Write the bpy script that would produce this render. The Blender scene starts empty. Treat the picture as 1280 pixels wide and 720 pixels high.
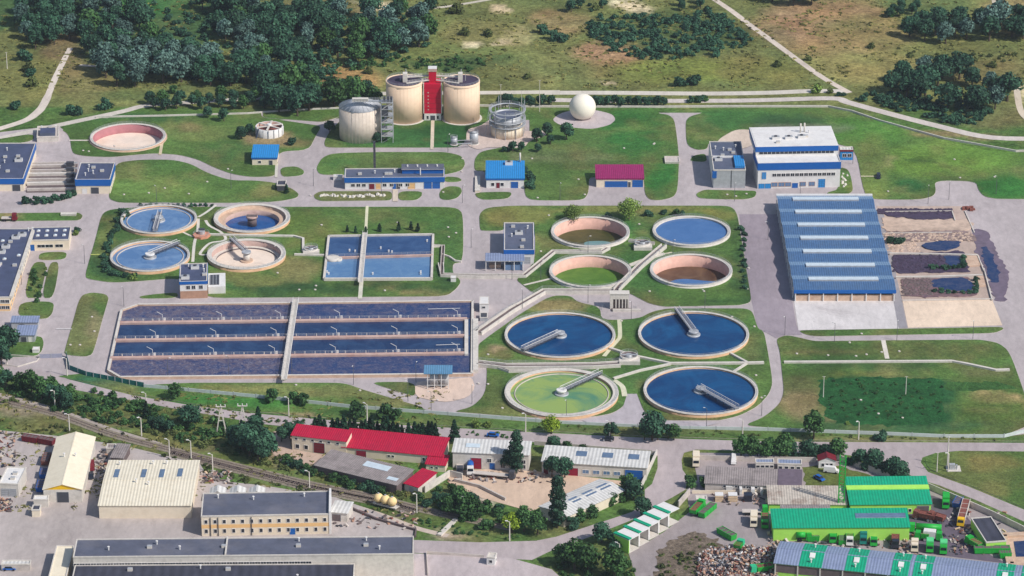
import bpy, math, random
import numpy as np
from mathutils import Vector, Matrix, noise
from mathutils.geometry import delaunay_2d_cdt
R = math.radians
random.seed(7); rng = np.random.default_rng(7)
C = bpy.context.scene.collection
S = bpy.context.scene
# ------------------------------------------------------------------ camera, sky, sun, exposure
H, PITCH, F = 540.0, R(23.5), 4300.0
cam = bpy.data.objects.new('camera', bpy.data.cameras.new('camera')); C.objects.link(cam)
cam.location = (0, 0, H); cam.rotation_euler = (R(90)-PITCH, 0, 0)
cam.data.sensor_width = 36; cam.data.lens = F/1280*36
cam.data.clip_start = 5; cam.data.clip_end = 60000
S.camera = cam
SUN_EL, SUN_DIR = R(44), Vector((0.84, -0.50, 0)).normalized()      # where the sun stands
w = bpy.data.worlds.new('World'); S.world = w; w.use_nodes = True
nt = w.node_tree; bg = nt.nodes['Background']
sky = nt.nodes.new('ShaderNodeTexSky'); sky.sky_type = 'NISHITA'; sky.sun_disc = False
sky.sun_elevation = SUN_EL; sky.sun_rotation = math.atan2(SUN_DIR.x, SUN_DIR.y) % (2*math.pi)
nt.links.new(sky.outputs[0], bg.inputs[0]); bg.inputs[1].default_value = 0.088
sl = bpy.data.lights.new('sun', 'SUN'); sl.energy = 3.3; sl.angle = R(1.2); sl.color = (1, 0.955, 0.89)
so = bpy.data.objects.new('sun', sl); C.objects.link(so)
d = -(SUN_DIR*math.cos(SUN_EL)+Vector((0, 0, math.sin(SUN_EL))))
so.rotation_euler = d.to_track_quat('-Z', 'Y').to_euler()
S.view_settings.view_transform = 'Standard'; S.view_settings.look = 'None'
S.view_settings.exposure = 0.36; S.view_settings.gamma = 1; S.view_settings.use_curve_mapping = False
S.render.resolution_x, S.render.resolution_y = 1024, 576
# ------------------------------------------------------------------ survey helpers: where a sight line meets the level z
CP, SP = math.cos(PITCH), math.sin(PITCH)
def P(px, py, z=0.0):
    dx, dy, dz = px-640, F*CP+(360-py)*SP, -F*SP+(360-py)*CP
    t = (z-H)/dz
    return Vector((dx*t, dy*t, z))
def PX(x, y, z=0.0):
    c = Vector((x, y, z-H)); dep = c.y*CP-c.z*SP
    return 640+F*c.x/dep, 360-F*(c.y*SP+c.z*CP)/dep
def mpp(px, py, z=0): return (P(px+1, py, z)-P(px, py, z)).x
# ------------------------------------------------------------------ materials
def lin(c): return tuple(((x/255)/12.92 if x <= 10 else ((x/255+0.055)/1.055)**2.4) for x in c)+(1,)
MC = {}
def mat(name, col, rough=0.85, var=0.12, scale=0.6, stripe=0, axis=0, metal=0, bump=0, spec=0.3, dirt=0.0, dirtcol=None):
    if name in MC: return MC[name]
    m = bpy.data.materials.new(name); m.use_nodes = True; MC[name] = m
    n, l = m.node_tree.nodes, m.node_tree.links; b = n['Principled BSDF']
    b.inputs['Roughness'].default_value = rough; b.inputs['Metallic'].default_value = metal
    b.inputs['Specular IOR Level'].default_value = spec
    tc = n.new('ShaderNodeTexCoord')
    nz = n.new('ShaderNodeTexNoise'); nz.inputs['Scale'].default_value = scale; nz.inputs['Detail'].default_value = 5; nz.inputs['Roughness'].default_value = .65
    l.new(tc.outputs['Object'], nz.inputs['Vector'])
    mr = n.new('ShaderNodeMapRange'); mr.inputs[1].default_value = .3; mr.inputs[2].default_value = .7
    mr.inputs[3].default_value = 1-var; mr.inputs[4].default_value = 1+var; l.new(nz.outputs[0], mr.inputs[0])
    mx = n.new('ShaderNodeMix'); mx.data_type = 'RGBA'; mx.blend_type = 'MULTIPLY'; mx.inputs[0].default_value = 1
    mx.inputs[6].default_value = lin(col); l.new(mr.outputs[0], mx.inputs[7]); out = mx.outputs[2]
    if dirt:
        n2 = n.new('ShaderNodeTexNoise'); n2.inputs['Scale'].default_value = scale*.35; n2.inputs['Detail'].default_value = 8; n2.inputs['Roughness'].default_value = .7
        l.new(tc.outputs['Object'], n2.inputs['Vector'])
        r2 = n.new('ShaderNodeMapRange'); r2.inputs[1].default_value = .48; r2.inputs[2].default_value = .68; r2.inputs[4].default_value = dirt
        l.new(n2.outputs[0], r2.inputs[0])
        m2 = n.new('ShaderNodeMix'); m2.data_type = 'RGBA'; l.new(r2.outputs[0], m2.inputs[0]); l.new(out, m2.inputs[6])
        m2.inputs[7].default_value = lin(dirtcol or tuple(x*.6 for x in col)); out = m2.outputs[2]
    if stripe:
        wv = n.new('ShaderNodeTexWave'); wv.bands_direction = 'XYZ'[axis]; wv.inputs['Scale'].default_value = 0.314/stripe; wv.inputs['Distortion'].default_value = 0
        l.new(tc.outputs['Object'], wv.inputs['Vector'])
        r3 = n.new('ShaderNodeMapRange'); r3.inputs[3].default_value = .80; r3.inputs[4].default_value = 1.06; l.new(wv.outputs[1], r3.inputs[0])
        m3 = n.new('ShaderNodeMix'); m3.data_type = 'RGBA'; m3.blend_type = 'MULTIPLY'; m3.inputs[0].default_value = 1
        l.new(out, m3.inputs[6]); l.new(r3.outputs[0], m3.inputs[7]); out = m3.outputs[2]
        bp = n.new('ShaderNodeBump'); bp.inputs['Distance'].default_value = .08; bp.inputs['Strength'].default_value = .7
        l.new(wv.outputs[1], bp.inputs['Height']); l.new(bp.outputs[0], b.inputs['Normal'])
    elif bump:
        bp = n.new('ShaderNodeBump'); bp.inputs['Distance'].default_value = bump; l.new(nz.outputs[0], bp.inputs['Height']); l.new(bp.outputs[0], b.inputs['Normal'])
    l.new(out, b.inputs['Base Color'])
    return m
def terrain_mat(name, s1=.35, s2=.05, v1=.35, v2=.22, bump=.25, streak=0, stain=None):
    m = bpy.data.materials.new(name); m.use_nodes = True
    n, l = m.node_tree.nodes, m.node_tree.links; b = n['Principled BSDF']; b.inputs['Roughness'].default_value = .95; b.inputs['Specular IOR Level'].default_value = .1
    at = n.new('ShaderNodeAttribute'); at.attribute_name = 'Col'; g = n.new('ShaderNodeNewGeometry'); out = at.outputs[0]
    last = None
    for s, v, dt in ((s1, v1, 9), (s2, v2, 5), ((s1*s2)**.5, (v1+v2)*.4, 6)):
        nz = n.new('ShaderNodeTexNoise'); nz.inputs['Scale'].default_value = s; nz.inputs['Detail'].default_value = dt; nz.inputs['Roughness'].default_value = .7
        if streak:
            mp = n.new('ShaderNodeMapping'); mp.inputs['Scale'].default_value = (1, streak, 1); l.new(g.outputs['Position'], mp.inputs[0]); l.new(mp.outputs[0], nz.inputs['Vector'])
        else: l.new(g.outputs['Position'], nz.inputs['Vector'])
        mr = n.new('ShaderNodeMapRange'); mr.inputs[1].default_value = .3; mr.inputs[2].default_value = .7; mr.inputs[3].default_value = 1-v; mr.inputs[4].default_value = 1+v
        l.new(nz.outputs[0], mr.inputs[0])
        mx = n.new('ShaderNodeMix'); mx.data_type = 'RGBA'; mx.blend_type = 'MULTIPLY'; mx.inputs[0].default_value = 1
        l.new(out, mx.inputs[6]); l.new(mr.outputs[0], mx.inputs[7]); out = mx.outputs[2]; last = last or nz
    if stain:
        for sc, lo, hi, amt in ((.035, .56, .72, .35), (.22, .60, .74, .30)):
            n2 = n.new('ShaderNodeTexNoise'); n2.inputs['Scale'].default_value = sc; n2.inputs['Detail'].default_value = 9; n2.inputs['Roughness'].default_value = .75; n2.inputs['Distortion'].default_value = .6; l.new(g.outputs['Position'], n2.inputs['Vector'])
            r2 = n.new('ShaderNodeMapRange'); r2.inputs[1].default_value = lo; r2.inputs[2].default_value = hi; r2.inputs[4].default_value = amt; l.new(n2.outputs[0], r2.inputs[0])
            m2 = n.new('ShaderNodeMix'); m2.data_type = 'RGBA'; l.new(r2.outputs[0], m2.inputs[0]); l.new(out, m2.inputs[6]); m2.inputs[7].default_value = lin(stain); out = m2.outputs[2]
        vo = n.new('ShaderNodeTexVoronoi'); vo.feature = 'DISTANCE_TO_EDGE'; vo.inputs['Scale'].default_value = .11; l.new(g.outputs['Position'], vo.inputs['Vector'])
        r2 = n.new('ShaderNodeMapRange'); r2.inputs[1].default_value = .0; r2.inputs[2].default_value = .018; r2.inputs[3].default_value = .91; r2.inputs[4].default_value = 1; l.new(vo.outputs[0], r2.inputs[0])
        m2 = n.new('ShaderNodeMix'); m2.data_type = 'RGBA'; m2.blend_type = 'MULTIPLY'; m2.inputs[0].default_value = 1; l.new(out, m2.inputs[6]); l.new(r2.outputs[0], m2.inputs[7]); out = m2.outputs[2]
    l.new(out, b.inputs['Base Color'])
    bp = n.new('ShaderNodeBump'); bp.inputs['Distance'].default_value = bump; l.new(last.outputs[0], bp.inputs['Height']); l.new(bp.outputs[0], b.inputs['Normal'])
    return m
def water_mat(name, c1, c2, scale=.15, lo=.4, hi=.65, rough=.12, det=5, fine=0, spec=.5, ripple=.05):
    m = bpy.data.materials.new(name); m.use_nodes = True; MC[name] = m
    n, l = m.node_tree.nodes, m.node_tree.links; b = n['Principled BSDF']
    b.inputs['Roughness'].default_value = rough; b.inputs['IOR'].default_value = 1.33; b.inputs['Specular IOR Level'].default_value = spec
    g = n.new('ShaderNodeNewGeometry')
    nz = n.new('ShaderNodeTexNoise'); nz.inputs['Scale'].default_value = scale; nz.inputs['Detail'].default_value = det; nz.inputs['Roughness'].default_value = .65
    nz.inputs['Distortion'].default_value = 1.2
    l.new(g.outputs['Position'], nz.inputs['Vector'])
    mr = n.new('ShaderNodeMapRange'); mr.inputs[1].default_value = lo; mr.inputs[2].default_value = hi; l.new(nz.outputs[0], mr.inputs[0])
    mx = n.new('ShaderNodeMix'); mx.data_type = 'RGBA'; l.new(mr.outputs[0], mx.inputs[0]); mx.inputs[6].default_value = lin(c1); mx.inputs[7].default_value = lin(c2)
    out = mx.outputs[2]
    if fine:
        n2 = n.new('ShaderNodeTexNoise'); n2.inputs['Scale'].default_value = .5; n2.inputs['Detail'].default_value = 9; n2.inputs['Roughness'].default_value = .85; n2.inputs['Distortion'].default_value = 2
        l.new(g.outputs['Position'], n2.inputs['Vector'])
        r2 = n.new('ShaderNodeMapRange'); r2.inputs[1].default_value = .5; r2.inputs[2].default_value = .72; r2.inputs[4].default_value = fine; l.new(n2.outputs[0], r2.inputs[0])
        m2 = n.new('ShaderNodeMix'); m2.data_type = 'RGBA'; l.new(r2.outputs[0], m2.inputs[0]); l.new(out, m2.inputs[6]); m2.inputs[7].default_value = lin((205, 200, 205)); out = m2.outputs[2]
    l.new(out, b.inputs['Base Color'])
    nb = n.new('ShaderNodeTexNoise'); nb.inputs['Scale'].default_value = 1.1; nb.inputs['Detail'].default_value = 4; l.new(g.outputs['Position'], nb.inputs['Vector'])
    bp = n.new('ShaderNodeBump'); bp.inputs['Distance'].default_value = ripple; l.new(nb.outputs[0], bp.inputs['Height']); l.new(bp.outputs[0], b.inputs['Normal'])
    return m
def leaf_mat(name, dark, light, back=.25):
    m = bpy.data.materials.new(name); m.use_nodes = True; MC[name] = m
    n, l = m.node_tree.nodes, m.node_tree.links; b = n['Principled BSDF']; b.inputs['Roughness'].default_value = .7; b.inputs['Specular IOR Level'].default_value = .2
    at = n.new('ShaderNodeAttribute'); at.attribute_name = 'tone'
    mx = n.new('ShaderNodeMix'); mx.data_type = 'RGBA'; l.new(at.outputs['Fac'], mx.inputs[0]); mx.inputs[6].default_value = lin(dark); mx.inputs[7].default_value = lin(light)
    oi = n.new('ShaderNodeObjectInfo'); mr = n.new('ShaderNodeMapRange'); mr.inputs[3].default_value = .68; mr.inputs[4].default_value = 1.3; l.new(oi.outputs['Random'], mr.inputs[0])
    m2 = n.new('ShaderNodeMix'); m2.data_type = 'RGBA'; m2.blend_type = 'MULTIPLY'; m2.inputs[0].default_value = 1; l.new(mx.outputs[2], m2.inputs[6]); l.new(mr.outputs[0], m2.inputs[7])
    l.new(m2.outputs[2], b.inputs['Base Color'])
    return m
conc = mat('concrete', (196, 186, 178), var=.10, scale=.8, dirt=.45, dirtcol=(140, 130, 125))
concL = mat('pale concrete', (208, 201, 192), var=.10, scale=.8, dirt=.5, dirtcol=(165, 158, 150))
concT = mat('tan concrete', (200, 172, 150), var=.12, scale=.7, dirt=.5, dirtcol=(150, 112, 92))
concP = mat('pinkish concrete', (188, 160, 150), var=.14, scale=.5, dirt=.5, dirtcol=(165, 118, 108))
concD = mat('dark damp concrete', (105, 92, 92), var=.2, scale=.6)  # damp concrete; the dark tone also paints the shade of open fronts
steel = mat('galvanised steel', (176, 178, 182), rough=.5, var=.15, metal=.2)
steelD = mat('dark steel', (70, 72, 80), rough=.6)
white = mat('white paint', (222, 219, 216), rough=.6, var=.06, dirt=.3, dirtcol=(176, 170, 166))
cream = mat('cream render', (226, 212, 190), var=.06, dirt=.25, dirtcol=(185, 165, 140))
glass = mat('window glass', (30, 36, 48), rough=.15, spec=.6)
glassB = mat('bluish window glass', (95, 125, 160), rough=.2, spec=.6)
blue = mat('blue cladding', (20, 92, 168), rough=.5, var=.06)
blueL = mat('light blue sheet roof', (42, 134, 200), rough=.5, stripe=.9, var=.08)
navy = mat('slate blue roofing felt', (84, 92, 112), rough=.8, var=.16, scale=.25, dirt=.35, dirtcol=(110, 110, 130))
navy2 = mat('navy roofing felt', (70, 78, 104), rough=.75, var=.16, scale=.3, dirt=.3, dirtcol=(90, 96, 130))
felt = mat('grey roofing felt', (88, 92, 108), rough=.9, var=.2, scale=.2, dirt=.5, dirtcol=(120, 118, 125))
feltD = mat('dark grey roofing felt', (62, 64, 78), rough=.9, var=.2, scale=.25, dirt=.3, dirtcol=(92, 92, 105), stripe=3.2)
red = mat('crimson sheet roof', (184, 22, 60), rough=.65, stripe=.8, var=.14, dirt=.45, dirtcol=(150, 30, 60))
crimson = mat('crimson cladding', (190, 8, 50), rough=.6, var=.05)
purple = mat('magenta sheet roof', (150, 38, 96), rough=.6, stripe=.8, var=.12)
green = mat('turquoise green sheet roof', (12, 160, 120), rough=.6, stripe=1.0, var=.14, dirt=.3, dirtcol=(50, 140, 110))
lime = mat('lime green wall', (168, 224, 96), rough=.7, var=.06, dirt=.15)
maroon = mat('dark red gate paint', (112, 28, 40), rough=.6)
orange = mat('apricot render', (232, 188, 130), var=.06)
brown = mat('brown brick', (176, 138, 116), var=.15)
creamR = mat('cream corrugated roof', (232, 222, 200), rough=.6, stripe=1.1, var=.05, dirt=.25, dirtcol=(190, 170, 140))
creamS = mat('cream sheet roof', (234, 222, 198), rough=.6, var=.05, dirt=.25, dirtcol=(195, 175, 140))
whiteR = mat('whitish corrugated roof', (212, 210, 206), rough=.6, stripe=1.3, var=.08, dirt=.3)
greyR = mat('weathered fibre cement roof', (150, 140, 138), rough=.9, stripe=.8, var=.2, dirt=.5)
rustR = mat('streaked whitish sheet roof', (190, 180, 168), rough=.8, stripe=.9, var=.2, dirt=.7, dirtcol=(120, 92, 78))
bluegrey = mat('blue grey sheet roof', (136, 148, 176), rough=.5, stripe=1.0, var=.1, dirt=.3, dirtcol=(100, 112, 150))
hallShade = mat('steel blue sheet roof', (74, 106, 146), rough=.5, stripe=.9, var=.16, dirt=.4, dirtcol=(92, 112, 134))
hallLit = mat('pale steel blue sheet roof', (116, 146, 178), rough=.5, stripe=.9, var=.1)  # same sheet as above, lighter to paint the brighter slope of each bay
skyl = mat('translucent skylight sheet', (196, 208, 216), rough=.35, var=.12)
skylD = mat('dark skylight glazing', (96, 116, 142), rough=.25, var=.2)
black = mat('black rubber', (22, 22, 26), rough=.8)
vgreen = mat('bright green vehicle paint', (38, 168, 62), rough=.45, var=.12, dirt=.25)
vblue = mat('blue vehicle paint', (30, 95, 175), rough=.4)
vyel = mat('yellow vehicle paint', (235, 186, 30), rough=.4)
vdark = mat('dark vehicle paint', (34, 38, 52), rough=.3, spec=.6)
rust = mat('rusty scrap metal', (128, 76, 66), var=.4, scale=1.5)
beige = mat('beige board', (205, 180, 150), var=.15)
bark = mat('bark', (86, 74, 62))
sludge = mat('dark sludge', (70, 58, 78), rough=.55, var=.35, scale=.5, bump=.3)
sludgeT = mat('dried tan sludge', (196, 172, 154), var=.22, scale=.3, bump=.2, dirt=.4)
railm = mat('rail steel', (150, 130, 122), rough=.5)
sleeper = mat('grey sleepers', (120, 108, 102))
ballast = mat('ballast', (138, 128, 112), var=.35, scale=1.2, bump=.1, dirt=.5, dirtcol=(105, 100, 80))
# ------------------------------------------------------------------ mesh builder
class MB:
    def __init__(s): s.v, s.f, s.m, s.mats, s.sm = [], [], [], [], []
    def mi(s, m):
        if m not in s.mats: s.mats.append(m)
        return s.mats.index(m)
    def face(s, pts, m, flip=False):
        b = len(s.v); s.v += [tuple(p) for p in pts]; i = list(range(b, b+len(pts)))
        s.f.append(i[::-1] if flip else i); s.m.append(s.mi(m)); s.sm.append(False)
    def hull(s, bot, top, m, mt=None, cap=True):
        n = len(bot); b = len(s.v); s.v += [tuple(p) for p in bot]+[tuple(p) for p in top]; k = s.mi(m)
        for i in range(n):
            j = (i+1) % n; s.f.append([b+i, b+j, b+n+j, b+n+i]); s.m.append(k); s.sm.append(n > 10)
        if cap:
            s.f.append([b+i for i in range(n)][::-1]); s.m.append(k); s.sm.append(False)
            s.f.append([b+n+i for i in range(n)]); s.m.append(s.mi(mt or m)); s.sm.append(False)
    def box(s, x0, y0, z0, x1, y1, z1, m, mt=None):
        q = [(x0, y0), (x1, y0), (x1, y1), (x0, y1)]
        s.hull([(x, y, z0) for x, y in q], [(x, y, z1) for x, y in q], m, mt)
    def prism(s, poly, z0, z1, m, mt=None):
        a = sum(poly[i][0]*poly[(i+1) % len(poly)][1]-poly[(i+1) % len(poly)][0]*poly[i][1] for i in range(len(poly)))
        if a < 0: poly = poly[::-1]
        s.hull([(p[0], p[1], z0) for p in poly], [(p[0], p[1], z1) for p in poly], m, mt)
    def cyl(s, x, y, z0, z1, r, m, n=24, r1=None, mt=None):
        r1 = r if r1 is None else r1
        a = [2*math.pi*i/n for i in range(n)]
        s.hull([(x+r*math.cos(t), y+r*math.sin(t), z0) for t in a], [(x+r1*math.cos(t), y+r1*math.sin(t), z1) for t in a], m, mt)
    def ring(s, x, y, z0, z1, ri, ro, m, n=64, mi_=None, mt=None):
        b = len(s.v); k, ki, kt = s.mi(m), s.mi(mi_ or m), s.mi(mt or m)
        for i in range(n):
            t = 2*math.pi*i/n; c, q = math.cos(t), math.sin(t)
            s.v += [(x+ro*c, y+ro*q, z0), (x+ro*c, y+ro*q, z1), (x+ri*c, y+ri*q, z1), (x+ri*c, y+ri*q, z0)]
        for i in range(n):
            p, q = b+4*i, b+4*((i+1) % n)
            for a, c, kk in ((0, 1, k), (1, 2, kt), (2, 3, ki)):
                s.f.append([p+a, q+a, q+c, p+c]); s.m.append(kk); s.sm.append(a != 1)
    def bar(s, p, q, wd, m, ht=None):
        p, q = Vector(p), Vector(q); d = (q-p)
        if d.length < 1e-4: return
        u = d.normalized(); side = u.cross(Vector((0, 0, 1)))
        side = side.normalized() if side.length > 1e-3 else Vector((1, 0, 0))
        up = side.cross(u).normalized(); ht = ht or wd; a, b2 = side*wd/2, up*ht/2
        s.hull([p-a-b2, p+a-b2, p+a+b2, p-a+b2], [q-a-b2, q+a-b2, q+a+b2, q-a+b2], m)
    def sphere(s, x, y, z, r, m, nu=24, nv=12, sz=1, v0=0):
        b = len(s.v); k = s.mi(m)
        for j in range(nv+1):
            t = math.pi*j/nv*(1-v0)
            for i in range(nu):
                a = 2*math.pi*i/nu; s.v.append((x+r*math.sin(t)*math.cos(a), y+r*math.sin(t)*math.sin(a), z+r*sz*math.cos(t)))
        for j in range(nv):
            for i in range(nu):
                i2 = (i+1) % nu; s.f.append([b+j*nu+i, b+(j+1)*nu+i, b+(j+1)*nu+i2, b+j*nu+i2]); s.m.append(k); s.sm.append(True)
    def build(s, name, parent=None, loc=None):
        me = bpy.data.meshes.new(name); me.from_pydata(s.v, [], s.f)
        for m in s.mats: me.materials.append(m)
        me.polygons.foreach_set('material_index', s.m); me.polygons.foreach_set('use_smooth', s.sm); me.update()
        o = bpy.data.objects.new(name, me); C.objects.link(o)
        if parent: o.parent = parent
        if loc is not None: o.location = loc
        return o
def tag(o, label=None, cat=None, group=None, kind=None):
    if label: o['label'] = label
    if cat: o['category'] = cat
    if group: o['group'] = group
    if kind: o['kind'] = kind
    return o
def empty(name, loc, rz, label, cat, group=None):
    o = bpy.data.objects.new(name, None); C.objects.link(o); o.location = loc; o.rotation_euler = (0, 0, rz); o.empty_display_size = .5
    return tag(o, label, cat, group)
def copy_tree(o, parent=None):
    c = o.copy(); C.objects.link(c)
    if parent: c.parent = parent
    for ch in KIDS.get(o.name, []): copy_tree(ch, c)
    return c
KIDS = {}
def kid(par, o): KIDS.setdefault(par.name, []).append(o); return o
def index_kids(o):
    for ch in list(C.objects):
        if ch.parent == o:
            kid(o, ch)
            for g in list(C.objects):
                if g.parent == ch: kid(ch, g)
# ------------------------------------------------------------------ automatic place words for look-alikes
MARKS = []
def mark(px, py, phrase): p = P(px, py); MARKS.append((p.x, p.y, phrase))
USED = {}
def place_label(desc, x, y, group=None):
    near = sorted(MARKS, key=lambda m: (m[0]-x)**2+(m[1]-y)**2)[:4]
    def rel(m):
        dx, dy = x-m[0], (y-m[1])
        if abs(dx) > abs(dy): return 'right of' if dx > 0 else 'left of'
        return 'behind' if dy > 0 else 'in front of'
    c = [f'{desc} {rel(m)} {m[2]}' for m in near[:2]]
    c += [f'{desc} between {near[0][2]} and {near[1][2]}', f'{desc} between {near[0][2]} and {near[2][2]}', f'{desc} {rel(near[2])} {near[2][2]}', f'{desc} between {near[1][2]} and {near[2][2]}', f'{desc} {rel(near[3])} {near[3][2]}']
    for t in c:
        if t not in USED and len(t.split()) <= 16: USED[t] = 1; return t
    return c[0] if len(c[0].split()) <= 16 else desc
for a in [(506, 148, 'the left cream digester'), (577, 148, 'the right cream digester'), (450, 165, 'the cone roofed silo'), (634, 165, 'the railed gas tank'),
          (728, 150, 'the white gas sphere'), (160, 172, 'the empty pink tank'), (337, 168, 'the small white sludge tank'), (331, 200, 'the small blue roofed hut'),
          (120, 225, 'the screen house'), (493, 225, 'the long blue banded building'), (631, 225, 'the bright blue roofed house'), (774, 225, 'the magenta roofed garage'),
          (998, 215, 'the white process building'), (908, 220, 'the tall grey roofed building'), (1045, 305, 'the blue sludge hall'), (1180, 330, 'the sludge beds'),
          (198, 275, 'the upper left settling tank'), (188, 320, 'the lower left settling tank'), (314, 272, 'the sunken pale tank'), (308, 317, 'the drained sandy tank'),
          (473, 321, 'the four part basin'), (240, 420, 'the left half of the aeration basin'), (480, 420, 'the right half of the aeration basin'),
          (648, 305, 'the blower house'), (738, 291, 'the brown water tank'), (864, 290, 'the full blue tank'), (738, 340, 'the green water tank'), (863, 339, 'the half drained tank'),
          (700, 420, 'the upper left clarifier'), (867, 418, 'the upper right clarifier'), (702, 491, 'the algae green clarifier'), (876, 489, 'the lower right clarifier'),
          (547, 480, 'the twin lime silos'), (60, 300, 'the office wing'), (15, 340, 'the office block'), (240, 360, 'the brick control house'), (1130, 480, 'the dark green field'),
          (90, 415, 'the gate road verge'), (398, 553, 'the cream red roofed house'), (490, 562, 'the long crimson roof'), (615, 575, 'the white roofed workshop'),
          (745, 580, 'the skylit white roofed workshop'), (725, 625, 'the slanting white shed'), (800, 665, 'the green edged garages'), (940, 600, 'the old grey shed'),
          (1050, 655, 'the long green shed'), (1110, 620, 'the upper green shed'), (1210, 570, 'the road junction'), (480, 627, 'the rail tank wagon'), (185, 600, 'the cream skylit warehouse'),
          (85, 580, 'the cream gabled warehouse'), (332, 645, 'the two storey cream building'), (300, 690, 'the long felt roofed building'), (1200, 120, 'the eastern thicket'), (1180, 50, 'the far eastern copse'),
          (830, 50, 'the meadow thicket'), (60, 490, 'the gate junction'), (240, 515, 'the bypass road bend'), (930, 690, 'the scrap heap')]: mark(*a)
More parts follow.
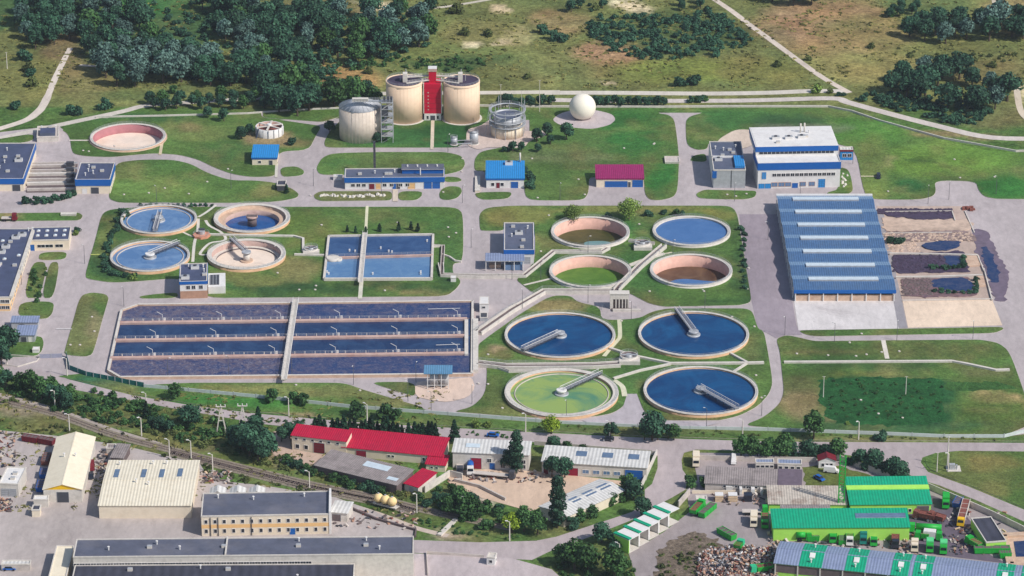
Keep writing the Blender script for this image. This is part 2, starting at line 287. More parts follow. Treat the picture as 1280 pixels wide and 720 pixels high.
# ------------------------------------------------------------------ land colours (what grows or lies where), in sRGB
SPL = []
def sp(px, py, rx, ry, col, wt=1.0): SPL.append((px, py, rx, ry, np.array(lin(col)[:3]), wt))
OL, TAN, HEATH, GR, DG, SAND, BR = (104, 118, 66), (150, 142, 92), (152, 122, 92), (76, 112, 50), (40, 88, 46), (214, 196, 164), (138, 112, 82)
for a in [(120, 20, 200, 60, (62, 92, 52)), (190, 8, 60, 14, (58, 112, 56)), (75, 70, 30, 40, BR, .7), (40, 100, 40, 30, (118, 120, 66)), (110, 100, 40, 25, (120, 112, 70), .8), (20, 60, 30, 30, (104, 110, 62)),
          (420, 100, 60, 20, (158, 128, 80)), (300, 118, 200, 10, (92, 104, 58)), (460, 6, 40, 7, SAND), (400, 10, 60, 14, (112, 106, 66)), (560, 60, 90, 45, (104, 116, 62)), (600, 40, 50, 20, (116, 116, 68)), (570, 78, 80, 10, (72, 96, 52)), (590, 57, 15, 4, SAND, .9),
          (630, 53, 14, 3, SAND, .8), (628, 12, 10, 4, SAND, .7), (645, 45, 20, 12, (170, 155, 110), .6), (700, 28, 40, 16, (140, 118, 82), .8), (785, 8, 28, 8, SAND, .9), (815, 12, 8, 5, SAND), (760, 66, 50, 18, HEATH), (745, 85, 50, 12, (140, 114, 78)), (860, 90, 110, 14, (112, 124, 54)),
          (690, 90, 60, 25, (108, 114, 64)), (762, 103, 12, 4, SAND, .8), (840, 40, 100, 30, (64, 88, 48), .8), (1010, 30, 70, 30, HEATH), (1060, 25, 60, 30, (150, 124, 88)), (1090, 40, 60, 25, (128, 116, 72), .9), (1040, 60, 50, 15, (146, 126, 84), .7), (1090, 85, 80, 20, (130, 124, 72)),
          (950, 90, 60, 18, (112, 114, 58)), (1230, 90, 60, 20, (116, 110, 66)), (1270, 20, 40, 25, (146, 132, 88)), (1160, 5, 60, 12, (92, 110, 62)), (1240, 145, 50, 16, (104, 112, 66)), (1180, 150, 30, 8, (70, 92, 52)), (1273, 115, 7, 14, SAND, .7), (1200, 170, 60, 5, (128, 112, 84), .7),
          # lawns of the plant
          (240, 165, 60, 12, (104, 124, 64), .8), (235, 160, 22, 6, (126, 116, 76), .7), (300, 190, 50, 14, (62, 104, 50), .8), (180, 148, 60, 4, (52, 98, 50), .9), (200, 240, 60, 14, (92, 124, 56), .8), (160, 220, 30, 8, (96, 116, 60), .6), (330, 240, 20, 6, (116, 118, 64), .7), (345, 180, 40, 8, (128, 116, 78), .7), (337, 172, 28, 10, (150, 130, 96), .9),
          (490, 200, 60, 8, (92, 112, 60), .6), (430, 205, 25, 8, (58, 104, 48), .7), (560, 170, 60, 16, (40, 96, 48), .9), (480, 170, 50, 16, (48, 104, 52), .8), (440, 245, 50, 8, (116, 112, 72), .7),
          (700, 195, 70, 8, (124, 134, 92), .9), (700, 180, 80, 20, (74, 112, 54), .7), (790, 165, 40, 30, (46, 108, 44), .9), (800, 160, 16, 10, (84, 126, 52), .7), (700, 235, 50, 12, (84, 116, 54), .7), (826, 225, 16, 25, (44, 112, 44), .9), (740, 205, 50, 8, (84, 112, 58), .7),
          (920, 150, 60, 12, (56, 108, 50), .9), (990, 155, 50, 12, (46, 86, 50), .8), (1080, 165, 60, 20, (72, 124, 44), .8), (1180, 200, 90, 22, (94, 136, 48), 1), (1110, 200, 10, 8, (136, 140, 88), .8), (1150, 203, 20, 4, (58, 96, 42), .8), (1145, 235, 24, 10, (40, 96, 46), 1), (1260, 235, 40, 14, (44, 112, 42), .9), (1090, 210, 22, 40, (104, 124, 60), .8), (1085, 235, 22, 10, (104, 132, 56), .8), (1010, 160, 60, 5, (120, 126, 110), .5),
          (160, 300, 60, 50, (62, 96, 48), .8), (130, 310, 14, 30, (104, 118, 60), .7), (140, 335, 30, 12, (44, 84, 46), .8), (250, 300, 30, 30, (70, 106, 50), .6), (390, 290, 40, 25, (92, 122, 50), .8), (520, 275, 50, 18, (68, 108, 46), .8), (370, 338, 30, 18, (122, 124, 74), .9), (430, 360, 140, 5, (46, 84, 46), .8), (300, 358, 40, 8, (54, 92, 48), .8), (520, 366, 50, 3, (128, 124, 80), .7), (560, 340, 15, 20, (52, 90, 48), .8), (560, 300, 18, 25, (62, 104, 48), .7), (345, 362, 30, 14, (44, 82, 46), .7), (310, 350, 40, 9, (112, 118, 64), .7),
          (650, 272, 40, 12, (122, 126, 62), .9), (780, 262, 120, 6, (116, 124, 62), .8), (900, 268, 20, 9, (124, 128, 60), .8), (800, 285, 30, 20, (48, 104, 44), .9), (800, 345, 40, 30, (56, 102, 46), .9), (930, 345, 20, 35, (50, 88, 44), .9), (880, 372, 60, 12, (70, 108, 46), .8), (690, 330, 30, 14, (52, 100, 48), .8), (925, 290, 10, 24, (60, 96, 46), .8), (910, 375, 30, 6, (50, 88, 42), .8),
          (700, 385, 40, 8, (134, 128, 82), .9), (620, 440, 20, 10, (110, 108, 66), .8), (620, 435, 10, 6, (150, 128, 100), .8), (620, 490, 18, 22, (96, 112, 58), .7), (790, 420, 30, 25, (66, 106, 48), .9), (945, 440, 14, 30, (64, 92, 48), .8), (800, 470, 30, 20, (60, 98, 48), .8), (640, 515, 60, 8, (110, 112, 66), .6), (850, 522, 60, 7, (118, 112, 66), .7), (940, 500, 20, 12, (84, 108, 54), .7), (775, 505, 12, 10, (70, 104, 50), .8),
          (390, 490, 120, 8, (108, 118, 68), .7), (490, 503, 40, 6, (122, 124, 76), .8), (500, 485, 25, 6, (92, 106, 60), .8), (300, 487, 60, 4, (128, 130, 72), .7), (300, 503, 140, 7, (56, 116, 46), .95), (150, 475, 60, 10, (30, 96, 76), .7), (430, 518, 60, 6, (62, 106, 48), .7), (560, 530, 60, 5, (96, 112, 60), .7), (800, 540, 160, 5, (100, 116, 66), .8), (1100, 549, 140, 4, (120, 122, 76), .8), (380, 518, 15, 3, (190, 160, 130), .8),
          (100, 400, 20, 40, (110, 118, 72), .8), (118, 410, 8, 25, (132, 124, 90), .7), (60, 350, 20, 30, (60, 88, 46), .8), (90, 455, 20, 12, (62, 104, 56), .8), (50, 270, 40, 4, (74, 116, 50), .8), (15, 268, 12, 4, (146, 126, 96), .7), (15, 450, 30, 8, (44, 90, 66), .7),
          (1130, 500, 55, 28, (30, 86, 44), 1), (1080, 500, 50, 28, (32, 84, 44), 1), (1160, 505, 40, 25, (30, 84, 46), 1), (1125, 515, 16, 4, (104, 110, 46), .9), (1000, 505, 28, 22, (138, 124, 88), .9), (1000, 480, 25, 12, (98, 104, 64), .7), (1250, 497, 35, 6, (196, 164, 122), 1), (1230, 513, 28, 3, (170, 158, 104), .8), (1245, 510, 40, 20, (84, 108, 46), .8), (1230, 480, 40, 9, (74, 98, 46), .8), (1150, 440, 120, 10, (92, 108, 56), .6), (1080, 457, 100, 8, (56, 92, 50), .7), (1030, 440, 50, 6, (112, 116, 68), .7), (1240, 465, 40, 8, (96, 106, 64), .8), (1040, 524, 20, 6, (122, 116, 78), .8), (1100, 470, 80, 3, (112, 120, 52), .6), (1200, 440, 60, 8, (76, 104, 50), .6), (1120, 535, 120, 8, (32, 84, 62), .5),
          (1060, 482, 22, 12, (34, 86, 44), 1), (1060, 515, 22, 12, (36, 88, 46), 1), (1100, 482, 26, 12, (30, 84, 44), 1), (1140, 482, 26, 12, (32, 84, 44), 1), (1170, 484, 16, 10, (34, 86, 46), 1), (1100, 518, 26, 12, (32, 84, 44), 1), (1140, 520, 26, 12, (34, 84, 46), 1), (1175, 515, 16, 12, (34, 88, 46), 1), (1048, 496, 12, 16, (36, 86, 46), 1), (1050, 510, 10, 3, (128, 122, 92), .8), (1060, 524, 14, 4, (112, 112, 70), .8), (1040, 478, 12, 4, (104, 116, 56), .8),
          (1220, 590, 60, 30, (98, 110, 56), .9), (1240, 580, 40, 12, (122, 118, 64), .7), (1190, 580, 30, 10, (84, 108, 52), .6), (1250, 610, 25, 8, (112, 116, 62), .6),
          # railway side and southern yards
          (60, 500, 90, 14, (66, 90, 48), .9), (180, 520, 100, 14, (84, 96, 50), .9), (120, 530, 60, 6, (130, 116, 88), .6), (250, 560, 60, 6, (126, 116, 86), .6), (160, 512, 40, 5, (112, 118, 62), .7), (60, 530, 70, 10, (98, 110, 58), .9), (20, 515, 50, 7, (150, 132, 116), .7), (260, 545, 110, 10, (98, 116, 58), .9), (380, 590, 100, 12, (92, 114, 54), .9), (360, 600, 60, 10, (96, 110, 60), .8), (350, 560, 18, 22, (186, 160, 142), .95), (375, 575, 25, 9, (182, 158, 140), .9), (440, 580, 60, 10, (104, 108, 66), .7), (520, 555, 100, 6, (104, 108, 72), .6), (490, 645, 70, 8, (102, 112, 62), .7), (540, 655, 60, 10, (92, 118, 54), .8), (600, 665, 40, 10, (76, 124, 54), .9), (560, 668, 24, 6, (196, 174, 156), .8), (460, 655, 50, 7, (196, 180, 168), .9),
          (620, 604, 50, 12, (206, 178, 156), 1), (660, 600, 40, 10, (204, 176, 152), 1), (600, 625, 30, 10, (188, 170, 156), .9), (690, 605, 60, 14, (198, 172, 150), .9), (700, 655, 50, 12, (84, 104, 54), .8), (760, 690, 50, 20, (92, 112, 56), .9), (740, 712, 70, 14, (86, 104, 54), .9), (850, 690, 40, 20, (118, 106, 92), .9), (850, 712, 40, 12, (86, 92, 58), .7), (870, 575, 18, 18, (98, 108, 52), .9), (1000, 588, 50, 9, (102, 110, 58), .8), (1080, 590, 60, 10, (90, 106, 56), .9), (940, 572, 50, 6, (112, 108, 70), .7), (190, 545, 80, 8, (112, 116, 64), .6), (300, 575, 60, 10, (104, 118, 56), .8), (150, 565, 40, 7, (110, 104, 66), .6)]: sp(*a)
SA = [np.array([s[i] for s in SPL]) for i in range(4)]; SC = np.array([s[4] for s in SPL]); SW = np.array([s[5] for s in SPL])
def land_colors(pts):
    out = np.zeros((len(pts), 4)); out[:, 3] = 1
    base_n, base_l = np.array(lin((104, 112, 62))[:3]), np.array(lin((76, 112, 50))[:3])
    for i, (x, y) in enumerate(pts):
        if y < 300: out[i, :3] = base_n; continue
        px, py = PX(x, y)
        c = (base_n if py < 134 else base_l).copy()
        if -300 < px < 1600 and -100 < py < 900:
            j1, j2 = noise.noise(Vector((x*.05, y*.05, 0))), noise.noise(Vector((x*.05, y*.05, 9)))
            q1, q2 = noise.noise(Vector((x*.2, y*.2, 3))), noise.noise(Vector((x*.2, y*.2, 13)))
            dd = ((px+j1*14+q1*6-SA[0])/SA[2])**2+((py+j2*7+q2*3-SA[1])/SA[3])**2
            for k in np.nonzero(dd < 1.6)[0]:
                e = min(1, max(0, (1.45-dd[k])/1.0)); e = e*e*(3-2*e)*SW[k]; c = c*(1-e)+SC[k]*e
            ol = max(0, noise.noise(Vector((x*.045, y*.04, 41)))+.6*noise.noise(Vector((x*.16, y*.12, 43)))-.05)*(.9 if py > 134 else .5); c = c*(1-min(.6, ol))+np.array(lin((122, 120, 72))[:3])*min(.6, ol)
            nz = noise.noise(Vector((x*.03, y*.03, 5)))+.5*noise.noise(Vector((x*.12, y*.09, 7)))
            c = c*(1+.34*nz); c[0] *= 1+.16*noise.noise(Vector((x*.06, y*.06, 20)))
        g_ = c @ np.array([.25, .65, .1]); c = (c*.90+g_*.10)*(np.array([1.14, 1.10, 1.0]) if py < 134 else np.array([1.10, 1.0, .95]))
        out[i, :3] = np.clip(c, 0, 1)
    return out
def inside(poly, pts):
    x, y = pts[:, 0], pts[:, 1]; r = np.zeros(len(pts), bool); n = len(poly)
    for i in range(n):
        (x1, y1), (x2, y2) = poly[i], poly[(i+1) % n]
        if y1 == y2: continue
        c = ((y1 > y) != (y2 > y)) & (x < (x2-x1)*(y-y1)/(y2-y1)+x1); r ^= c
    return r
HOLES = []            # (x, y, r) pits of the sunken tanks
def smooth(poly, n=2):
    for _ in range(n):
        q = []
        for i in range(len(poly)):
            a, b = np.array(poly[i]), np.array(poly[(i+1) % len(poly)])
            if np.linalg.norm(b-a) > 60: q += [tuple(a*.96+b*.04), tuple(a*.04+b*.96)]
            else: q += [tuple(a*.8+b*.2), tuple(a*.2+b*.8)]
        poly = q
    return poly
def sheet(name, poly, z, material, grid=4.0, colors=True, drop=0, label=None, kind='structure', fixcol=None, holes=True):
    poly = [(p[0], p[1]) for p in poly]; vs = [Vector(p) for p in poly]; n = len(vs); ed = [(i, (i+1) % n) for i in range(n)]
    arr = np.array(poly); x0, y0 = arr.min(0); x1, y1 = arr.max(0)
    rings = []
    for (hx, hy, hr) in (HOLES if holes else []):
        if inside(poly, np.array([[hx, hy]]))[0]:
            rp = [(hx+hr*math.cos(2*math.pi*k/48), hy+hr*math.sin(2*math.pi*k/48)) for k in range(48)]
            b = len(vs); vs += [Vector(p) for p in rp]; ed += [(b+k, b+(k+1) % 48) for k in range(48)]; rings.append((hx, hy, hr))
    if grid:
        gx, gy = np.meshgrid(np.arange(x0+grid/2, x1, grid), np.arange(y0+grid/2, y1, grid*1.3)); g = np.stack([gx.ravel(), gy.ravel()], 1)
        g += rng.uniform(-.2, .2, g.shape)*grid
        g = g[inside(poly, g)]
        for (hx, hy, hr) in rings: g = g[np.hypot(g[:, 0]-hx, g[:, 1]-hy) > hr+.6]
        vs += [Vector(p) for p in g]
    r = delaunay_2d_cdt(vs, ed, [], 0, 1e-4); V = np.array([tuple(p) for p in r[0]]); Fc = np.array([f for f in r[2]])
    cen = V[Fc].mean(1); keep = inside(poly, cen)
    for (hx, hy, hr) in rings: keep &= np.hypot(cen[:, 0]-hx, cen[:, 1]-hy) > hr*.998
    Fc = Fc[keep]; v3 = [(p[0], p[1], z) for p in V]; faces = [list(map(int, f)) for f in Fc]
    if drop:                                            # kerb face round the edge
        b = len(v3); v3 += [(p[0], p[1], z) for p in poly]+[(p[0], p[1], z-drop) for p in poly]
        faces += [[b+i, b+n+i, b+n+(i+1) % n, b+(i+1) % n] for i in range(n)]
    me = bpy.data.meshes.new(name); me.from_pydata(v3, [], faces); me.materials.append(material)
    if drop: me.materials.append(concL); me.polygons.foreach_set('material_index', [0]*len(Fc)+[1]*n)
    if colors:
        ca = me.color_attributes.new('Col', 'FLOAT_COLOR', 'POINT')
        col = land_colors([(p[0], p[1]) for p in v3]) if fixcol is None else np.tile(np.array(lin(fixcol)), (len(v3), 1))
        ca.data.foreach_set('color', col.astype(np.float32).ravel())
    me.update(); o = bpy.data.objects.new(name, me); C.objects.link(o)
    return tag(o, label=label, kind=kind)
def W(poly, z=0): return [tuple(P(a, b, z)[:2]) for a, b in poly]
def ribbon_poly(pts, wd):
    ps = [Vector(p[:2]) for p in pts]; L, Rr = [], []
    for i, p in enumerate(ps):
        t = (ps[min(i+1, len(ps)-1)]-ps[max(i-1, 0)]).normalized(); nrm = Vector((-t.y, t.x)); ww = (wd[min(len(wd)-1, int(i*len(wd)/len(ps)))] if isinstance(wd, (list, tuple)) else wd)/2
        L.append(tuple(p+nrm*ww)); Rr.append(tuple(p-nrm*ww))
    return L+Rr[::-1]
def spline(pts, n=5):
    q = []; m = len(pts)
    for i in range(m-1):
        a, b, c, d_ = [Vector(pts[max(0, min(m-1, i+k))][:2]) for k in (-1, 0, 1, 2)]
        for k in range(n):
            t = k/n; q.append(tuple(.5*((2*b)+(c-a)*t+(2*a-5*b+4*c-d_)*t*t+(3*b-a-3*c+d_)*t**3)))
    q.append(tuple(pts[-1][:2])); return q
# ------------------------------------------------------------------ sunken tanks first (they cut the land)
TANKS = {  # name: (cx, cy, rx) of the rim in the photograph's pixels, rim height above ground, water level below the rim
 'upper_left': (198.5, 274, 47.5, 1.4), 'lower_left': (187.5, 320, 49.5, 1.5), 'pale': (315, 272.5, 47.5, 1.4), 'drained': (308, 317.5, 49, 1.5),
 'brown': (738, 289.5, 49, 1.2), 'full': (864.5, 288.5, 48.5, 1.2), 'green': (738, 339, 51.3, 1.2), 'half': (864, 337.5, 51.3, 1.2),
 'c1': (700, 418.5, 69, 1.3), 'c2': (867, 417, 69, 1.3), 'c3': (702, 490.5, 71, 1.3), 'c4': (876, 488, 71.3, 1.4), 'empty': (160, 171, 47, .9)}
TW = {}
for k, (cx, cy, rx, h) in TANKS.items():
    p = P(cx, cy, h); TW[k] = (p.x, p.y, rx*mpp(cx, cy, h), h)
for k in ('pale', 'drained', 'brown', 'green', 'half', 'empty'): HOLES.append((TW[k][0], TW[k][1], TW[k][2]-.3))
# ------------------------------------------------------------------ land
grassM = terrain_mat('meadow and lawn', s1=.9, s2=.09, v1=.42, v2=.2, bump=.3)
fieldM = terrain_mat('rough meadow', s1=.5, s2=.07, v1=.55, v2=.25, bump=.6)
paveM = terrain_mat('worn paving', s1=.5, s2=.03, v1=.12, v2=.12, bump=.03, streak=.35, stain=(118, 106, 108))
sheet('ground', [(-420, 780), (420, 780), (480, 1900), (-480, 1900)], 0, fieldM, grid=3.2)
# the land beyond, all the way to the horizon
me = bpy.data.meshes.new('ground'); q = [(-30000, -20000), (30000, -20000), (30000, 60000), (-30000, 60000)]; q2 = [(-415, 785), (415, 785), (475, 1895), (-475, 1895)]
me.from_pydata([(a, b, -.3) for a, b in q+q2], [], [[0, 1, 5, 4], [1, 2, 6, 5], [2, 3, 7, 6], [3, 0, 4, 7]])
ca = me.color_attributes.new('Col', 'FLOAT_COLOR', 'POINT'); ca.data.foreach_set('color', np.tile(np.array(lin((98, 110, 62))), 8).astype(np.float32)); me.materials.append(fieldM); me.update(); tag(C.objects.link(bpy.data.objects.new('ground', me)) or C.objects[-1], kind='structure')
PAVE = (176, 166, 166)
ZZ = [.02]
def pave(name, poly, col=PAVE, sm=0, z=None, grid=0):
    if z is None: ZZ[0] += .004; z = ZZ[0]
    return sheet(name, W(smooth(poly, sm) if sm else poly), z, paveM, grid=grid, fixcol=col)
def path(name, pts, wd, col=(206, 196, 188), z=None, sm=True):
    if z is None: ZZ[0] += .004; z = ZZ[0]
    wp = [tuple(P(a, b)[:2]) for a, b in pts]
    return sheet(name, ribbon_poly(spline(wp) if sm and len(wp) > 2 else wp, wd), z, paveM, grid=0, fixcol=col)
pave('plant_yard', [(-90, 176), (45, 160), (74, 158), (95, 175), (200, 160), (318, 141), (332, 141), (340, 150), (425, 148), (560, 160), (605, 150), (660, 150), (812, 141), (882, 141), (900, 150), (1060, 155), (1300, 205), (1330, 205), (1330, 536), (1255, 546), (960, 538), (700, 530), (560, 519), (180, 484), (112, 466), (72, 470), (52, 462), (20, 460), (-90, 452)])
# outside roads
pave('main_road', [(-90, 455), (0, 457), (50, 461), (85, 474), (165, 494), (240, 507), (320, 517), (420, 526), (530, 533), (640, 539), (800, 547), (960, 552), (1340, 554), (1340, 565), (1200, 563.5), (1170, 566), (1153, 572), (1151, 578), (1160, 590), (1210, 608), (1280, 637), (1340, 664), (1340, 682), (1280, 652), (1222, 626), (1175, 607), (1145, 598), (1118, 583), (1095, 574), (1060, 569), (960, 564), (870, 562), (855, 566), (852, 575), (853, 587), (860, 597), (857, 612), (840, 622), (825, 630), (795, 648), (735, 672), (690, 688), (665, 700), (600, 697), (518, 691), (517, 675), (600, 678), (670, 676), (695, 671), (760, 650), (790, 640), (806, 628), (806, 612), (815, 605), (822, 585), (822, 570), (815, 563), (765, 559), (640, 551), (530, 546), (420, 540), (328, 530), (225, 512), (92, 487), (42, 476), (0, 469), (-90, 466)], col=(174, 162, 162))
path('dirt_track', [(88, 60), (80, 75), (68, 100), (56, 128), (45, 142), (25, 153), (-40, 172)], [2.6, 2.8, 3.0, 3.8, 4.2, 4.0, 4.0], col=(208, 196, 184))
path('dirt_track', [(-50, 184), (0, 173), (75, 156), (150, 140), (183, 132), (240, 128), (330, 122)], 4.2, col=(196, 188, 178))
path('dirt_track', [(680, 116), (760, 116), (880, 117), (960, 116), (1010, 114), (1055, 114)], 5, col=(204, 196, 184))
path('dirt_track', [(690, 125), (770, 126), (900, 126), (960, 125), (1040, 123), (1060, 128), (1100, 139), (1170, 157), (1240, 172), (1330, 173)], 5, col=(200, 190, 182))
path('dirt_track', [(885, -6), (915, 14), (937, 31), (962, 49), (1000, 77), (1030, 98), (1062, 116)], 3.2, col=(206, 192, 178))
path('dirt_track', [(480, 14), (520, 12), (560, 8), (620, -2)], 2.5, col=(196, 188, 172))
path('dirt_track', [(374, 102), (395, 109), (430, 116), (480, 117), (700, 115)], 4.5, col=(200, 192, 178))
path('dirt_track', [(1242, 0), (1246, 20)], 2, col=(190, 180, 160)); path('dirt_track', [(99, 81.5), (122, 83)], 2.5, col=(196, 184, 168))
path('dirt_track', [(1311, 165), (1280, 145), (1272, 120), (1272, 104)], 3, col=(206, 192, 172))
# southern yards
pave('works_yard', [(-90, 535), (0, 538), (70, 545), (150, 556), (250, 580), (262, 600), (330, 607), (420, 622), (470, 640), (517, 664), (517, 676), (518, 692), (522, 740), (-90, 740)], col=(176, 166, 162))
pave('paved_yard', [(518, 692), (640, 698), (690, 712), (720, 740), (518, 740)], col=(184, 172, 172))
pave('scrap_yard', [(865, 566), (940, 567), (1052, 577), (1122, 601), (1180, 612), (1240, 640), (1330, 680), (1330, 740), (800, 740), (786, 692), (830, 665), (862, 640), (858, 612), (872, 600)], col=(156, 146, 146))
pave('scrap_yard', [(1120, 615), (1175, 620), (1215, 650), (1230, 690), (1260, 705), (1140, 690), (1135, 650)], col=(104, 94, 106), sm=2)
pave('yard_earth', [(560, 588), (640, 586), (800, 604), (790, 612), (755, 600), (690, 625), (665, 640), (600, 622), (560, 606)], col=(206, 180, 158), sm=1)
pave('yard_earth', [(338, 540), (360, 538), (364, 562), (430, 572), (420, 582), (350, 578), (336, 560)], col=(190, 166, 150), sm=1)
# side lane, darker with the hall's shadow painted in, and sludge aprons
pave('side_lane', [(924, 268), (971, 268), (996, 408), (1003, 419), (982, 419), (970, 423), (947, 410), (939, 374)], col=(150, 139, 146))
pave('apron', [(992, 374), (1119, 373), (1124, 411), (998, 413)], col=(206, 200, 198))
pave('apron', [(1128, 376), (1240, 374), (1253, 407), (1135, 410)], col=(222, 200, 178))
pave('beds_floor', [(1096, 258), (1205, 258), (1240, 374), (1128, 376)], col=(182, 162, 150))
pave('alley', [(1096, 264), (1104, 264), (1134, 410), (1123, 410)], col=(150, 146, 150))
pave('gravel_pad', [(690, 150), (700, 142), (722, 137), (745, 138), (765, 143), (770, 150), (762, 157), (740, 162), (715, 160), (698, 156)], col=(188, 176, 176), sm=2, z=.212)
pave('gravel_pad', [(583, 162), (600, 158), (612, 150), (655, 165), (680, 163), (684, 170), (662, 176), (655, 186), (610, 184), (598, 188), (583, 182)], col=(200, 182, 172), sm=2, z=.216)
pave('gravel_pad', [(902, 172), (920, 162), (945, 163), (950, 178), (925, 188), (896, 178)], col=(206, 188, 172), sm=2, z=.22)
pave('silo_pad', [(519, 478), (590, 472), (594, 485), (585, 497), (560, 503), (540, 501), (519, 496)], col=(212, 188, 172), sm=1, z=.06+ZZ[0])
# lawns, each an island with its kerb
LAWNS = [
 [(76, 162), (130, 149), (183, 137), (326, 137), (327, 147), (402, 158), (395, 170), (386, 188), (348, 190), (347, 208), (345, 221), (315, 222), (290, 218), (268, 210), (248, 200), (225, 194), (195, 192), (170, 194), (140, 197), (110, 196), (92, 193), (89, 185), (88, 175), (84, 167)],
 [(350, 210), (370, 208), (381, 214), (378, 220), (352, 222)],
 [(144, 204), (175, 200), (215, 200), (238, 205), (260, 217), (288, 226), (320, 226), (345, 229), (365, 236), (374, 243), (371, 248), (350, 252), (320, 254), (150, 254), (138, 250), (136, 245), (139, 230)],
 [(-70, 268), (0, 267), (98, 266), (104, 270), (100, 276), (0, 277), (-70, 278)],
 [(-60, 184), (0, 174), (42, 167), (42, 177), (0, 182), (-60, 190)],
 [(328, 146), (330, 138), (355, 134), (428, 133), (430, 143), (420, 148), (403, 153), (335, 148)],
 [(407, 185), (405, 178), (413, 163), (425, 152), (432, 142), (434, 133), (600, 133), (607, 140), (611, 152), (604, 160), (588, 166), (576, 185)],
 [(395, 211), (402, 198), (415, 192), (470, 190.5), (557, 190.5), (577, 195), (582, 205), (577, 214), (556, 219), (430, 219), (400, 219)],
 [(556, 221), (573, 222), (578, 226), (572, 228), (556, 228)],
 [(553, 236), (562, 233), (575, 234), (578, 240), (572, 248), (560, 251), (550, 249), (549, 242)],
 [(392, 244), (400, 239.5), (490, 239.5), (490, 251), (402, 252), (394, 249)],
 [(498, 239.5), (528, 239.5), (527, 246), (520, 251), (498, 251)],
 [(593, 241), (637, 240), (640, 243), (635, 249), (605, 250.5), (596, 247)],
 [(593, 214), (593, 200), (600, 190), (625, 185), (662, 180), (662, 135), (820, 135), (822, 142), (836, 144), (843, 150), (846, 170), (849, 198), (847, 238), (842, 247), (825, 251), (812, 250), (806, 243), (805, 222), (736, 222), (736, 240), (731, 249), (720, 251), (665, 251), (656, 245), (655, 222), (607, 222), (606, 214)],
 [(857, 152), (862, 146), (880, 141), (881, 135.5), (1035, 135.5), (1060, 140), (1100, 152), (1170, 173), (1220, 186), (1262, 192), (1330, 191), (1330, 250), (1245, 249), (1230, 246), (1223, 238), (1220, 227), (1168, 226), (1170, 240), (1166, 246), (1150, 250), (1092, 250), (1080, 243), (1070, 187), (1046, 180), (945, 178), (886, 178), (884, 187), (872, 188), (862, 184), (858, 178)],
 [(862, 202), (866, 195), (882, 192), (884, 203)],
 [(869, 243), (880, 237.5), (946, 239), (944, 247), (930, 250), (875, 249)],
 [(1049, 209), (1060, 212), (1064, 222), (1067, 243), (1034, 244), (1034, 241), (1049, 237)],
 [(108, 349), (107, 343), (111, 328), (120, 297), (127, 268), (138, 262), (180, 259), (557, 259), (572, 261), (579, 268), (579, 328), (566, 330), (566, 342), (577, 352), (570, 362), (558, 371), (258, 373), (258, 358), (222, 348), (175, 352), (140, 354)],
 [(173, 371), (195, 368), (222, 366), (222, 373), (178, 374)],
 [(103, 369), (115, 366), (132, 368), (136, 373), (134, 380), (128, 400), (120, 430), (114, 447), (80, 444), (82, 435), (92, 400), (98, 378)],
 [(-60, 428), (20, 423), (52, 420), (55, 430), (52, 440), (45, 446), (0, 447), (-60, 448)],
 [(50, 316), (84, 315), (82, 325), (48, 326)], [(40, 328), (60, 328), (50, 373), (30, 373)], [(62, 328), (75, 328), (67, 373), (52, 373)],
 [(25, 378), (68, 377), (66, 392), (58, 400), (22, 396)],
 [(180, 482), (235, 479), (430, 479), (455, 488), (520, 507), (535, 514), (440, 507), (320, 495)],
 [(466, 480), (472, 478), (519, 478), (519, 496), (508, 493)],
 [(600, 287), (599, 268), (608, 260), (640, 257.5), (910, 257.5), (918, 262), (922, 270), (939, 374), (937, 379), (925, 382), (830, 384), (812, 380), (800, 374), (787, 367), (690, 363), (668, 368), (654, 357), (645, 350), (655, 343), (662, 335), (669, 325), (669, 282), (630, 282), (630, 289), (603, 289)],
 [(598, 446), (598, 430), (650, 393), (688, 370), (713, 370), (722, 378), (750, 384), (752, 401), (798, 399), (815, 390), (835, 386), (932, 386), (941, 390), (947, 411), (955, 415), (959, 435), (966, 478), (962, 492), (948, 508), (925, 520), (900, 526), (835, 526), (812, 522), (804, 512), (797, 494), (784, 494), (780, 508), (766, 517), (745, 521), (700, 524), (640, 521), (567, 515), (590, 509), (603, 497), (608, 485), (609, 456), (598, 454)],
 [(998, 413.5), (1120, 411.5), (1252, 409), (1255, 412), (1243, 417), (1018, 421), (1005, 418)],
 [(970, 424), (982, 419.5), (995, 421.5), (1018, 427), (1102, 426), (1225, 425), (1248, 429), (1262, 440), (1280, 490), (1292, 530), (1255, 545), (1180, 544), (1100, 540), (960, 535), (930, 532), (955, 522), (975, 505), (980, 490), (978, 470), (975, 440)]]
LZ = .2
for L in LAWNS: sheet('lawn', W(smooth(L, 2)), LZ, grassM, grid=3.0, drop=.13)
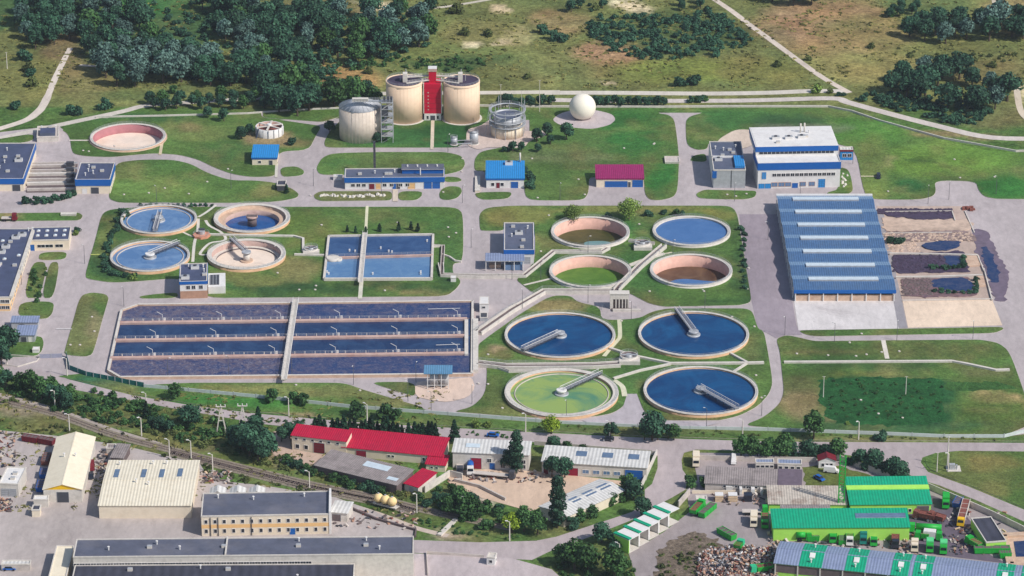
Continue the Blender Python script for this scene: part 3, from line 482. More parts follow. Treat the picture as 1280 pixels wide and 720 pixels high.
# verges outside the fence
sheet('verge', W([(73, 471), (106, 467), (180, 486), (320, 500), (440, 512), (560, 521), (640, 527), (800, 534), (960, 540), (1180, 547.5), (1255, 548), (1330, 538), (1330, 552), (960, 550), (800, 545), (640, 537), (530, 531), (420, 524), (320, 515), (240, 505), (165, 492), (88, 474)]), .16, grassM, grid=3, drop=.1)
sheet('verge', W(smooth([(1155, 575), (1167, 568.5), (1200, 566), (1330, 568), (1330, 657), (1280, 635), (1210, 606), (1162, 588)], 2)), .16, grassM, grid=3, drop=.1)
cropM = terrain_mat('tall dark crop', s1=1.4, s2=.12, v1=.55, v2=.35, bump=.5)
def ragged(pl, amp=1.1):
    out = []
    for i in range(len(pl)):
        a, b = Vector(pl[i]), Vector(pl[(i+1) % len(pl)]); k = max(1, int((b-a).length/1.2))
        for j in range(k):
            q = a.lerp(b, j/k); out.append((q.x+amp*noise.noise(Vector((q.x*.35, q.y*.35, 1)))+amp*.5*noise.noise(Vector((q.x*.9, q.y*.9, 4))), q.y+amp*noise.noise(Vector((q.x*.35, q.y*.35, 7)))+amp*.5*noise.noise(Vector((q.x*.9, q.y*.9, 9)))))
    return out
sheet('field', ragged(W([(1026, 474), (1100, 472), (1180, 474), (1178, 500), (1180, 528), (1120, 533), (1050, 531), (1030, 520), (1024, 498)]), 2.2), .206, cropM, grid=0, fixcol=(40, 86, 46))
sheet('field', ragged(W([(1180, 478), (1250, 478), (1272, 486), (1200, 490), (1182, 488)]), 2.0), .206, cropM, grid=0, fixcol=(62, 98, 50))
sheet('grass_patch', ragged(W([(1004, 583), (1050, 583), (1105, 600), (1100, 602), (1058, 603), (1056, 609), (1004, 607)]), 1.2), .13+ZZ[0]*.1, grassM, grid=0, fixcol=(96, 106, 56))
sheet('spoil_ground', ragged(W([(822, 690), (838, 676), (862, 664), (885, 668), (906, 684), (890, 700), (872, 735), (815, 735)]), 2.4), .134+ZZ[0]*.1, terrain_mat('dark spoil', s1=.8, s2=.1, v1=.5, v2=.3, bump=.6), grid=0, fixcol=(112, 100, 88))
# footpaths over the lawns
ZZ[0] = .225
for pts, wd, col in [([(541, 150), (540, 187)], 1.5, (206, 192, 172)), ([(459, 258), (457, 293)], 1.2, (214, 210, 180)), ([(452, 349), (450, 374)], 1.6, (204, 200, 184)), ([(494, 237), (494, 252)], 2.2, (206, 190, 172)),
                     ([(204, 171), (200, 194)], 1.3, (206, 190, 160)), ([(86, 176), (113, 176)], 1.3, (206, 196, 186)), ([(346, 205), (345, 222)], 1.2, (206, 200, 186)), ([(1104, 426), (1109, 449)], 1.7, (210, 202, 190)),
                     ([(774, 400), (775, 420), (772, 426), (765, 434), (755, 446)], 1.6, (208, 206, 176)), ([(768, 476), (778, 484), (781, 496)], 2.0, (208, 206, 180)), ([(655, 357), (680, 351), (692, 348)], 1.3, (206, 198, 186)),
                     ([(787, 331), (812, 322), (840, 316)], 1.0, (206, 200, 176)), ([(229, 291), (240, 296), (248, 298)], 1.0, (206, 200, 186)), ([(248, 272), (258, 266), (270, 257)], 1.2, (206, 202, 190)), ([(248, 274), (247, 290), (243, 305), (241, 328)], 1.2, (200, 196, 186)),
                     ([(257, 276), (262, 283), (275, 290), (282, 298), (278, 302), (262, 305), (250, 318), (259, 319)], 1.2, (206, 200, 190)), ([(1076, 221), (1096, 221)], .8, (206, 196, 166)), ([(113, 319), (128, 319)], .7, (190, 196, 110)), ([(70, 412), (90, 412)], .5, (225, 222, 220))]:
    path('footpath', pts, wd, col, sm=True)
ZZ[0] = .24
pave('spur_road', [(784, 493), (796, 493), (806, 520), (815, 526), (900, 529), (880, 534), (740, 532), (728, 526), (765, 519), (779, 509)], col=(176, 168, 172), z=.245)
# puddles, sludge and water of the drying beds
bedW = water_mat('bed water', (20, 48, 92), (70, 76, 104), scale=.35, lo=.4, hi=.7, det=8, rough=.2, spec=.35)
# ------------------------------------------------------------------ railway
def rail_line(pts, name='railway_track'):
    wp = spline([tuple(P(a, b)[:2]) for a, b in pts], 10); m = MB(); poly = ribbon_poly(wp, 4.6)
    n = len(wp)
    for i in range(n-1):
        a, b = poly[i], poly[i+1]; c, d_ = poly[2*n-2-i], poly[2*n-1-i]
        m.face([(*a, .09), (*d_, .09), (*c, .09), (*b, .09)], ballast)
    for i in range(n-1):
        a, b = Vector((*wp[i], .3)), Vector((*wp[i+1], .3)); u = (b-a).normalized(); s = Vector((-u.y, u.x, 0)); L = (b-a).length
        for k in range(int(L/.75)):
            c = a+u*(k*.75+.2); m.bar(c-s*1.25+Vector((0, 0, -.14)), c+s*1.25+Vector((0, 0, -.14)), .26, sleeper, .16)
        for q in (-.75, .75): m.bar(a+s*q, b+s*q, .12, railm, .16)
    return tag(m.build(name), kind='structure')
rail_line([(-60, 488), (0, 501), (70, 518), (140, 543), (212, 562), (320, 589), (390, 606), (460, 620), (520, 635), (560, 644), (640, 660)])
rail_line([(212, 566), (320, 594), (390, 611), (440, 622), (480, 630), (520, 641)])
path('gravel_path', [(-60, 483), (0, 494), (70, 513), (140, 538), (200, 556)], 3.2, (168, 156, 148), z=.03)
path('gravel_path', [(440, 632), (480, 645), (520, 660), (560, 670)], 2.6, (196, 180, 166), z=.034)
# ------------------------------------------------------------------ round tanks
def rot(a): return Vector((math.cos(a), math.sin(a), 0))
def railing(m, pts, z, h=1.05, step=3, mt=None, closed=False):
    pts = [Vector((p[0], p[1], z)) for p in pts]; mt = mt or steel
    if closed: pts.append(pts[0])
    for a, b in zip(pts[:-1], pts[1:]):
        for q in (h, h*.5): m.bar(a+Vector((0, 0, q)), b+Vector((0, 0, q)), .07, mt)
        n = max(1, round((b-a).length/step))
        for k in range(n): p = a.lerp(b, k/n); m.bar(p, p+Vector((0, 0, h)), .07, mt)
def water_disk(r, z, m, n=64):
    mb = MB(); mb.face([(r*math.cos(2*math.pi*i/n), r*math.sin(2*math.pi*i/n), z) for i in range(n)], m); return mb
WTR = {'c1': water_mat('deep blue water', (0, 56, 104), (14, 88, 136), scale=.05, lo=.42, hi=.74, rough=.1, det=7, fine=.04, spec=.38), 'sky': water_mat('pale blue water', (82, 118, 162), (108, 140, 178), scale=.12, rough=.12),  # deep blue base colour holds the sky's reflection on the clarifiers
       'full': water_mat('mid blue water', (66, 106, 158), (78, 116, 166), scale=.08), 'brown': water_mat('brown olive water', (58, 64, 30), (88, 86, 44), scale=.1, rough=.3, spec=.3), 'red': water_mat('reddish brown water', (80, 58, 44), (108, 84, 64), scale=.1, rough=.3, spec=.3),
       'green': water_mat('green algae water', (74, 112, 44), (92, 128, 54), scale=.15, rough=.5, spec=.2), 'algae': water_mat('swirled algae water', (142, 164, 92), (84, 132, 104), scale=.05, lo=.47, hi=.66, rough=.4, det=7, spec=.2),
       'teal': water_mat('teal water film', (104, 142, 142), (120, 150, 150), scale=.1), 'sand': mat('pale dusty floor', (232, 214, 198), var=.12, scale=.15, dirt=.4, dirtcol=(205, 170, 140)), 'navy': water_mat('dark blue water', (22, 70, 130), (42, 92, 152), scale=.12)}
gridM = mat('grating', (128, 130, 140), var=.25, scale=2)
def bridge(root, R0, ang, L0, L1, z, wd=2.0, name='bridge', chan=True):
    u = rot(ang); s = Vector((-u.y, u.x, 0)); m = MB()
    a, b = u*L0+Vector((0, 0, z)), u*L1+Vector((0, 0, z))
    wd *= .8; m.bar(a, b, wd, gridM, .2)
    for k in (-1, 1):
        off = s*k*wd/2; p, q = a+off, b+off
        m.bar(p+Vector((0, 0, -.5)), q+Vector((0, 0, -.5)), .16, steelD)
        m.bar(p+Vector((0, 0, 1.1)), q+Vector((0, 0, 1.1)), .14, white); m.bar(p+Vector((0, 0, .5)), q+Vector((0, 0, .5)), .08, steel)
        n = int((b-a).length/2)
        for i in range(n+1): c = p.lerp(q, i/n); m.bar(c+Vector((0, 0, -.5)), c+Vector((0, 0, 1.1)), .11, steel)
        for i in range(n):
            c, e = p.lerp(q, i/n), p.lerp(q, (i+1)/n); m.bar(c+Vector((0, 0, -.5)), e+Vector((0, 0, .1)), .08, steelD)
    n = int((b-a).length/4)
    for i in range(n): c = a.lerp(b, (i+.5)/n); m.bar(c-s*wd*.5, c-s*wd*.5+Vector((0, 0, -1.4)), .14, steelD)
    m.build(name, root)
def round_tank(key, label, wkey, below, wallm, floor=False, name='settling_tank', rimw=.8, inner=None, launder=True, bang=None, b0=0, b1=1, group=None, wside=None, column=True, rail=True):
    x, y, r, h = TW[key]; t = empty(name, (x, y, 0), 0, label, 'tank', group)
    m = MB(); m.ring(0, 0, -.3 if below < h else -(below-h)-.3, h, r-rimw, r, wallm, 80, inner or wallm, conc); m.build('wall', t)
    m = MB(); m.ring(0, 0, h, h+.22, r-rimw-.1, r+.12, concL, 80); cop = m.build('coping', t)
    zw = h-below; wm = WTR[wkey]
    o = water_disk(r-rimw+.02, zw, wm).build('basin_floor' if floor else 'water', t)
    if launder:
        m = MB(); rr = r-rimw-1.6; m.ring(0, 0, max(zw-.4, -9), zw+.28, rr-.28, rr, conc, 80, conc); m.build('overflow_channel', t)
    if rail:
        m = MB(); railing(m, [rot(2*math.pi*i/48)*(r-.1) for i in range(48)], h+.22, .95, 4, closed=True); m.build('railing', cop)
    if column:
        m = MB(); m.cyl(0, 0, zw-.5, h+.5, 1.3, concL, 20); m.cyl(0, 0, h+.5, h+1.2, 1.9, white if key in ('c3', 'lower_left') else steel, 20); m.cyl(0, 0, zw-.3, zw+.5, 2.6, concT if floor else steel, 20); m.build('centre_column', t)
    if bang is not None: bridge(t, r, bang, b0*r, b1*r, h+1.0, 2.0 if r < 19.5 else 2.3, 'scraper_bridge')
    return t
def ang_px(k, px, py): x, y, r, h = TW[k]; p = P(px, py, h+1); return math.atan2(p.y-y, p.x-x)
wallO = mat('ochre tank wall', (206, 168, 132), var=.14, scale=.5, dirt=.4, dirtcol=(170, 120, 100))
wallPk = mat('pink tank lining', (222, 178, 162), var=.1, scale=.5, dirt=.4, dirtcol=(190, 140, 125))
wallRd = mat('rose tank lining', (176, 118, 122), var=.14, scale=.4, dirt=.5, dirtcol=(130, 84, 92))
CG = 'large clarifiers in the lower plant'
round_tank('c1', 'large round clarifier of deep blue water with bridge reaching in from left', 'c1', .55, wallO, launder=False, bang=ang_px('c1', 655, 436), b0=.02, b1=1.0, rimw=.9, group=CG)
round_tank('c2', 'large round clarifier of deep blue water with bridge reaching down from top rim', 'c1', .55, wallO, launder=False, bang=ang_px('c2', 850, 391), b0=.0, b1=1.05, rimw=.9, group=CG)
t = round_tank('c3', 'large round clarifier covered in yellow green algae with white hub', 'algae', .7, wallO, bang=ang_px('c3', 747, 467), b0=.0, b1=1.02, rimw=1.9, group=CG)
round_tank('c4', 'large round clarifier of deep blue water with bridge reaching to lower right', 'c1', .55, wallO, launder=False, bang=ang_px('c4', 918, 508), b0=-.05, b1=1.0, rimw=.9, group=CG)
LG = 'round settling tanks in the left plant'
round_tank('upper_left', 'round tank of pale blue water with short walkway standing at its front half', 'sky', .7, wallO, bang=ang_px('upper_left', 193, 291), b0=-.35, b1=.95, rimw=.8, group=LG)
round_tank('lower_left', 'round tank of pale blue water with small white hub, nearest the office drive', 'sky', .7, wallO, bang=ang_px('lower_left', 220, 304), b0=.0, b1=1.0, rimw=.8, group=LG)
t = round_tank('pale', 'sunken round tank with stepped tan walls, dark blue water and dark pillar', 'navy', 3.3, wallO, inner=concT, launder=False, column=False, rimw=1.6, group=LG)
x, y, r, h = TW['pale']; m = MB(); m.ring(0, 0, -2.0, .2, r-4.4, r-1.5, concT, 80, concP); m.build('ledge', t)
m = MB(); m.cyl(0, 0, -2, 1.6, 1.9, concD, 20); m.cyl(0, 0, 1.6, 2.4, 2.4, concP, 20); m.box(-2.2, -1.2, 1.9, 2.2, 1.2, 2.5, concD); m.build('centre_column', t)
t = round_tank('drained', 'drained round tank with pale sandy floor, white hub and grey walkway', 'sand', 3.0, wallO, floor=True, inner=concP, launder=False, rimw=1.7, group=LG, bang=ang_px('drained', 294, 302), b0=.05, b1=1.0)
x, y, r, h = TW['drained']; m = MB(); m.ring(0, 0, -1.6, -.9, r-3.4, r-1.7, concL, 80, concD); m.build('ledge', t)
MG = 'round tanks of the middle group'
t = round_tank('brown', 'deep round tank with pink lining and low brown water', 'brown', 5.1, concL, inner=wallPk, launder=False, column=False, rimw=1.1, group=MG)
m = MB(); m.prism([(3+5.6*math.cos(a), -1.0+3.8*math.sin(a)+.5*math.cos(2*a)) for a in [2*math.pi*i/24 for i in range(24)]], -4.1, -3.87, WTR['teal']); m.build('shallow_pool', t)
round_tank('full', 'round tank filled to the brim with flat mid blue water', 'full', .5, concL, launder=False, column=False, rimw=1.1, group=MG)
round_tank('green', 'deep round tank with pink lining and bright green water', 'green', 4.8, concL, inner=wallPk, launder=False, column=False, rimw=1.1, group=MG)
t = round_tank('half', 'deep round tank with pink lining, reddish mud and blue puddle', 'red', 5.0, concL, inner=wallPk, launder=False, column=False, rimw=1.1, group=MG)
m = MB(); m.prism([(.5+9.5*math.cos(a), -1.5+3.6*math.sin(a)+.8*math.cos(3*a)) for a in [2*math.pi*i/32 for i in range(32)]], -4.0, -3.77, WTR['full']); m.build('shallow_pool', t)
t = round_tank('empty', 'empty round tank with rose pink wall and dusty pale floor', 'sand', 4.0, wallO, floor=True, inner=wallRd, launder=False, column=False, name='storage_tank', rimw=1.0)
m = MB(); x, y, r, h = TW['empty']; m.ring(0, 0, -.2, h-.35, r, r+.6, concT, 80); m.build('skirt', t)
# ------------------------------------------------------------------ buildings
def frame(rfl, rfr, rbr, rbl, h):
    A, B, D, E = P(*rfl, h), P(*rfr, h), P(*rbr, h), P(*rbl, h); u = (B-A); wd = u.length; u.normalize(); v = Vector((-u.y, u.x, 0))
    dp = ((D-B).dot(v)+(E-A).dot(v))/2
    sh = ((D-B).dot(u)+(E-A).dot(u))/2
    A = A+u*sh*.5; return Vector((A.x, A.y, 0)), math.atan2(u.y, u.x), wd, dp
WIN = {}
def add_window(root, side, pos, z, ww, hh, w, d, gl=None, fr=None, name='window'):
    gl, fr = gl or glass, fr or white; key = (name, round(ww, 2), round(hh, 2), gl.name, fr.name)
    if key not in WIN:
        m = MB(); t = .12 if name == 'window' else .1
        m.box(-ww/2, -.07, 0, ww/2, .03, hh, gl)
        for a, b, c, e in ((-ww/2-t, -t, ww/2+t, 0), (-ww/2-t, hh, ww/2+t, hh+t), (-ww/2-t, 0, -ww/2, hh), (ww/2, 0, ww/2+t, hh)): m.box(a, -.12, b, c, .03, e, fr)
        if name == 'window' and ww > 1.3: m.box(-.04, -.1, 0, .04, .02, hh, fr)
        if name == 'door' and hh > 2.4:
            for k in range(1, 4): m.box(-ww/2, -.09, hh*k/4-.03, ww/2, -.06, hh*k/4+.03, steelD)
        WIN[key] = m.build(name, root)
        o = WIN[key]
    else: o = bpy.data.objects.new(name, WIN[key].data); C.objects.link(o); o.parent = root
    if side == 'f': o.location = (pos, 0, z)
    elif side == 'r': o.location = (w, pos, z); o.rotation_euler = (0, 0, math.pi/2)
    elif side == 'l': o.location = (0, pos, z); o.rotation_euler = (0, 0, -math.pi/2)
    return o
def vents(root, w, d, z, pts, zf=None):
    for i, (a, b, k) in enumerate(pts):
        m = MB(); zz = z if zf is None else zf(a*w, b*d)
        if k == 'pipe': m.cyl(0, 0, -.3, 1.1, .22, white, 10); m.cyl(0, 0, 1.1, 1.35, .4, white, 10)
        elif k == 'box': m.box(-.8, -.6, -.2, .8, .6, .9, concL, steel)
        elif k == 'big': m.box(-1.6, -1.1, -.2, 1.6, 1.1, 1.2, white, steel); m.cyl(0, 0, 1.2, 1.5, .7, steelD, 12)
        elif k == 'dome': m.box(-.7, -.7, -.1, .7, .7, .4, white); m.sphere(0, 0, .4, .62, skyl, 12, 8, .6)
        elif k == 'stack': m.cyl(0, 0, -.3, 4, .35, concL, 12)
        m.build('chimney' if k == 'stack' else 'roof_vent', root, (a*w, b*d, zz))
def building(name, label, quad, h, wallm, roofm, roof='flat', rise=1.5, fascia=None, fh=.8, wins=(), doors=(), vent=(), cat='building', over=.35, group=None, sky=(), band=None, skym=None, base=None, endm=None, par=.35):
    loc, ang, w, d = frame(*quad, h); t = empty(name, loc, ang, label, cat, group)
    t['w'] = w; t['d'] = d
    m = MB()
    if roof == 'gable_y':  # ridge runs into depth
        m.prism([(0, 0), (w, 0), (w, d), (0, d)], -.2, h-.02, wallm)
        for yy in (0, d): m.face([(0, yy, h-.02), (w, yy, h-.02), (w/2, yy, h+rise-.05)], endm or wallm, flip=yy > 0)
    elif roof == 'gable_x':
        m.prism([(0, 0), (w, 0), (w, d), (0, d)], -.2, h-.02, wallm)
        for xx in (0, w): m.face([(xx, 0, h-.02), (xx, d, h-.02), (xx, d/2, h+rise-.05)], endm or wallm, flip=xx == 0)
    elif roof == 'mono':
        m.hull([(0, 0, -.2), (w, 0, -.2), (w, d, -.2), (0, d, -.2)], [(0, 0, h-.02), (w, 0, h-.02), (w, d, h+rise-.02), (0, d, h+rise-.02)], wallm)
    else: m.box(0, 0, -.2, w, d, h, wallm)
    if band: m.box(-.03, -.03, band[0], w+.03, d*.5, band[1], band[2])
    if base: m.box(-.05, -.05, -.2, w+.05, d+.05, base[0], base[1])
    m.build('wall', t)
    m = MB(); o = over; th = .18
    zf = None
    if roof == 'flat':
        m.box(.25, .25, h-.1, w-.25, d-.25, h+.04, roofm)
        for a, b, c, e in ((-.1, -.1, w+.1, .25), (-.1, d-.25, w+.1, d+.1), (-.1, .25, .25, d-.25), (w-.25, .25, w+.1, d-.25)): m.box(a, b, h-.15, c, e, h+par, concL)
        zf = lambda x, y: h+.04
    elif roof == 'mono':
        m.hull([(-o, -o, h), (w+o, -o, h), (w+o, d+o, h+rise), (-o, d+o, h+rise)], [(-o, -o, h+th), (w+o, -o, h+th), (w+o, d+o, h+rise+th), (-o, d+o, h+rise+th)], roofm)
        zf = lambda x, y: h+rise*y/d+th
    elif roof == 'gable_x':
        for y0, y1, z0, z1 in ((-o, d/2, h, h+rise), (d/2, d+o, h+rise, h)):
            m.hull([(-o, y0, z0), (w+o, y0, z0), (w+o, y1, z1), (-o, y1, z1)], [(-o, y0, z0+th), (w+o, y0, z0+th), (w+o, y1, z1+th), (-o, y1, z1+th)], roofm)
        m.box(-o, d/2-.25, h+rise+th-.1, w+o, d/2+.25, h+rise+th+.04, roofm)
        zf = lambda x, y: h+rise*(1-abs(y-d/2)/(d/2))+th
    elif roof == 'gable_y':
        for x0, x1, z0, z1 in ((-o, w/2, h, h+rise), (w/2, w+o, h+rise, h)):
            m.hull([(x0, -o, z0), (x1, -o, z1), (x1, d+o, z1), (x0, d+o, z0)], [(x0, -o, z0+th), (x1, -o, z1+th), (x1, d+o, z1+th), (x0, d+o, z0+th)], roofm)
        m.box(w/2-.25, -o, h+rise+th-.1, w/2+.25, d+o, h+rise+th+.04, roofm)
        zf = lambda x, y: h+rise*(1-abs(x-w/2)/(w/2))+th
    ro = m.build('roof', t)
    if fascia:
        m = MB(); m.box(-.22, -.22, h-fh, w+.22, -.02, h+.3 if roof == 'flat' else h-.05, fascia); m.box(w+.02, -.02, h-fh, w+.24, d, h+.3 if roof == 'flat' else h-.05, fascia); m.box(-.24, -.02, h-fh, -.02, d, h+.3 if roof == 'flat' else h-.05, fascia); m.build('fascia', t)
    for wi in wins:      # (side, list of fractions or count, z, w, h[, glass[, frame]])
        side, fr, z, ww, hh = wi[:5]; L = w if side == 'f' else d
        if isinstance(fr, int): fr = [(i+.5)/fr for i in range(fr)]
        for f_ in fr: add_window(t, side, f_*L, z, ww, hh, w, d, *wi[5:])
    for side, f_, ww, hh, mt in doors: add_window(t, side, f_*(w if side == 'f' else d), .05, ww, hh, w, d, mt, steel if mt is not white else concL, 'door')
    vents(ro, w, d, h, vent, zf)
    for (a, b, sw, sd) in sky:       # skylights, fractions and metres
        x0, x1, y0, y1 = a*w-sw/2, a*w+sw/2, b*d-sd/2, b*d+sd/2
        m = MB(); q = [(x0, y0), (x1, y0), (x1, y1), (x0, y1)]
        m.hull([(x, y, zf(x, y)-.1) for x, y in q], [(x, y, zf(x, y)+.16) for x, y in q], steel, skym or skyl); m.build('skylight', ro)
    return t, w, d, zf
# --- north row
building('screen_house', 'low building with blue edged roof at far left edge by the channels', ((-60, 224), (30, 224), (41, 179), (-42, 180)), 5.4, cream, navy2, fascia=blue, fh=2.2, wins=[('f', [.3, .5], .8, 2, 1.6)], doors=[('f', .9, 3.2, 2.8, steelD)], vent=[(.62, .3, 'pipe'), (.64, .6, 'box'), (.66, .45, 'pipe'), (.63, .8, 'pipe'), (.85, .5, 'big'), (.82, .62, 'box'), (.75, .2, 'box')])
building('screen_house', 'square building with blue band and dark roof right of the concrete channels', ((95, 225), (138, 225), (143, 204), (100, 204)), 6.2, cream, navy2, fascia=blue, fh=2.6, wins=[('r', 3, 1.2, 1.2, 1.2)], doors=[('f', .55, 3.2, 2.8, steelD), ('f', .25, 2, 2.2, white)], vent=[(.25, .25, 'pipe'), (.3, .5, 'pipe'), (.45, .4, 'pipe'), (.42, .7, 'box'), (.28, .75, 'pipe'), (.7, .5, 'box')])
t, w, d, zf = building('pump_house', 'small pump house with slate panel roof behind the paved yard, far left', ((46, 172), (73, 171), (72, 158), (49, 158)), 2.2, concL, conc, vent=[(.2, .8, 'pipe'), (.6, .85, 'box'), (.85, .8, 'pipe')])
m = MB(); m.box(.15*w, .1*d, 2.2, .85*w, .6*d, 3.6, navy, navy2); m.build('roof_box', t)
building('blue_hut', 'small hut with bright blue mono pitch roof near the white sludge tank', ((316, 197), (347, 197), (347, 184), (317, 184)), 3.6, cream, blueL, 'mono', 1.0, fascia=blue, fh=.7, wins=[('f', [.3], 1.1, 1.2, 1.0)], doors=[('f', .75, 1.4, 2.2, steelD)])
t, w, d, zf = building('boiler_house', 'long low white building with grey roof and continuous blue band', ((431, 223), (555, 222), (554, 210), (433, 212)), 5.0, white, navy, fascia=blue, fh=1.9, wins=[('f', [.08, .135, .19, .4, .47, .56, .63], 1.2, 1.5, 1.3), ('r', 2, 1.2, 1.2, 1.2)], doors=[('f', .27, 2.2, 2.4, maroon), ('f', .335, 2, 2.5, orange), ('f', .5, 1.6, 2.4, blue), ('f', .535, 1.6, 2.4, steelD), ('f', .67, 3, 2.6, orange), ('f', .835, 3.2, 3, blue), ('f', .92, 3.2, 3, blue)], vent=[(.15, .4, 'box'), (.3, .5, 'pipe'), (.42, .4, 'box'), (.46, .4, 'box'), (.5, .6, 'pipe')])
m = MB(); m.box(w*.575, d*.45, 5, w*.995, d*.98, 7.0, blue, felt); m.box(w*.57, d*.40, 7.0, w, d, 7.15, concL, felt)
for f_ in (.63, .73, .83, .93): m.cyl(w*f_, d*.72, 7.1, 7.9, .35, white, 10)
m.build('clerestory', t)
m = MB(); m.cyl(w*.76, d*.3, 5, 8.2, .25, white, 10); m.build('chimney', t)
building('blue_roof_house', 'white house with bright standing seam blue roof by the road junction', ((608, 223), (655, 223), (655, 205), (608, 205)), 4.4, white, blueL, 'mono', 1.3, fascia=blue, fh=.7, wins=[('f', [.17, .42], 1, 1.3, 1.4)], doors=[('f', .31, 1.4, 2.4, maroon), ('f', .75, 3, 2.8, blue)], vent=[(.9, .95, 'stack'), (.6, .8, 'big')])
building('garage', 'cream garage with magenta mono pitch roof and two blue gates', ((745, 223), (804, 223), (804, 209), (745, 209)), 4.0, cream, purple, 'mono', 1.0, doors=[('f', .42, 9.5, 2.7, blue), ('f', .7, 1.0, 2.3, steelD), ('f', .875, 4.5, 3.2, blue)], cat='garage', fascia=purple, fh=.5)
t, w, d, zf = building('filter_house', 'tall pale grey building with slate roof and turquoise corner, left of process building', ((892, 213), (932, 213), (926, 178), (887, 177)), 8.0, steel, navy, vent=[(.15, .75, 'pipe'), (.4, .7, 'pipe'), (.6, .7, 'box'), (.8, .8, 'pipe'), (.7, .6, 'box'), (.35, .5, 'box'), (.2, .35, 'big')])
m = MB(); m.box(w*.68, d*.08, 8.0, w*.99, d*.45, 9.0, blueL); m.build('roof_box', t); m = MB(); m.box(-.5, -.3, 4.6, 1.3, 1.2, 7.6, blue); m.build('corner_box', t); m = MB(); m.box(-.25, 1.2, .3, -.03, d, 7.6, white); m.build('side_panel', t)
m = MB(); m.box(w*.02, d*.43, 8, w*.98, d*.46, 8.7, white); m.build('parapet', t); m = MB(); m.box(w*.55, -.12, .1, w*.57, -.01, 8, steelD); m.build('downpipe', t)
# process building: lower block with a set-back upper storey
t, w, d, zf = building('process_building', 'large white process building with two royal blue bands and set back upper storey', ((946, 205), (1049, 203), (1046, 186), (944, 188)), 11.2, white, white, fascia=blue, fh=2.8, wins=[('f', [.03+.19, ], 20, .1, .1)], doors=[('f', .78, 2.8, 3.8, blueL), ('f', .05, 2.6, 2.2, blueL), ('f', .125, 2.6, 2.2, blueL), ('f', .455, 2.4, 2.2, blue)])
for o in [x for x in C.objects if x.parent == t and x.name.startswith('window')]: bpy.data.objects.remove(o)
for i in range(14): add_window(t, 'f', w*(.20+.055*i), 5.4, w*.045, 1.3, w, d)
for f_ in (.205, .29, .37, .55, .66): add_window(t, 'f', w*f_, .9, 2.4, 1.7, w, d, glassB, brown)
add_window(t, 'f', w*.075, 4.4, 1.7, 3.0, w, d, blueL, steel)
m = MB(); m.box(0, d*.56, 11.2, w, d+16, 15.2, white); m.build('upper_storey', t)
m = MB(); m.box(-.2, d*.56-.2, 13.2, w+.2, d+16.2, 15.5, blue, white); m.build('upper_fascia', t)
m = MB(); m.box(.3, d*.56+.3, 15.45, w-.3, d+15.7, 15.6, white); m.build('upper_roof', t)
m = MB(); m.box(w*.04, d*.56-.1, 12.1, w*.95, d*.56+.1, 13.1, glass)
for i in range(18): m.box(w*(.04+.0506*i)-.06, d*.56-.14, 12.1, w*(.04+.0506*i)+.06, d*.56, 13.1, white)
m.build('strip_window', t)
for a, b, k in ((.27, .5, 'big'), (.43, .5, 'big'), (.59, .55, 'big'), (.65, .6, 'box'), (.28, .2, 'box'), (.6, .95, 'stack'), (.65, .98, 'stack'), (.7, .9, 'pipe')): vents(t, w, 16, 15.6, [(a, b, k)]); list(C.objects)[-1].location.y += d*.6
t2, w2, d2, _ = building('annex', 'small annex with pale blue front and dark red roof edge beside process building', ((1050, 188), (1066, 188), (1065, 184), (1050, 184)), 4.5, blueL, whiteR, fascia=maroon, fh=.5, wins=[('f', [.35, .75], 1.5, 1.6, 1.4)])
# blue sludge hall: seven shallow ridges
Lq = ((992, 363), (1117, 363), (1092, 246), (972, 246)); h = 4.6
loc, ang, w, d = frame(*Lq, h); t = empty('sludge_hall', loc, ang, 'huge hall with ribbed blue roof of seven bays and seven pale skylights', 'hall')
sh = (P(1092, 246, h)-P(1117, 363, h)).x/d*0+((P(972, 246, h)-P(992, 363, h)).x)/d*.0
m = MB(); m.box(.2, .2, -.2, w-.2, .7, 2.6, concT); m.box(.2, .7, -.2, .7, d-.3, h, steel); m.box(w-.7, .7, -.2, w-.2, d-.3, h, conc); m.box(.7, d-.8, -.2, w-.7, d-.3, h, conc); m.box(.7, .7, .1, w-.7, d-.8, .4, concD); m.build('wall', t)
bay = d/7; rise = 1.3
for k in range(7):
    y0, y1 = k*bay, (k+1)*bay; ym = y0+bay*.55; m = MB()
    for a, b, za, zb, mm in ((y0-.01, ym, h, h+rise, hallShade), (ym, y1-.02, h+rise, h+.15, hallLit)):
        m.hull([(-.4, a, za), (w+.4, a, za), (w+.4, b, zb), (-.4, b, zb)], [(-.4, a, za+.2), (w+.4, a, za+.2), (w+.4, b, zb+.2), (-.4, b, zb+.2)], mm)
    rb = m.build('roof_bay', t)
    m = MB(); m.box(w*.15, ym-1.5, h+rise-.1, w*.85, ym+1.5, h+rise+.6, steel, skyl); m.build('skylight', rb)
m = MB(); m.box(-.45, -.5, h-1.1, w+.45, -.02, h+.15, blue); m.build('fascia', t)
m = MB(); m.box(-.5, d-.2, h-.2, w+.5, d+1.0, h+1.0, white); m.build('rear_parapet', t)
for i in range(8): m = MB(); m.box(-.2, -.2, -.1, .2, .2, 3.6, white); m.build('post', t, (i*w/7 if 0 < i < 7 else (.25 if i == 0 else w-.25), -.02, 0))
for i in range(14): m = MB(); m.bar((0, 0, .1), (0, 0, h), .35, white); m.build('post', t, (-.5, (i+.5)*d/14, 0))
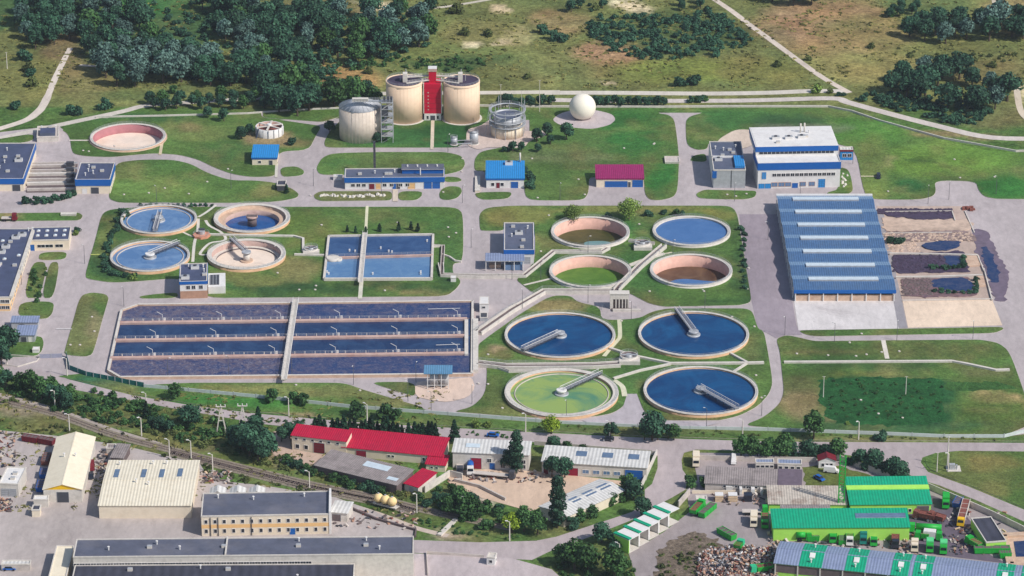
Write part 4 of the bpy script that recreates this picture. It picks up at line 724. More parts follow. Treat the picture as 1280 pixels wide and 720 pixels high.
# --- office complex, left
t, w, d, zf = building('office_building', 'office block with dark navy roof crowded with silver vents, at left edge', ((-70, 372), (18, 372), (34, 287), (-48, 286)), 5.8, cream, navy2, wins=[('r', 16, 1.2, 1.8, 1.2), ('r', 16, 3.7, 1.8, 1.0), ('f', [.84, .9, .96], 1, 1.6, 1.3), ('f', [.84, .9, .96], 3.6, 1.6, 1.3)], band=(.3, 3, orange),
   vent=[(.62+.04*(i % 4), .12+.058*i+.02*(i % 3), ('big', 'box', 'dome', 'pipe', 'big')[i % 5]) for i in range(13)]+[(.88, .9, 'big'), (.8, .86, 'big'), (.93, .6, 'dome'), (.92, .45, 'box'), (.95, .97, 'pipe')])
m = MB(); m.box(w-.1, 0, 5.4, w+1.1, d*.97, 6.4, concL); m.build('eave', t)
building('office_wing', 'single storey office wing with rows of white roof domes by the drive', ((36, 301), (86, 300), (90, 284), (38, 285)), 4.4, cream, navy2, wins=[('f', [.3, .5, .75], 1.4, 3.0, 1.2)], doors=[('f', .08, 1.6, 2.6, blue)], vent=[(.2, .35, 'dome'), (.2, .72, 'dome'), (.42, .35, 'dome'), (.42, .72, 'dome'), (.64, .35, 'dome'), (.64, .72, 'dome'), (.86, .35, 'dome'), (.86, .72, 'dome'), (.05, .8, 'pipe')])
GSH = 'blue grey sheds near the gate'
building('shed', 'blue grey roofed shed nearest the office block by the gate', ((14, 403), (47, 403), (49, 397), (16, 397)), 3.0, steel, bluegrey, 'mono', .5, cat='shed', doors=[('f', .4, 2, 2.2, steelD)])
building('shed', 'blue grey roofed shed nearer the gate road, in front of the other', ((21, 419), (44, 419), (46, 409), (22, 409)), 3.0, steel, bluegrey, 'mono', .6, cat='shed', doors=[('f', .4, 2, 2.2, steelD), ('f', .75, 1.2, 2.2, white)])
t, w, d, zf = building('control_house', 'two storey control house with tan brick base, white top and navy roof', ((223, 353), (257, 352), (260, 330), (228, 330)), 7.0, white, navy2, fascia=blue, fh=.9, wins=[('f', [.3, .5, .77], 4.0, 1.4, 1.5), ('r', [.3, .6], 4.0, 1.3, 1.4)], band=(-.1, 3.2, brown), vent=[(.2, .2, 'big'), (.55, .75, 'big'), (.85, .8, 'pipe'), (.88, .55, 'pipe'), (.9, .35, 'box'), (.3, .85, 'pipe')])
m = MB(); m.box(w+.3, d*.2, -.1, w+7, d*.95, 3.2, white); m.box(w+1, d*.3, 3.2, w+4.6, d*.85, 3.35, steelD)
for i in range(4): m.box(w+1+i*1.2-.1, d*.3, 3.3, w+1+i*1.2+.1, d*.85, 3.5, steel)
m.build('side_annex', t)
t, w, d, zf = building('blower_house', 'blower house with slate roof and blue lower band left of middle tanks', ((630, 313), (667, 313), (667, 279), (631, 279)), 6.0, white, navy, fascia=blue, fh=1.6, wins=[('f', [.3], .8, 1.4, 1.4)], doors=[('f', .75, 3, 3, steel)], vent=[(.25, .5, 'pipe'), (.5, .6, 'big'), (.3, .85, 'box'), (.65, .35, 'box'), (.8, .8, 'pipe'), (.6, .1, 'box')])
loc, ang, w, d = frame((606, 327), (655, 327), (656, 317), (607, 317), 4.2); t = empty('canopy', loc, ang, 'light blue open canopy on white posts in front of blower house', 'canopy')
m = MB(); m.box(0, 0, 4.2, w, d, 4.5, steel, bluegrey); m.build('roof', t)
for i in range(5):
    for yy in (.4, d-.4): m = MB(); m.box(-.15, -.15, 0, .15, .15, 4.2, white); m.build('post', t, (.3+i*(w-.6)/4, yy, 0))
m = MB(); m.box(w*.5, 1, .1, w*.95, d-1, 2.4, glassB); m.box(w*.1, d*.4, .1, w*.4, d*.8, 1.2, concT); m.build('machinery', t)
# ------------------------------------------------------------------ digesters and gas works
DR = mat('plum dark roofing', (66, 56, 76), var=.2, scale=.3)
def digester(px, label, tower_side):
    c = P(px, 148.2); r = 22.8*mpp(px, 150); hh = 17.6; t = empty('digester', (c.x, c.y, 0), 0, label, 'digester', 'twin digesters')
    dm = mat('cream digester cladding', (232, 204, 176), rough=.7, var=.05, scale=.3, dirt=.18, dirtcol=(200, 165, 140))
    m = MB(); m.cyl(0, 0, -.2, hh, r, dm, 64); 
    for i in range(32): a = 2*math.pi*i/32; m.bar(rot(a)*(r+.02), rot(a)*(r+.02)+Vector((0, 0, hh-.1)), .03, dm)
    m.build('shell', t); m = MB(); m.ring(0, 0, hh-.5, hh+.5, r-.3, r+.15, dm, 64, dm); m.build('rim', t)
    m = MB(); m.cyl(0, 0, hh, hh+.25, r-.3, DR, 64, r-.5); m.cyl(0, 0, hh+.25, hh+.9, 2.5, DR, 24, .8); ro = m.build('roof', t)
    m = MB(); railing(m, [rot(2*math.pi*i/24)*(r-.2) for i in range(24)], hh+.5, 1.0, 3, closed=True); m.build('railing', t)
    m = MB(); m.ring(0, 0, -.1, .35, r, r+1.0, concL, 64); m.build('plinth', t)
    m = MB(); m.box(-1, -1.5, 0, 1, 1.5, 4.2, concL); m.cyl(.3, 2, 0, 5.2, .2, steel, 8); m.cyl(2.2*tower_side, .4, 0, 3.5, .15, steel, 8); m.build('gas_dome', ro, ((-.22*r)*-tower_side*-1 if False else tower_side*-.05*r, -.1*r, hh))
    return c, r, hh
cL, rD, hD = digester(506, 'left cream digester of the twin pair', -1); cR, _, _ = digester(577, 'right cream digester of the twin pair', 1)
A_ = P(530.5, 151); B_ = P(551.5, 151); w = B_.x-A_.x; t = empty('stair_tower', (A_.x, A_.y, 0), 0, 'crimson stair tower with white base and narrow top between the digesters', 'tower')
m = MB(); m.box(0, 0, 0, w, 9, 3.4, white); m.build('base', t)
for x_ in (-.4, w): m = MB(); m.box(x_, .1, 3.4, x_+.4, 8, 17.5, concL); m.build('side_pillar', t)
m = MB(); m.box(0, .05, 3.4, w, 8, 17.2, crimson)
for i in range(6): m.box(w*.2, -.04, 5+i*1.6, w*.28, .06, 5.5+i*1.6, concP)
for i in range(1, 6): m.box(0, .0, 3.4+i*2.4, w, .06, 3.46+i*2.4, maroon)
m.build('shaft', t); m = MB(); m.box(w*.28, 2, 17.2, w*.72, 5.4, 22.4, crimson); m.build('upper_shaft', t); m = MB(); m.box(w*.24, 1.8, 22.4, w*.76, 5.6, 23.8, concP, white); m.build('cap', t)
for f_ in (.2, .8): add_window(t, 'f', w*f_, .9, .8, 1.5, w, 9)
add_window(t, 'f', w*.5, .05, 2, 2.4, w, 9, steelD, steel, 'door')
for sgn, c in ((-1, cL), (1, cR)):
    m = MB(); b = Vector((w*.5+sgn*w*.22, 4.5, 19.6)); e = Vector((c.x-A_.x, c.y-A_.y-.1*rD, 19.9)); m.bar(b, e, 1.3, concL, .35)
    railing(m, [b+Vector((0, .6, 0)), e+Vector((0, .6, 0))], 19.8, 1, 1.5, white); railing(m, [b-Vector((0, .6, 0)), e-Vector((0, .6, 0))], 19.8, 1, 1.5, white)
    b2, e2 = b+Vector((0, -2.2, -1.2)), Vector((c.x-A_.x-sgn*1, c.y-A_.y-rD*.55, 18.3)); m.bar(b2, e2, .9, concL, .3); railing(m, [b2, e2], 18.5, 1, 1.5, white); m.build('walkway', t)
# cone-roofed silo + scaffold
c = P(450.5, 171); r = 26*mpp(450, 171); hh = 14.6; t = empty('sludge_silo', (c.x, c.y, 0), 0, 'pale grey cylindrical silo with low cone roof left of the digesters', 'silo')
sm_ = mat('stained pale silo cladding', (214, 200, 186), var=.1, scale=.35, dirt=.4, dirtcol=(178, 158, 145))
m = MB(); m.cyl(0, 0, -.2, hh, r, sm_, 64)
for i in range(36): a = 2*math.pi*i/36; m.bar(rot(a)*(r+.02), rot(a)*(r+.02)+Vector((0, 0, hh)), .04, sm_)
m.build('shell', t); m = MB(); m.cyl(0, 0, hh, hh+3.4, r+.15, mat('silver sheet roof', (196, 198, 204), rough=.5, var=.12, dirt=.3), 24, 1.2)
for i in range(24): a = 2*math.pi*i/24; m.bar(rot(a)*(r), rot(a)*1.2+Vector((0, 0, 3.4)), .15, steel)
for v_ in range(len(m.v)-24*8, len(m.v)): m.v[v_] = (m.v[v_][0], m.v[v_][1], m.v[v_][2]+hh+.05)
m.build('roof', t)
b0 = P(477, 179); t = empty('scaffold_tower', (b0.x, b0.y, 0), 0, 'lattice stair tower with catwalk reaching over the cone roofed silo', 'tower'); m = MB(); sw, sdp, sh_ = 5.0, 5.0, 18.6
for lv in range(7):
    z = lv*3.1; m.box(0, 0, z-.08, sw, sdp, z+.08, steel)
    for p in ((0, 0), (sw, 0), (sw, sdp), (0, sdp)):
        if lv < 6: m.bar((*p, z), (*p, z+3.1), .28, steel)
    if lv < 6:
        m.bar((.3, .5 if lv % 2 else sdp-.5, z), (sw-.3, .5 if lv % 2 else sdp-.5, z+3.1), .9, concL, .2); m.bar((0, 0, z), (sw, 0, z+3.1), .1, steel); m.bar((sw, 0, z), (sw, sdp, z+3.1), .1, steel)
m.box(.3, .3, 12.6, 3, 3, 16, steelD); m.build('frame', t)
m = MB(); q = c-b0; m.box(q.x-3, 1.5, 18.5, sw, 3.6, 18.8, steel); railing(m, [(q.x-3, 1.5), (sw, 1.5)], 18.8, 1.1, 1.3); railing(m, [(q.x-3, 3.6), (sw, 3.6)], 18.8, 1.1, 1.3); railing(m, [(0, 0), (sw, 0), (sw, sdp), (0, sdp)], 18.68, 1.1, 1.2, closed=True)
for x in (1, 2.6, 4): m.box(x, 1, 18.8, x+.9, 2.4, 20.9, steelD)
m.box(q.x-3, 1.6, 18.7, q.x+4, 3.5, 19.9, concL); m.build('catwalk', t)
# telescopic gas tank
c = P(634.2, 168); r = 20.6*mpp(634, 168); t = empty('gas_tank', (c.x, c.y, 0), 0, 'round cream gas tank ringed by grey walkways and tall guide posts', 'tank')
m = MB(); m.cyl(0, 0, -.1, 5.2, r, cream, 48)
for i in range(24): a = 2*math.pi*i/24; m.bar(rot(a)*(r+.02), rot(a)*(r+.02)+Vector((0, 0, 5.2)), .1, concT)
m.build('shell', t); m = MB(); m.ring(0, 0, 5.0, 5.3, r-.6, r+.5, steel, 48); m.cyl(0, 0, 5.0, 9.0, r-1.1, steel, 48, mt=navy); m.ring(0, 0, 8.8, 9.6, r-1.6, r-1.0, steel, 48); m.build('inner_drum', t)
for zz in (5.3, 7.4, 11.6):
    m = MB(); m.ring(0, 0, zz, zz+.22, r-.1, r+.9, steel, 48); railing(m, [rot(2*math.pi*i/32)*(r+.85) for i in range(32)], zz+.2, 1.0, 2.0, closed=True); m.build('walkway', t)
for i in range(10): a = 2*math.pi*i/10+.2; m = MB(); m.bar((0, 0, 0), (0, 0, 13 if i % 3 else 15.5), .3, steel); m.build('guide_post', t, rot(a)*(r+.45))
m = MB(); 
for k in range(2): m.bar((-r-2.4, -2+k, 0), (-r-.8, 1+k, 11.6), .12, steel)
for k in range(20): m.bar((-r-2.4+.08*k, -2+.15*k, .58*k), (-r-2.4+.08*k, -1+.15*k, .58*k), .1, steel)
m.build('ladder', t)
# sphere
c = P(728, 147.8); r = 16.6*mpp(728, 139); t = empty('gas_sphere', (c.x, c.y, 0), 0, 'white spherical gas holder resting on a pale gravel pad', 'gas holder')
m = MB(); sph = mat('off white membrane', (236, 228, 212), rough=.6, var=.03); m.sphere(0, 0, r*.87+.2, r, sph, 40, 24); m.build('membrane', t); m = MB(); m.ring(0, 0, .2, .7, r*.4, r*.62, concD, 40); m.build('base_ring', t)
# small silver silos by the gravel pad
for (px, py, rr, hh, lab) in ((594, 176, 1.5, 3.4, 'small grey gas scrubber vessel nearer the digester lawn'), (593.5, 187-5, 1.5, 3.2, None), (597, 181, 1.9, 5.4, None)):
    if lab is None and px == 593.5: continue
    px = 568 if rr == 1.5 else px
    px, py = (567.5, 181) if rr == 1.5 else (592.5, 180)
    c = P(px, py); t = empty('gas_vessel', (c.x, c.y, 0), 0, lab or 'taller silver gas vessel with hoop rail beside the railed gas tank', 'vessel'); 
    m = MB(); m.cyl(0, 0, .5, hh, rr, steel, 24); m.cyl(0, 0, hh, hh+.5, rr, steel, 24, .5); m.build('shell', t); m = MB(); railing(m, [rot(2*math.pi*i/10)*(rr) for i in range(10)], hh, .9, 3, closed=True); m.cyl(0, 0, .0, .5, rr+.4, concL, 20); m.build('frame', t)
m = MB(); a, b = P(570, 180, 2), P(590, 179, 2); m.bar(a, b, .35, steel); m.bar(a+Vector((0, 2, .8)), b+Vector((0, 2, .8)), .25, steel)
for k in range(5): q = a.lerp(b, k/4); m.bar((q.x, q.y, 0), (q.x, q.y, 2), .15, steel)
tag(m.build('gas_pipe'), 'grey pipe run linking the two gas vessels', 'pipe')
# small white tank
c = P(337, 168); r = 17.5*mpp(337, 168); t = empty('sludge_tank', (c.x, c.y, 0), 0, 'small white round sludge tank with radial beams and panelled wall', 'tank')
m = MB(); m.ring(0, 0, -.1, 4.0, r-.5, r, white, 16, concP)
for i in range(16): a = 2*math.pi*i/16; m.bar(rot(a)*(r+.02), rot(a)*(r+.02)+Vector((0, 0, 4)), .3, steel)
m.build('wall', t); m = MB(); m.cyl(0, 0, .1, 2.6, r-.5, rust, 32); m.build('contents', t); m = MB()
for i in range(3): a = math.pi*i/3+.4; m.bar(rot(a)*(-r+.1)+Vector((0, 0, 4.1)), rot(a)*(r-.1)+Vector((0, 0, 4.1)), .8, concL, .35)
m.cyl(0, 0, 3.9, 5, 1, white, 16); m.build('beams', t); m = MB(); m.bar(rot(3.9)*(r+1.6), rot(3.9)*(r)+Vector((0, 0, 4.2)), .8, navy, .2); m.build('stair', t)
# chimney mast in the lawn
c = P(468.5, 218); m = MB(); m.bar((0, 0, 0), (0, 0, 15), .9, steelD); 
for k in range(9): m.bar((-.7, -.5, k*1.6+.6), (.7, -.5, k*1.6+1.4), .14, concD)
tag(m.build('chimney_mast', loc=c), 'dark slender chimney mast rising behind the long blue banded building', 'chimney')
# ------------------------------------------------------------------ grit channels between the screen houses
t = empty('grit_channels', P(34, 241), 0, 'bank of parallel open concrete grit channels between the two screen houses', 'channel'); o0 = P(34, 241)
def loc_(px, py, z=0): q = P(px, py, z)-o0; return (q.x, q.y)
m = MB(); m.prism([loc_(33, 241), loc_(94, 240), loc_(97, 206), loc_(39, 207)], 0, .35, concD); m.build('bed', t)
for i, (yl, yr, mm) in enumerate(((239.5, 238.5, conc), (232, 231, concL), (227, 226.5, conc), (220.5, 219.5, concL), (216, 215, conc), (210, 209, conc), (207, 206, conc))):
    m = MB(); a, b = Vector((*loc_(34, yl), .9)), Vector((*loc_(94, yr), .9)); m.bar(a, b, .9 if i % 2 == 0 else 1.7, mm, 1.1); m.build('channel_wall', t)
for k in range(4):
    m = MB(); a = Vector((*loc_(88, 211+k*7), 1.6)); m.box(-1.6, -.8, 0, 1.6, .8, 1.6, steelD); m.bar((-2.5, 0, .9), (3, .6, 1), .5, steel); m.build('gate_motor', t, a)
# ------------------------------------------------------------------ rectangular basins
def quadbar(m, p, q, wd, z0, z1, mt, top=None):
    a, b = P(p[0], p[1], z1), P(q[0], q[1], z1); u = (b-a).normalized(); s = Vector((-u.y, u.x, 0))*wd/2
    pts = [(a-s), (b-s), (b+s), (a+s)]; m.hull([(v.x, v.y, z0) for v in pts], [(v.x, v.y, z1) for v in pts], mt, top)
aer1 = water_mat('foamy aerated water', (38, 56, 100), (112, 98, 106), scale=.3, lo=.38, hi=.72, rough=.35, det=9, fine=.5, spec=.25, ripple=.15)
aer2 = water_mat('blue basin water', (20, 46, 86), (40, 68, 106), scale=.1, rough=.12, det=6, fine=.05)
aer3 = water_mat('bluish aerated water', (32, 56, 102), (92, 86, 108), scale=.18, lo=.42, hi=.75, rough=.25, det=9, fine=.28, spec=.3)
Z1 = 1.2; t = empty('aeration_basin', P(135, 472), 0, 'vast rectangular aeration basin of four water lanes split by long walkways', 'basin'); o1 = P(135, 472)
def child(m, name): o = m.build(name, t); o.location = -Vector((o1.x, o1.y, 0)); return o
m = MB(); outl = [(152, 387), (172, 380), (591, 375.5), (590, 466.5), (150, 470.5), (135.5, 462)]
m.prism([tuple(P(a, b, .6)[:2]) for a, b in outl], -.1, .3, concT); child(m, 'floor')
lanes = [([(153, 387), (172, 380.5), (369, 378), (365, 399.5), (150, 402)], aer1), ([(369, 378), (589, 376), (588, 397), (365, 399.5)], aer3), ([(149, 403), (365, 400), (588, 398), (588, 419), (144, 424)], aer2), ([(143, 425), (588, 420), (588, 441), (139, 446)], aer2), ([(138, 447), (359, 444), (356, 469), (151, 470), (136, 461)], aer1), ([(359, 444), (589, 441), (589, 466), (356, 469)], aer3)]
for k, (pl, wm) in enumerate(lanes):
    m = MB(); m.prism([tuple(P(a, b, .55)[:2]) for a, b in pl], .25+.002*k, .55+.003*k, wm); child(m, 'water')
m = MB()
for i in range(6): quadbar(m, outl[i], outl[(i+1) % 6], 1.0, -.1, Z1, concT, concL)
child(m, 'outer_wall')
for p, q in (((150, 402.5), (584, 397.5)), ((144, 424.5), (581, 418.5)), ((138, 446.5), (581, 440.5))):
    m = MB(); quadbar(m, p, q, 1.9, 0, Z1+.12, concP, concP)
    a, b = P(*p, Z1+.1), P(*q, Z1+.1); railing(m, [a+Vector((0, 1.0, 0)), b+Vector((0, 1.0, 0))], Z1+.12, 1.0, 3)
    child(m, 'dividing_walkway')
m = MB(); quadbar(m, (370, 374), (355, 474), 2.1, Z1+1.0, Z1+1.4, concL, concL)
a, b = P(370, 374, Z1+1.4), P(355, 474, Z1+1.4)
for s_ in (-1.1, 1.1): railing(m, [a+Vector((s_, 0, 0)), b+Vector((s_, 0, 0))], Z1+1.4, 1.05, 2.5, white)
for k in range(9): q = a.lerp(b, (k+.5)/9); m.bar((q.x, q.y, .4), (q.x, q.y, Z1+1), .5, concL)
child(m, 'cross_bridge')
m = MB(); quadbar(m, (583, 399), (583, 442), 1.4, 0, Z1+.2, concL); child(m, 'end_walkway')
m = MB(); quadbar(m, (594.5, 398), (594.5, 462), 2.0, 0, Z1+.3, concL); child(m, 'outlet_channel')
k0 = 0
for (p, q, n) in (((160, 402), (578, 397), 34), ((150, 424), (578, 418), 34), ((146, 446), (578, 440), 34)):
    for i in range(n):
        f_ = (i+.5)/n; a = P(p[0]+(q[0]-p[0])*f_, p[1]+(q[1]-p[1])*f_+.3, Z1+.1)+Vector((0, 1.0, 0)); m = MB()
        if i % 6 == 3:
            m.bar((0, 0, 0), (0, .4, 2.2), .14, white); m.bar((0, .4, 2.2), (-2.2, .9, 3.2), .14, white); m.box(.3, -.1, 0, 1.2, .6, .9, white); m.box(-1.6, -.1, 0, -1.0, .5, .5, white); nm = 'mixer_hoist'
        else: m.box(-.14, -.12, -.3, .14, .2, .75, concL); m.cyl(0, 1.0, -.9, .2, .1, concL, 8); m.bar((0, 0, .2), (0, 1.0, .2), .1, concL); nm = 'air_valve'
        o = child(m, nm); o.location = o.location+a
m = MB(); pts = [(535, 386), (575, 385)]; quadbar(m, pts[0], pts[1], .15, Z1, Z1+.15, white); quadbar(m, (545, 431), (575, 430), .15, Z1, Z1+.15, white); child(m, 'air_pipe')
# four part basin
t = empty('settling_basin', P(405, 350), 0, 'rectangular basin in four blue water cells crossed by a white walkway', 'basin'); o1 = P(405, 350)
q4 = [(411, 294), (541.5, 292), (539.5, 347), (405, 347.5)]; m = MB(); m.prism([tuple(P(a, b, .6)[:2]) for a, b in q4], -.1, .3, conc); child(m, 'floor')
b1, b2 = water_mat('four cell water', (40, 70, 114), (60, 90, 132), scale=.1, det=6), water_mat('four cell pale water', (84, 122, 164), (100, 136, 172), scale=.15)
for k, (pl, wm) in enumerate((([(411, 294), (456, 293.5), (453, 319.5), (408, 320.5)], b1), ([(456, 293.5), (541, 292), (540, 317.5), (453, 319.5)], b1), ([(407, 323), (453, 322), (451, 347), (405, 347.5)], b2), ([(453, 322), (540, 320), (539, 347), (451, 347)], b2))):
    m = MB(); m.prism([tuple(P(a, b, .6)[:2]) for a, b in pl], .25+.002*k, .6+.003*k, wm); child(m, 'water')
m = MB()
for i in range(4): quadbar(m, q4[i], q4[(i+1) % 4], .9, -.1, 1.3, concL, concL)
child(m, 'outer_wall'); m = MB(); quadbar(m, (407, 321.5), (541, 318), 1.2, 0, 1.45, concP); railing(m, [P(407, 321.5, 1.4)+Vector((0, .5, 0)), P(541, 318, 1.4)+Vector((0, .5, 0))], 1.45, 1, 2.5); child(m, 'dividing_walkway')
m = MB(); quadbar(m, (456.5, 290.5), (450.5, 352), 1.9, 2.0, 2.3, concL); a, b = P(456.5, 290.5, 2.3), P(450.5, 352, 2.3)
for s_ in (-.95, .95): railing(m, [a+Vector((s_, 0, 0)), b+Vector((s_, 0, 0))], 2.3, 1.05, 2.5, white)
for k in range(5): q = a.lerp(b, (k+.5)/5); m.bar((q.x, q.y, .4), (q.x, q.y, 2), .5, concL)
child(m, 'cross_bridge')
m = MB(); a = P(416, 322, 1.5); m.cyl(a.x, a.y, 0, 1.7, 2.6, concL, 24); m.cyl(a.x+2.2, a.y-.5, 0, 1.5, 1.6, concL, 20); child(m, 'inlet_chamber')
for (px, py) in ((437, 314), (444, 315), (476, 311), (486, 315), (490, 316), (534, 302), (466, 343), (409, 341), (411, 343), (526, 343), (526, 341)):
    m = MB(); m.box(-.3, -.3, 0, .3, .3, .9, white); o = child(m, 'float_valve'); o.location = o.location+P(px, py, .6)
# ------------------------------------------------------------------ conduits: raised concrete channels
def channel(label, pts, wd, h, open_=True, name='conduit', mt=None, rail=False, z0=0):
    mt = mt or concL; wp = [P(a, b, h) for a, b in pts]; t = empty(name, (wp[0].x, wp[0].y, 0), 0, label, 'channel'); m = MB()
    poly = ribbon_poly(wp, wd); n = len(wp); o = Vector((wp[0].x, wp[0].y, 0))
    for i in range(n-1):
        a, b = [Vector((*poly[i], 0))-o, Vector((*poly[i+1], 0))-o]; c, d_ = Vector((*poly[2*n-2-i], 0))-o, Vector((*poly[2*n-1-i], 0))-o
        if open_:
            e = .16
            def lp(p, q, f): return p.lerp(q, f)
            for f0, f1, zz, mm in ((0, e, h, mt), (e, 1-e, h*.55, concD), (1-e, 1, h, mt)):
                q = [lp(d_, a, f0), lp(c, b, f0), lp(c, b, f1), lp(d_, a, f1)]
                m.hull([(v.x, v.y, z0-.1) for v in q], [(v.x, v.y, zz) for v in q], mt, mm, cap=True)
        else: q = [d_, c, b, a]; m.hull([(v.x, v.y, z0) for v in q], [(v.x, v.y, h) for v in q], mt)
    m.build('trough', t)
    if rail: m = MB(); railing(m, [Vector((*p, 0))-o for p in poly[:n]], h, 1.0, 2.5); m.build('railing', t)
    return t
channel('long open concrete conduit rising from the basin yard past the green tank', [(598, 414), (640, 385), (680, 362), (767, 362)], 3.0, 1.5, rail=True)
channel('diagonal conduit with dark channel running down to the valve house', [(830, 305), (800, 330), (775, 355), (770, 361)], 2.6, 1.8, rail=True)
channel('pale conduit bending round below the blower house towards the brown tank', [(551, 328), (553, 342), (600, 343.5), (655, 343), (692, 313), (752, 313), (760, 308)], 2.4, 1.3)
channel('slim pipe duct on lawn right of the four part basin', [(542, 306), (554, 306), (552, 342)], 1.4, 1.2)
channel('thin white duct crossing lawn from four part basin to road', [(553, 317), (562, 320), (569, 325), (577, 326)], .7, .8, False)
channel('wide conduit between upper and lower left clarifiers', [(597, 452), (632, 456), (740, 455), (775, 453)], 3.6, 1.5, rail=True)
channel('narrow outer conduit passing behind the algae green clarifier', [(605, 452), (625, 459), (636, 463), (690, 461)], 1.2, 1.0)
channel('long raised duct from the upper left clarifier out to the right road', [(762, 434), (790, 443), (838, 453), (935, 452.5), (955, 452)], 1.1, 1.0, False)
channel('short duct linking algae green clarifier with the long raised duct', [(767, 472), (800, 462), (838, 454)], 1.0, .9, False)
channel('short duct from upper right clarifier to the duct joint', [(912, 440), (934, 452)], .9, .9, False)
channel('short duct from lower right clarifier up to the duct joint', [(915, 465), (934, 453)], .9, .8, False)
channel('pale duct running from drained tank towards four part basin', [(262, 292), (300, 293), (330, 293.5), (367, 294), (379, 297), (379, 313)], 1.0, .9, False)
channel('low duct joining splitter box and four part basin', [(368, 317), (405, 318)], 1.0, .9, False)
channel('long white duct across the right lawn above the dark green field', [(980, 451.5), (1080, 451), (1190, 450.3), (1210, 454), (1245, 461.5), (1262, 461)], 1.1, .9, False)
channel('diagonal pale duct beside the basin yard lawn', [(600, 409), (640, 382), (646, 378)], 1.2, 1.0)
channel('pair of short ducts between the two upper middle tanks', [(786, 299), (818, 303)], 1.6, 1.2)
channel('short link duct from centre chamber to the half drained tank', [(787, 331), (830, 316)], .9, .9, False)
# splitter chambers
def chamber(px, py, r, h, label, box=True):
    c = P(px, py); t = empty('splitter_chamber', (c.x, c.y, 0), 0, label, 'chamber'); m = MB(); m.ring(0, 0, 0, h, r-.4, r, concL, 32, concD); m.cyl(0, 0, 0, h*.5, r-.4, concD, 24); m.build('wall', t)
    m = MB(); m.cyl(0, 0, 0, h+.3, r*.35, steel, 20); m.bar((-r, 0, h+.2), (r, 0, h+.2), .8, steel, .2); railing(m, [rot(2*math.pi*i/16)*(r-.1) for i in range(16)], h, 1, 2, closed=True); m.build('walkway', t)
    if box: m = MB(); m.box(-r*1.1, -r*1.25, 0, r*1.2, -r*.0, h*.7, concL); m.build('plinth', t)
chamber(786, 451, 3.4, 2.4, 'round splitter chamber between the four clarifiers'); chamber(803, 309, 3.2, 2.2, 'round splitter chamber between the brown and full blue tanks'); chamber(389, 315, 2.8, 1.8, 'round splitter chamber left of the four part basin')
c = P(252, 296); t = empty('valve_chamber', (c.x, c.y, 0), 0, 'brick red octagonal valve chamber between the four left tanks', 'chamber'); m = MB(); m.cyl(0, 0, 0, 1.1, 3.6, mat('brick paving', (206, 142, 116), var=.2), 8); m.build('base', t); m = MB(); m.cyl(0, .8, 1.1, 2.4, 1.4, steel, 10); m.box(-1.3, 1, 1, 1.2, 2.2, 3, steelD); railing(m, [rot(2*math.pi*i/8)*3.4 for i in range(8)], 1.1, 1, 2, closed=True); m.build('machinery', t)
# valve house
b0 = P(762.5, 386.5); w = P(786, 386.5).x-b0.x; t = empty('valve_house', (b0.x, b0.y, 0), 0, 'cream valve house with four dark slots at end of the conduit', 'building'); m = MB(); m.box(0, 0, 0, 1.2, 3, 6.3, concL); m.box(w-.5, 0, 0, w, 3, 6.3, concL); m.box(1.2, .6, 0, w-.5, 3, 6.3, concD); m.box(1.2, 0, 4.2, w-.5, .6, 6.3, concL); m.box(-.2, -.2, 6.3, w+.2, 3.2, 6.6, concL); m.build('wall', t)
for k in range(4): m = MB(); m.box(-.22, 0, 0, .22, .5, 4.2, concL); m.build('pillar', t, (2.3+k*1.25, .02, 0))
m = MB(); m.box(1, -2.6, 0, w+4.5, -1.8, 1.0, concL); m.box(.5, -1.7, 0, w+1, -.2, .5, concD); m.build('trough', t); m = MB(); railing(m, [(-3, -1), (-3, 3), (0, 3.2)], 0, 1.1, 1); railing(m, [(w, 0), (w+3, 0), (w+3, 3)], 0, 1.1, 1); m.build('railing', t)
# lime silos
t, w, d = None, None, None
loc, ang, w, d = frame((530, 467.5), (566, 467.5), (566, 458.5), (529, 458.5), 6.4); t = empty('silo_shelter', loc, ang, 'blue roofed steel shelter over two small silos below the aeration basin', 'shelter')
m = MB(); m.hull([(0, 0, 6.3), (w, 0, 6.3), (w, d, 6.9), (0, d, 6.9)], [(0, 0, 6.55), (w, 0, 6.55), (w, d, 7.15), (0, d, 7.15)], mat('steel blue canopy sheet', (92, 138, 172), rough=.5, stripe=.8)); m.build('roof', t)
for i in range(4):
    for yy in (.5, d-.5): m = MB(); m.box(-.13, -.13, 0, .13, .13, 6.3, white); m.build('post', t, (1.4+i*(w-3)/3, yy, 0))
m = MB(); m.bar((1, .5, 1.6), (w-1.5, .5, 1.6), .15, white); m.bar((1, .5, 3.8), (w-1.5, .5, 3.8), .15, white); m.build('brace', t)
for k, lb in ((.36, 'left of the two grey silos under the blue shelter roof'), (.7, 'right of the two grey silos under the blue shelter roof')):
    q = t.matrix_basis @ Vector((w*k, d*.5, 0)); m = MB(); m.cyl(0, 0, 1.0, 5.6, 1.75, steel, 24); m.cyl(0, 0, .1, 1.0, .7, steelD, 16, 1.75); tag(m.build('lime_silo', loc=q), lb, 'silo', 'lime silos')
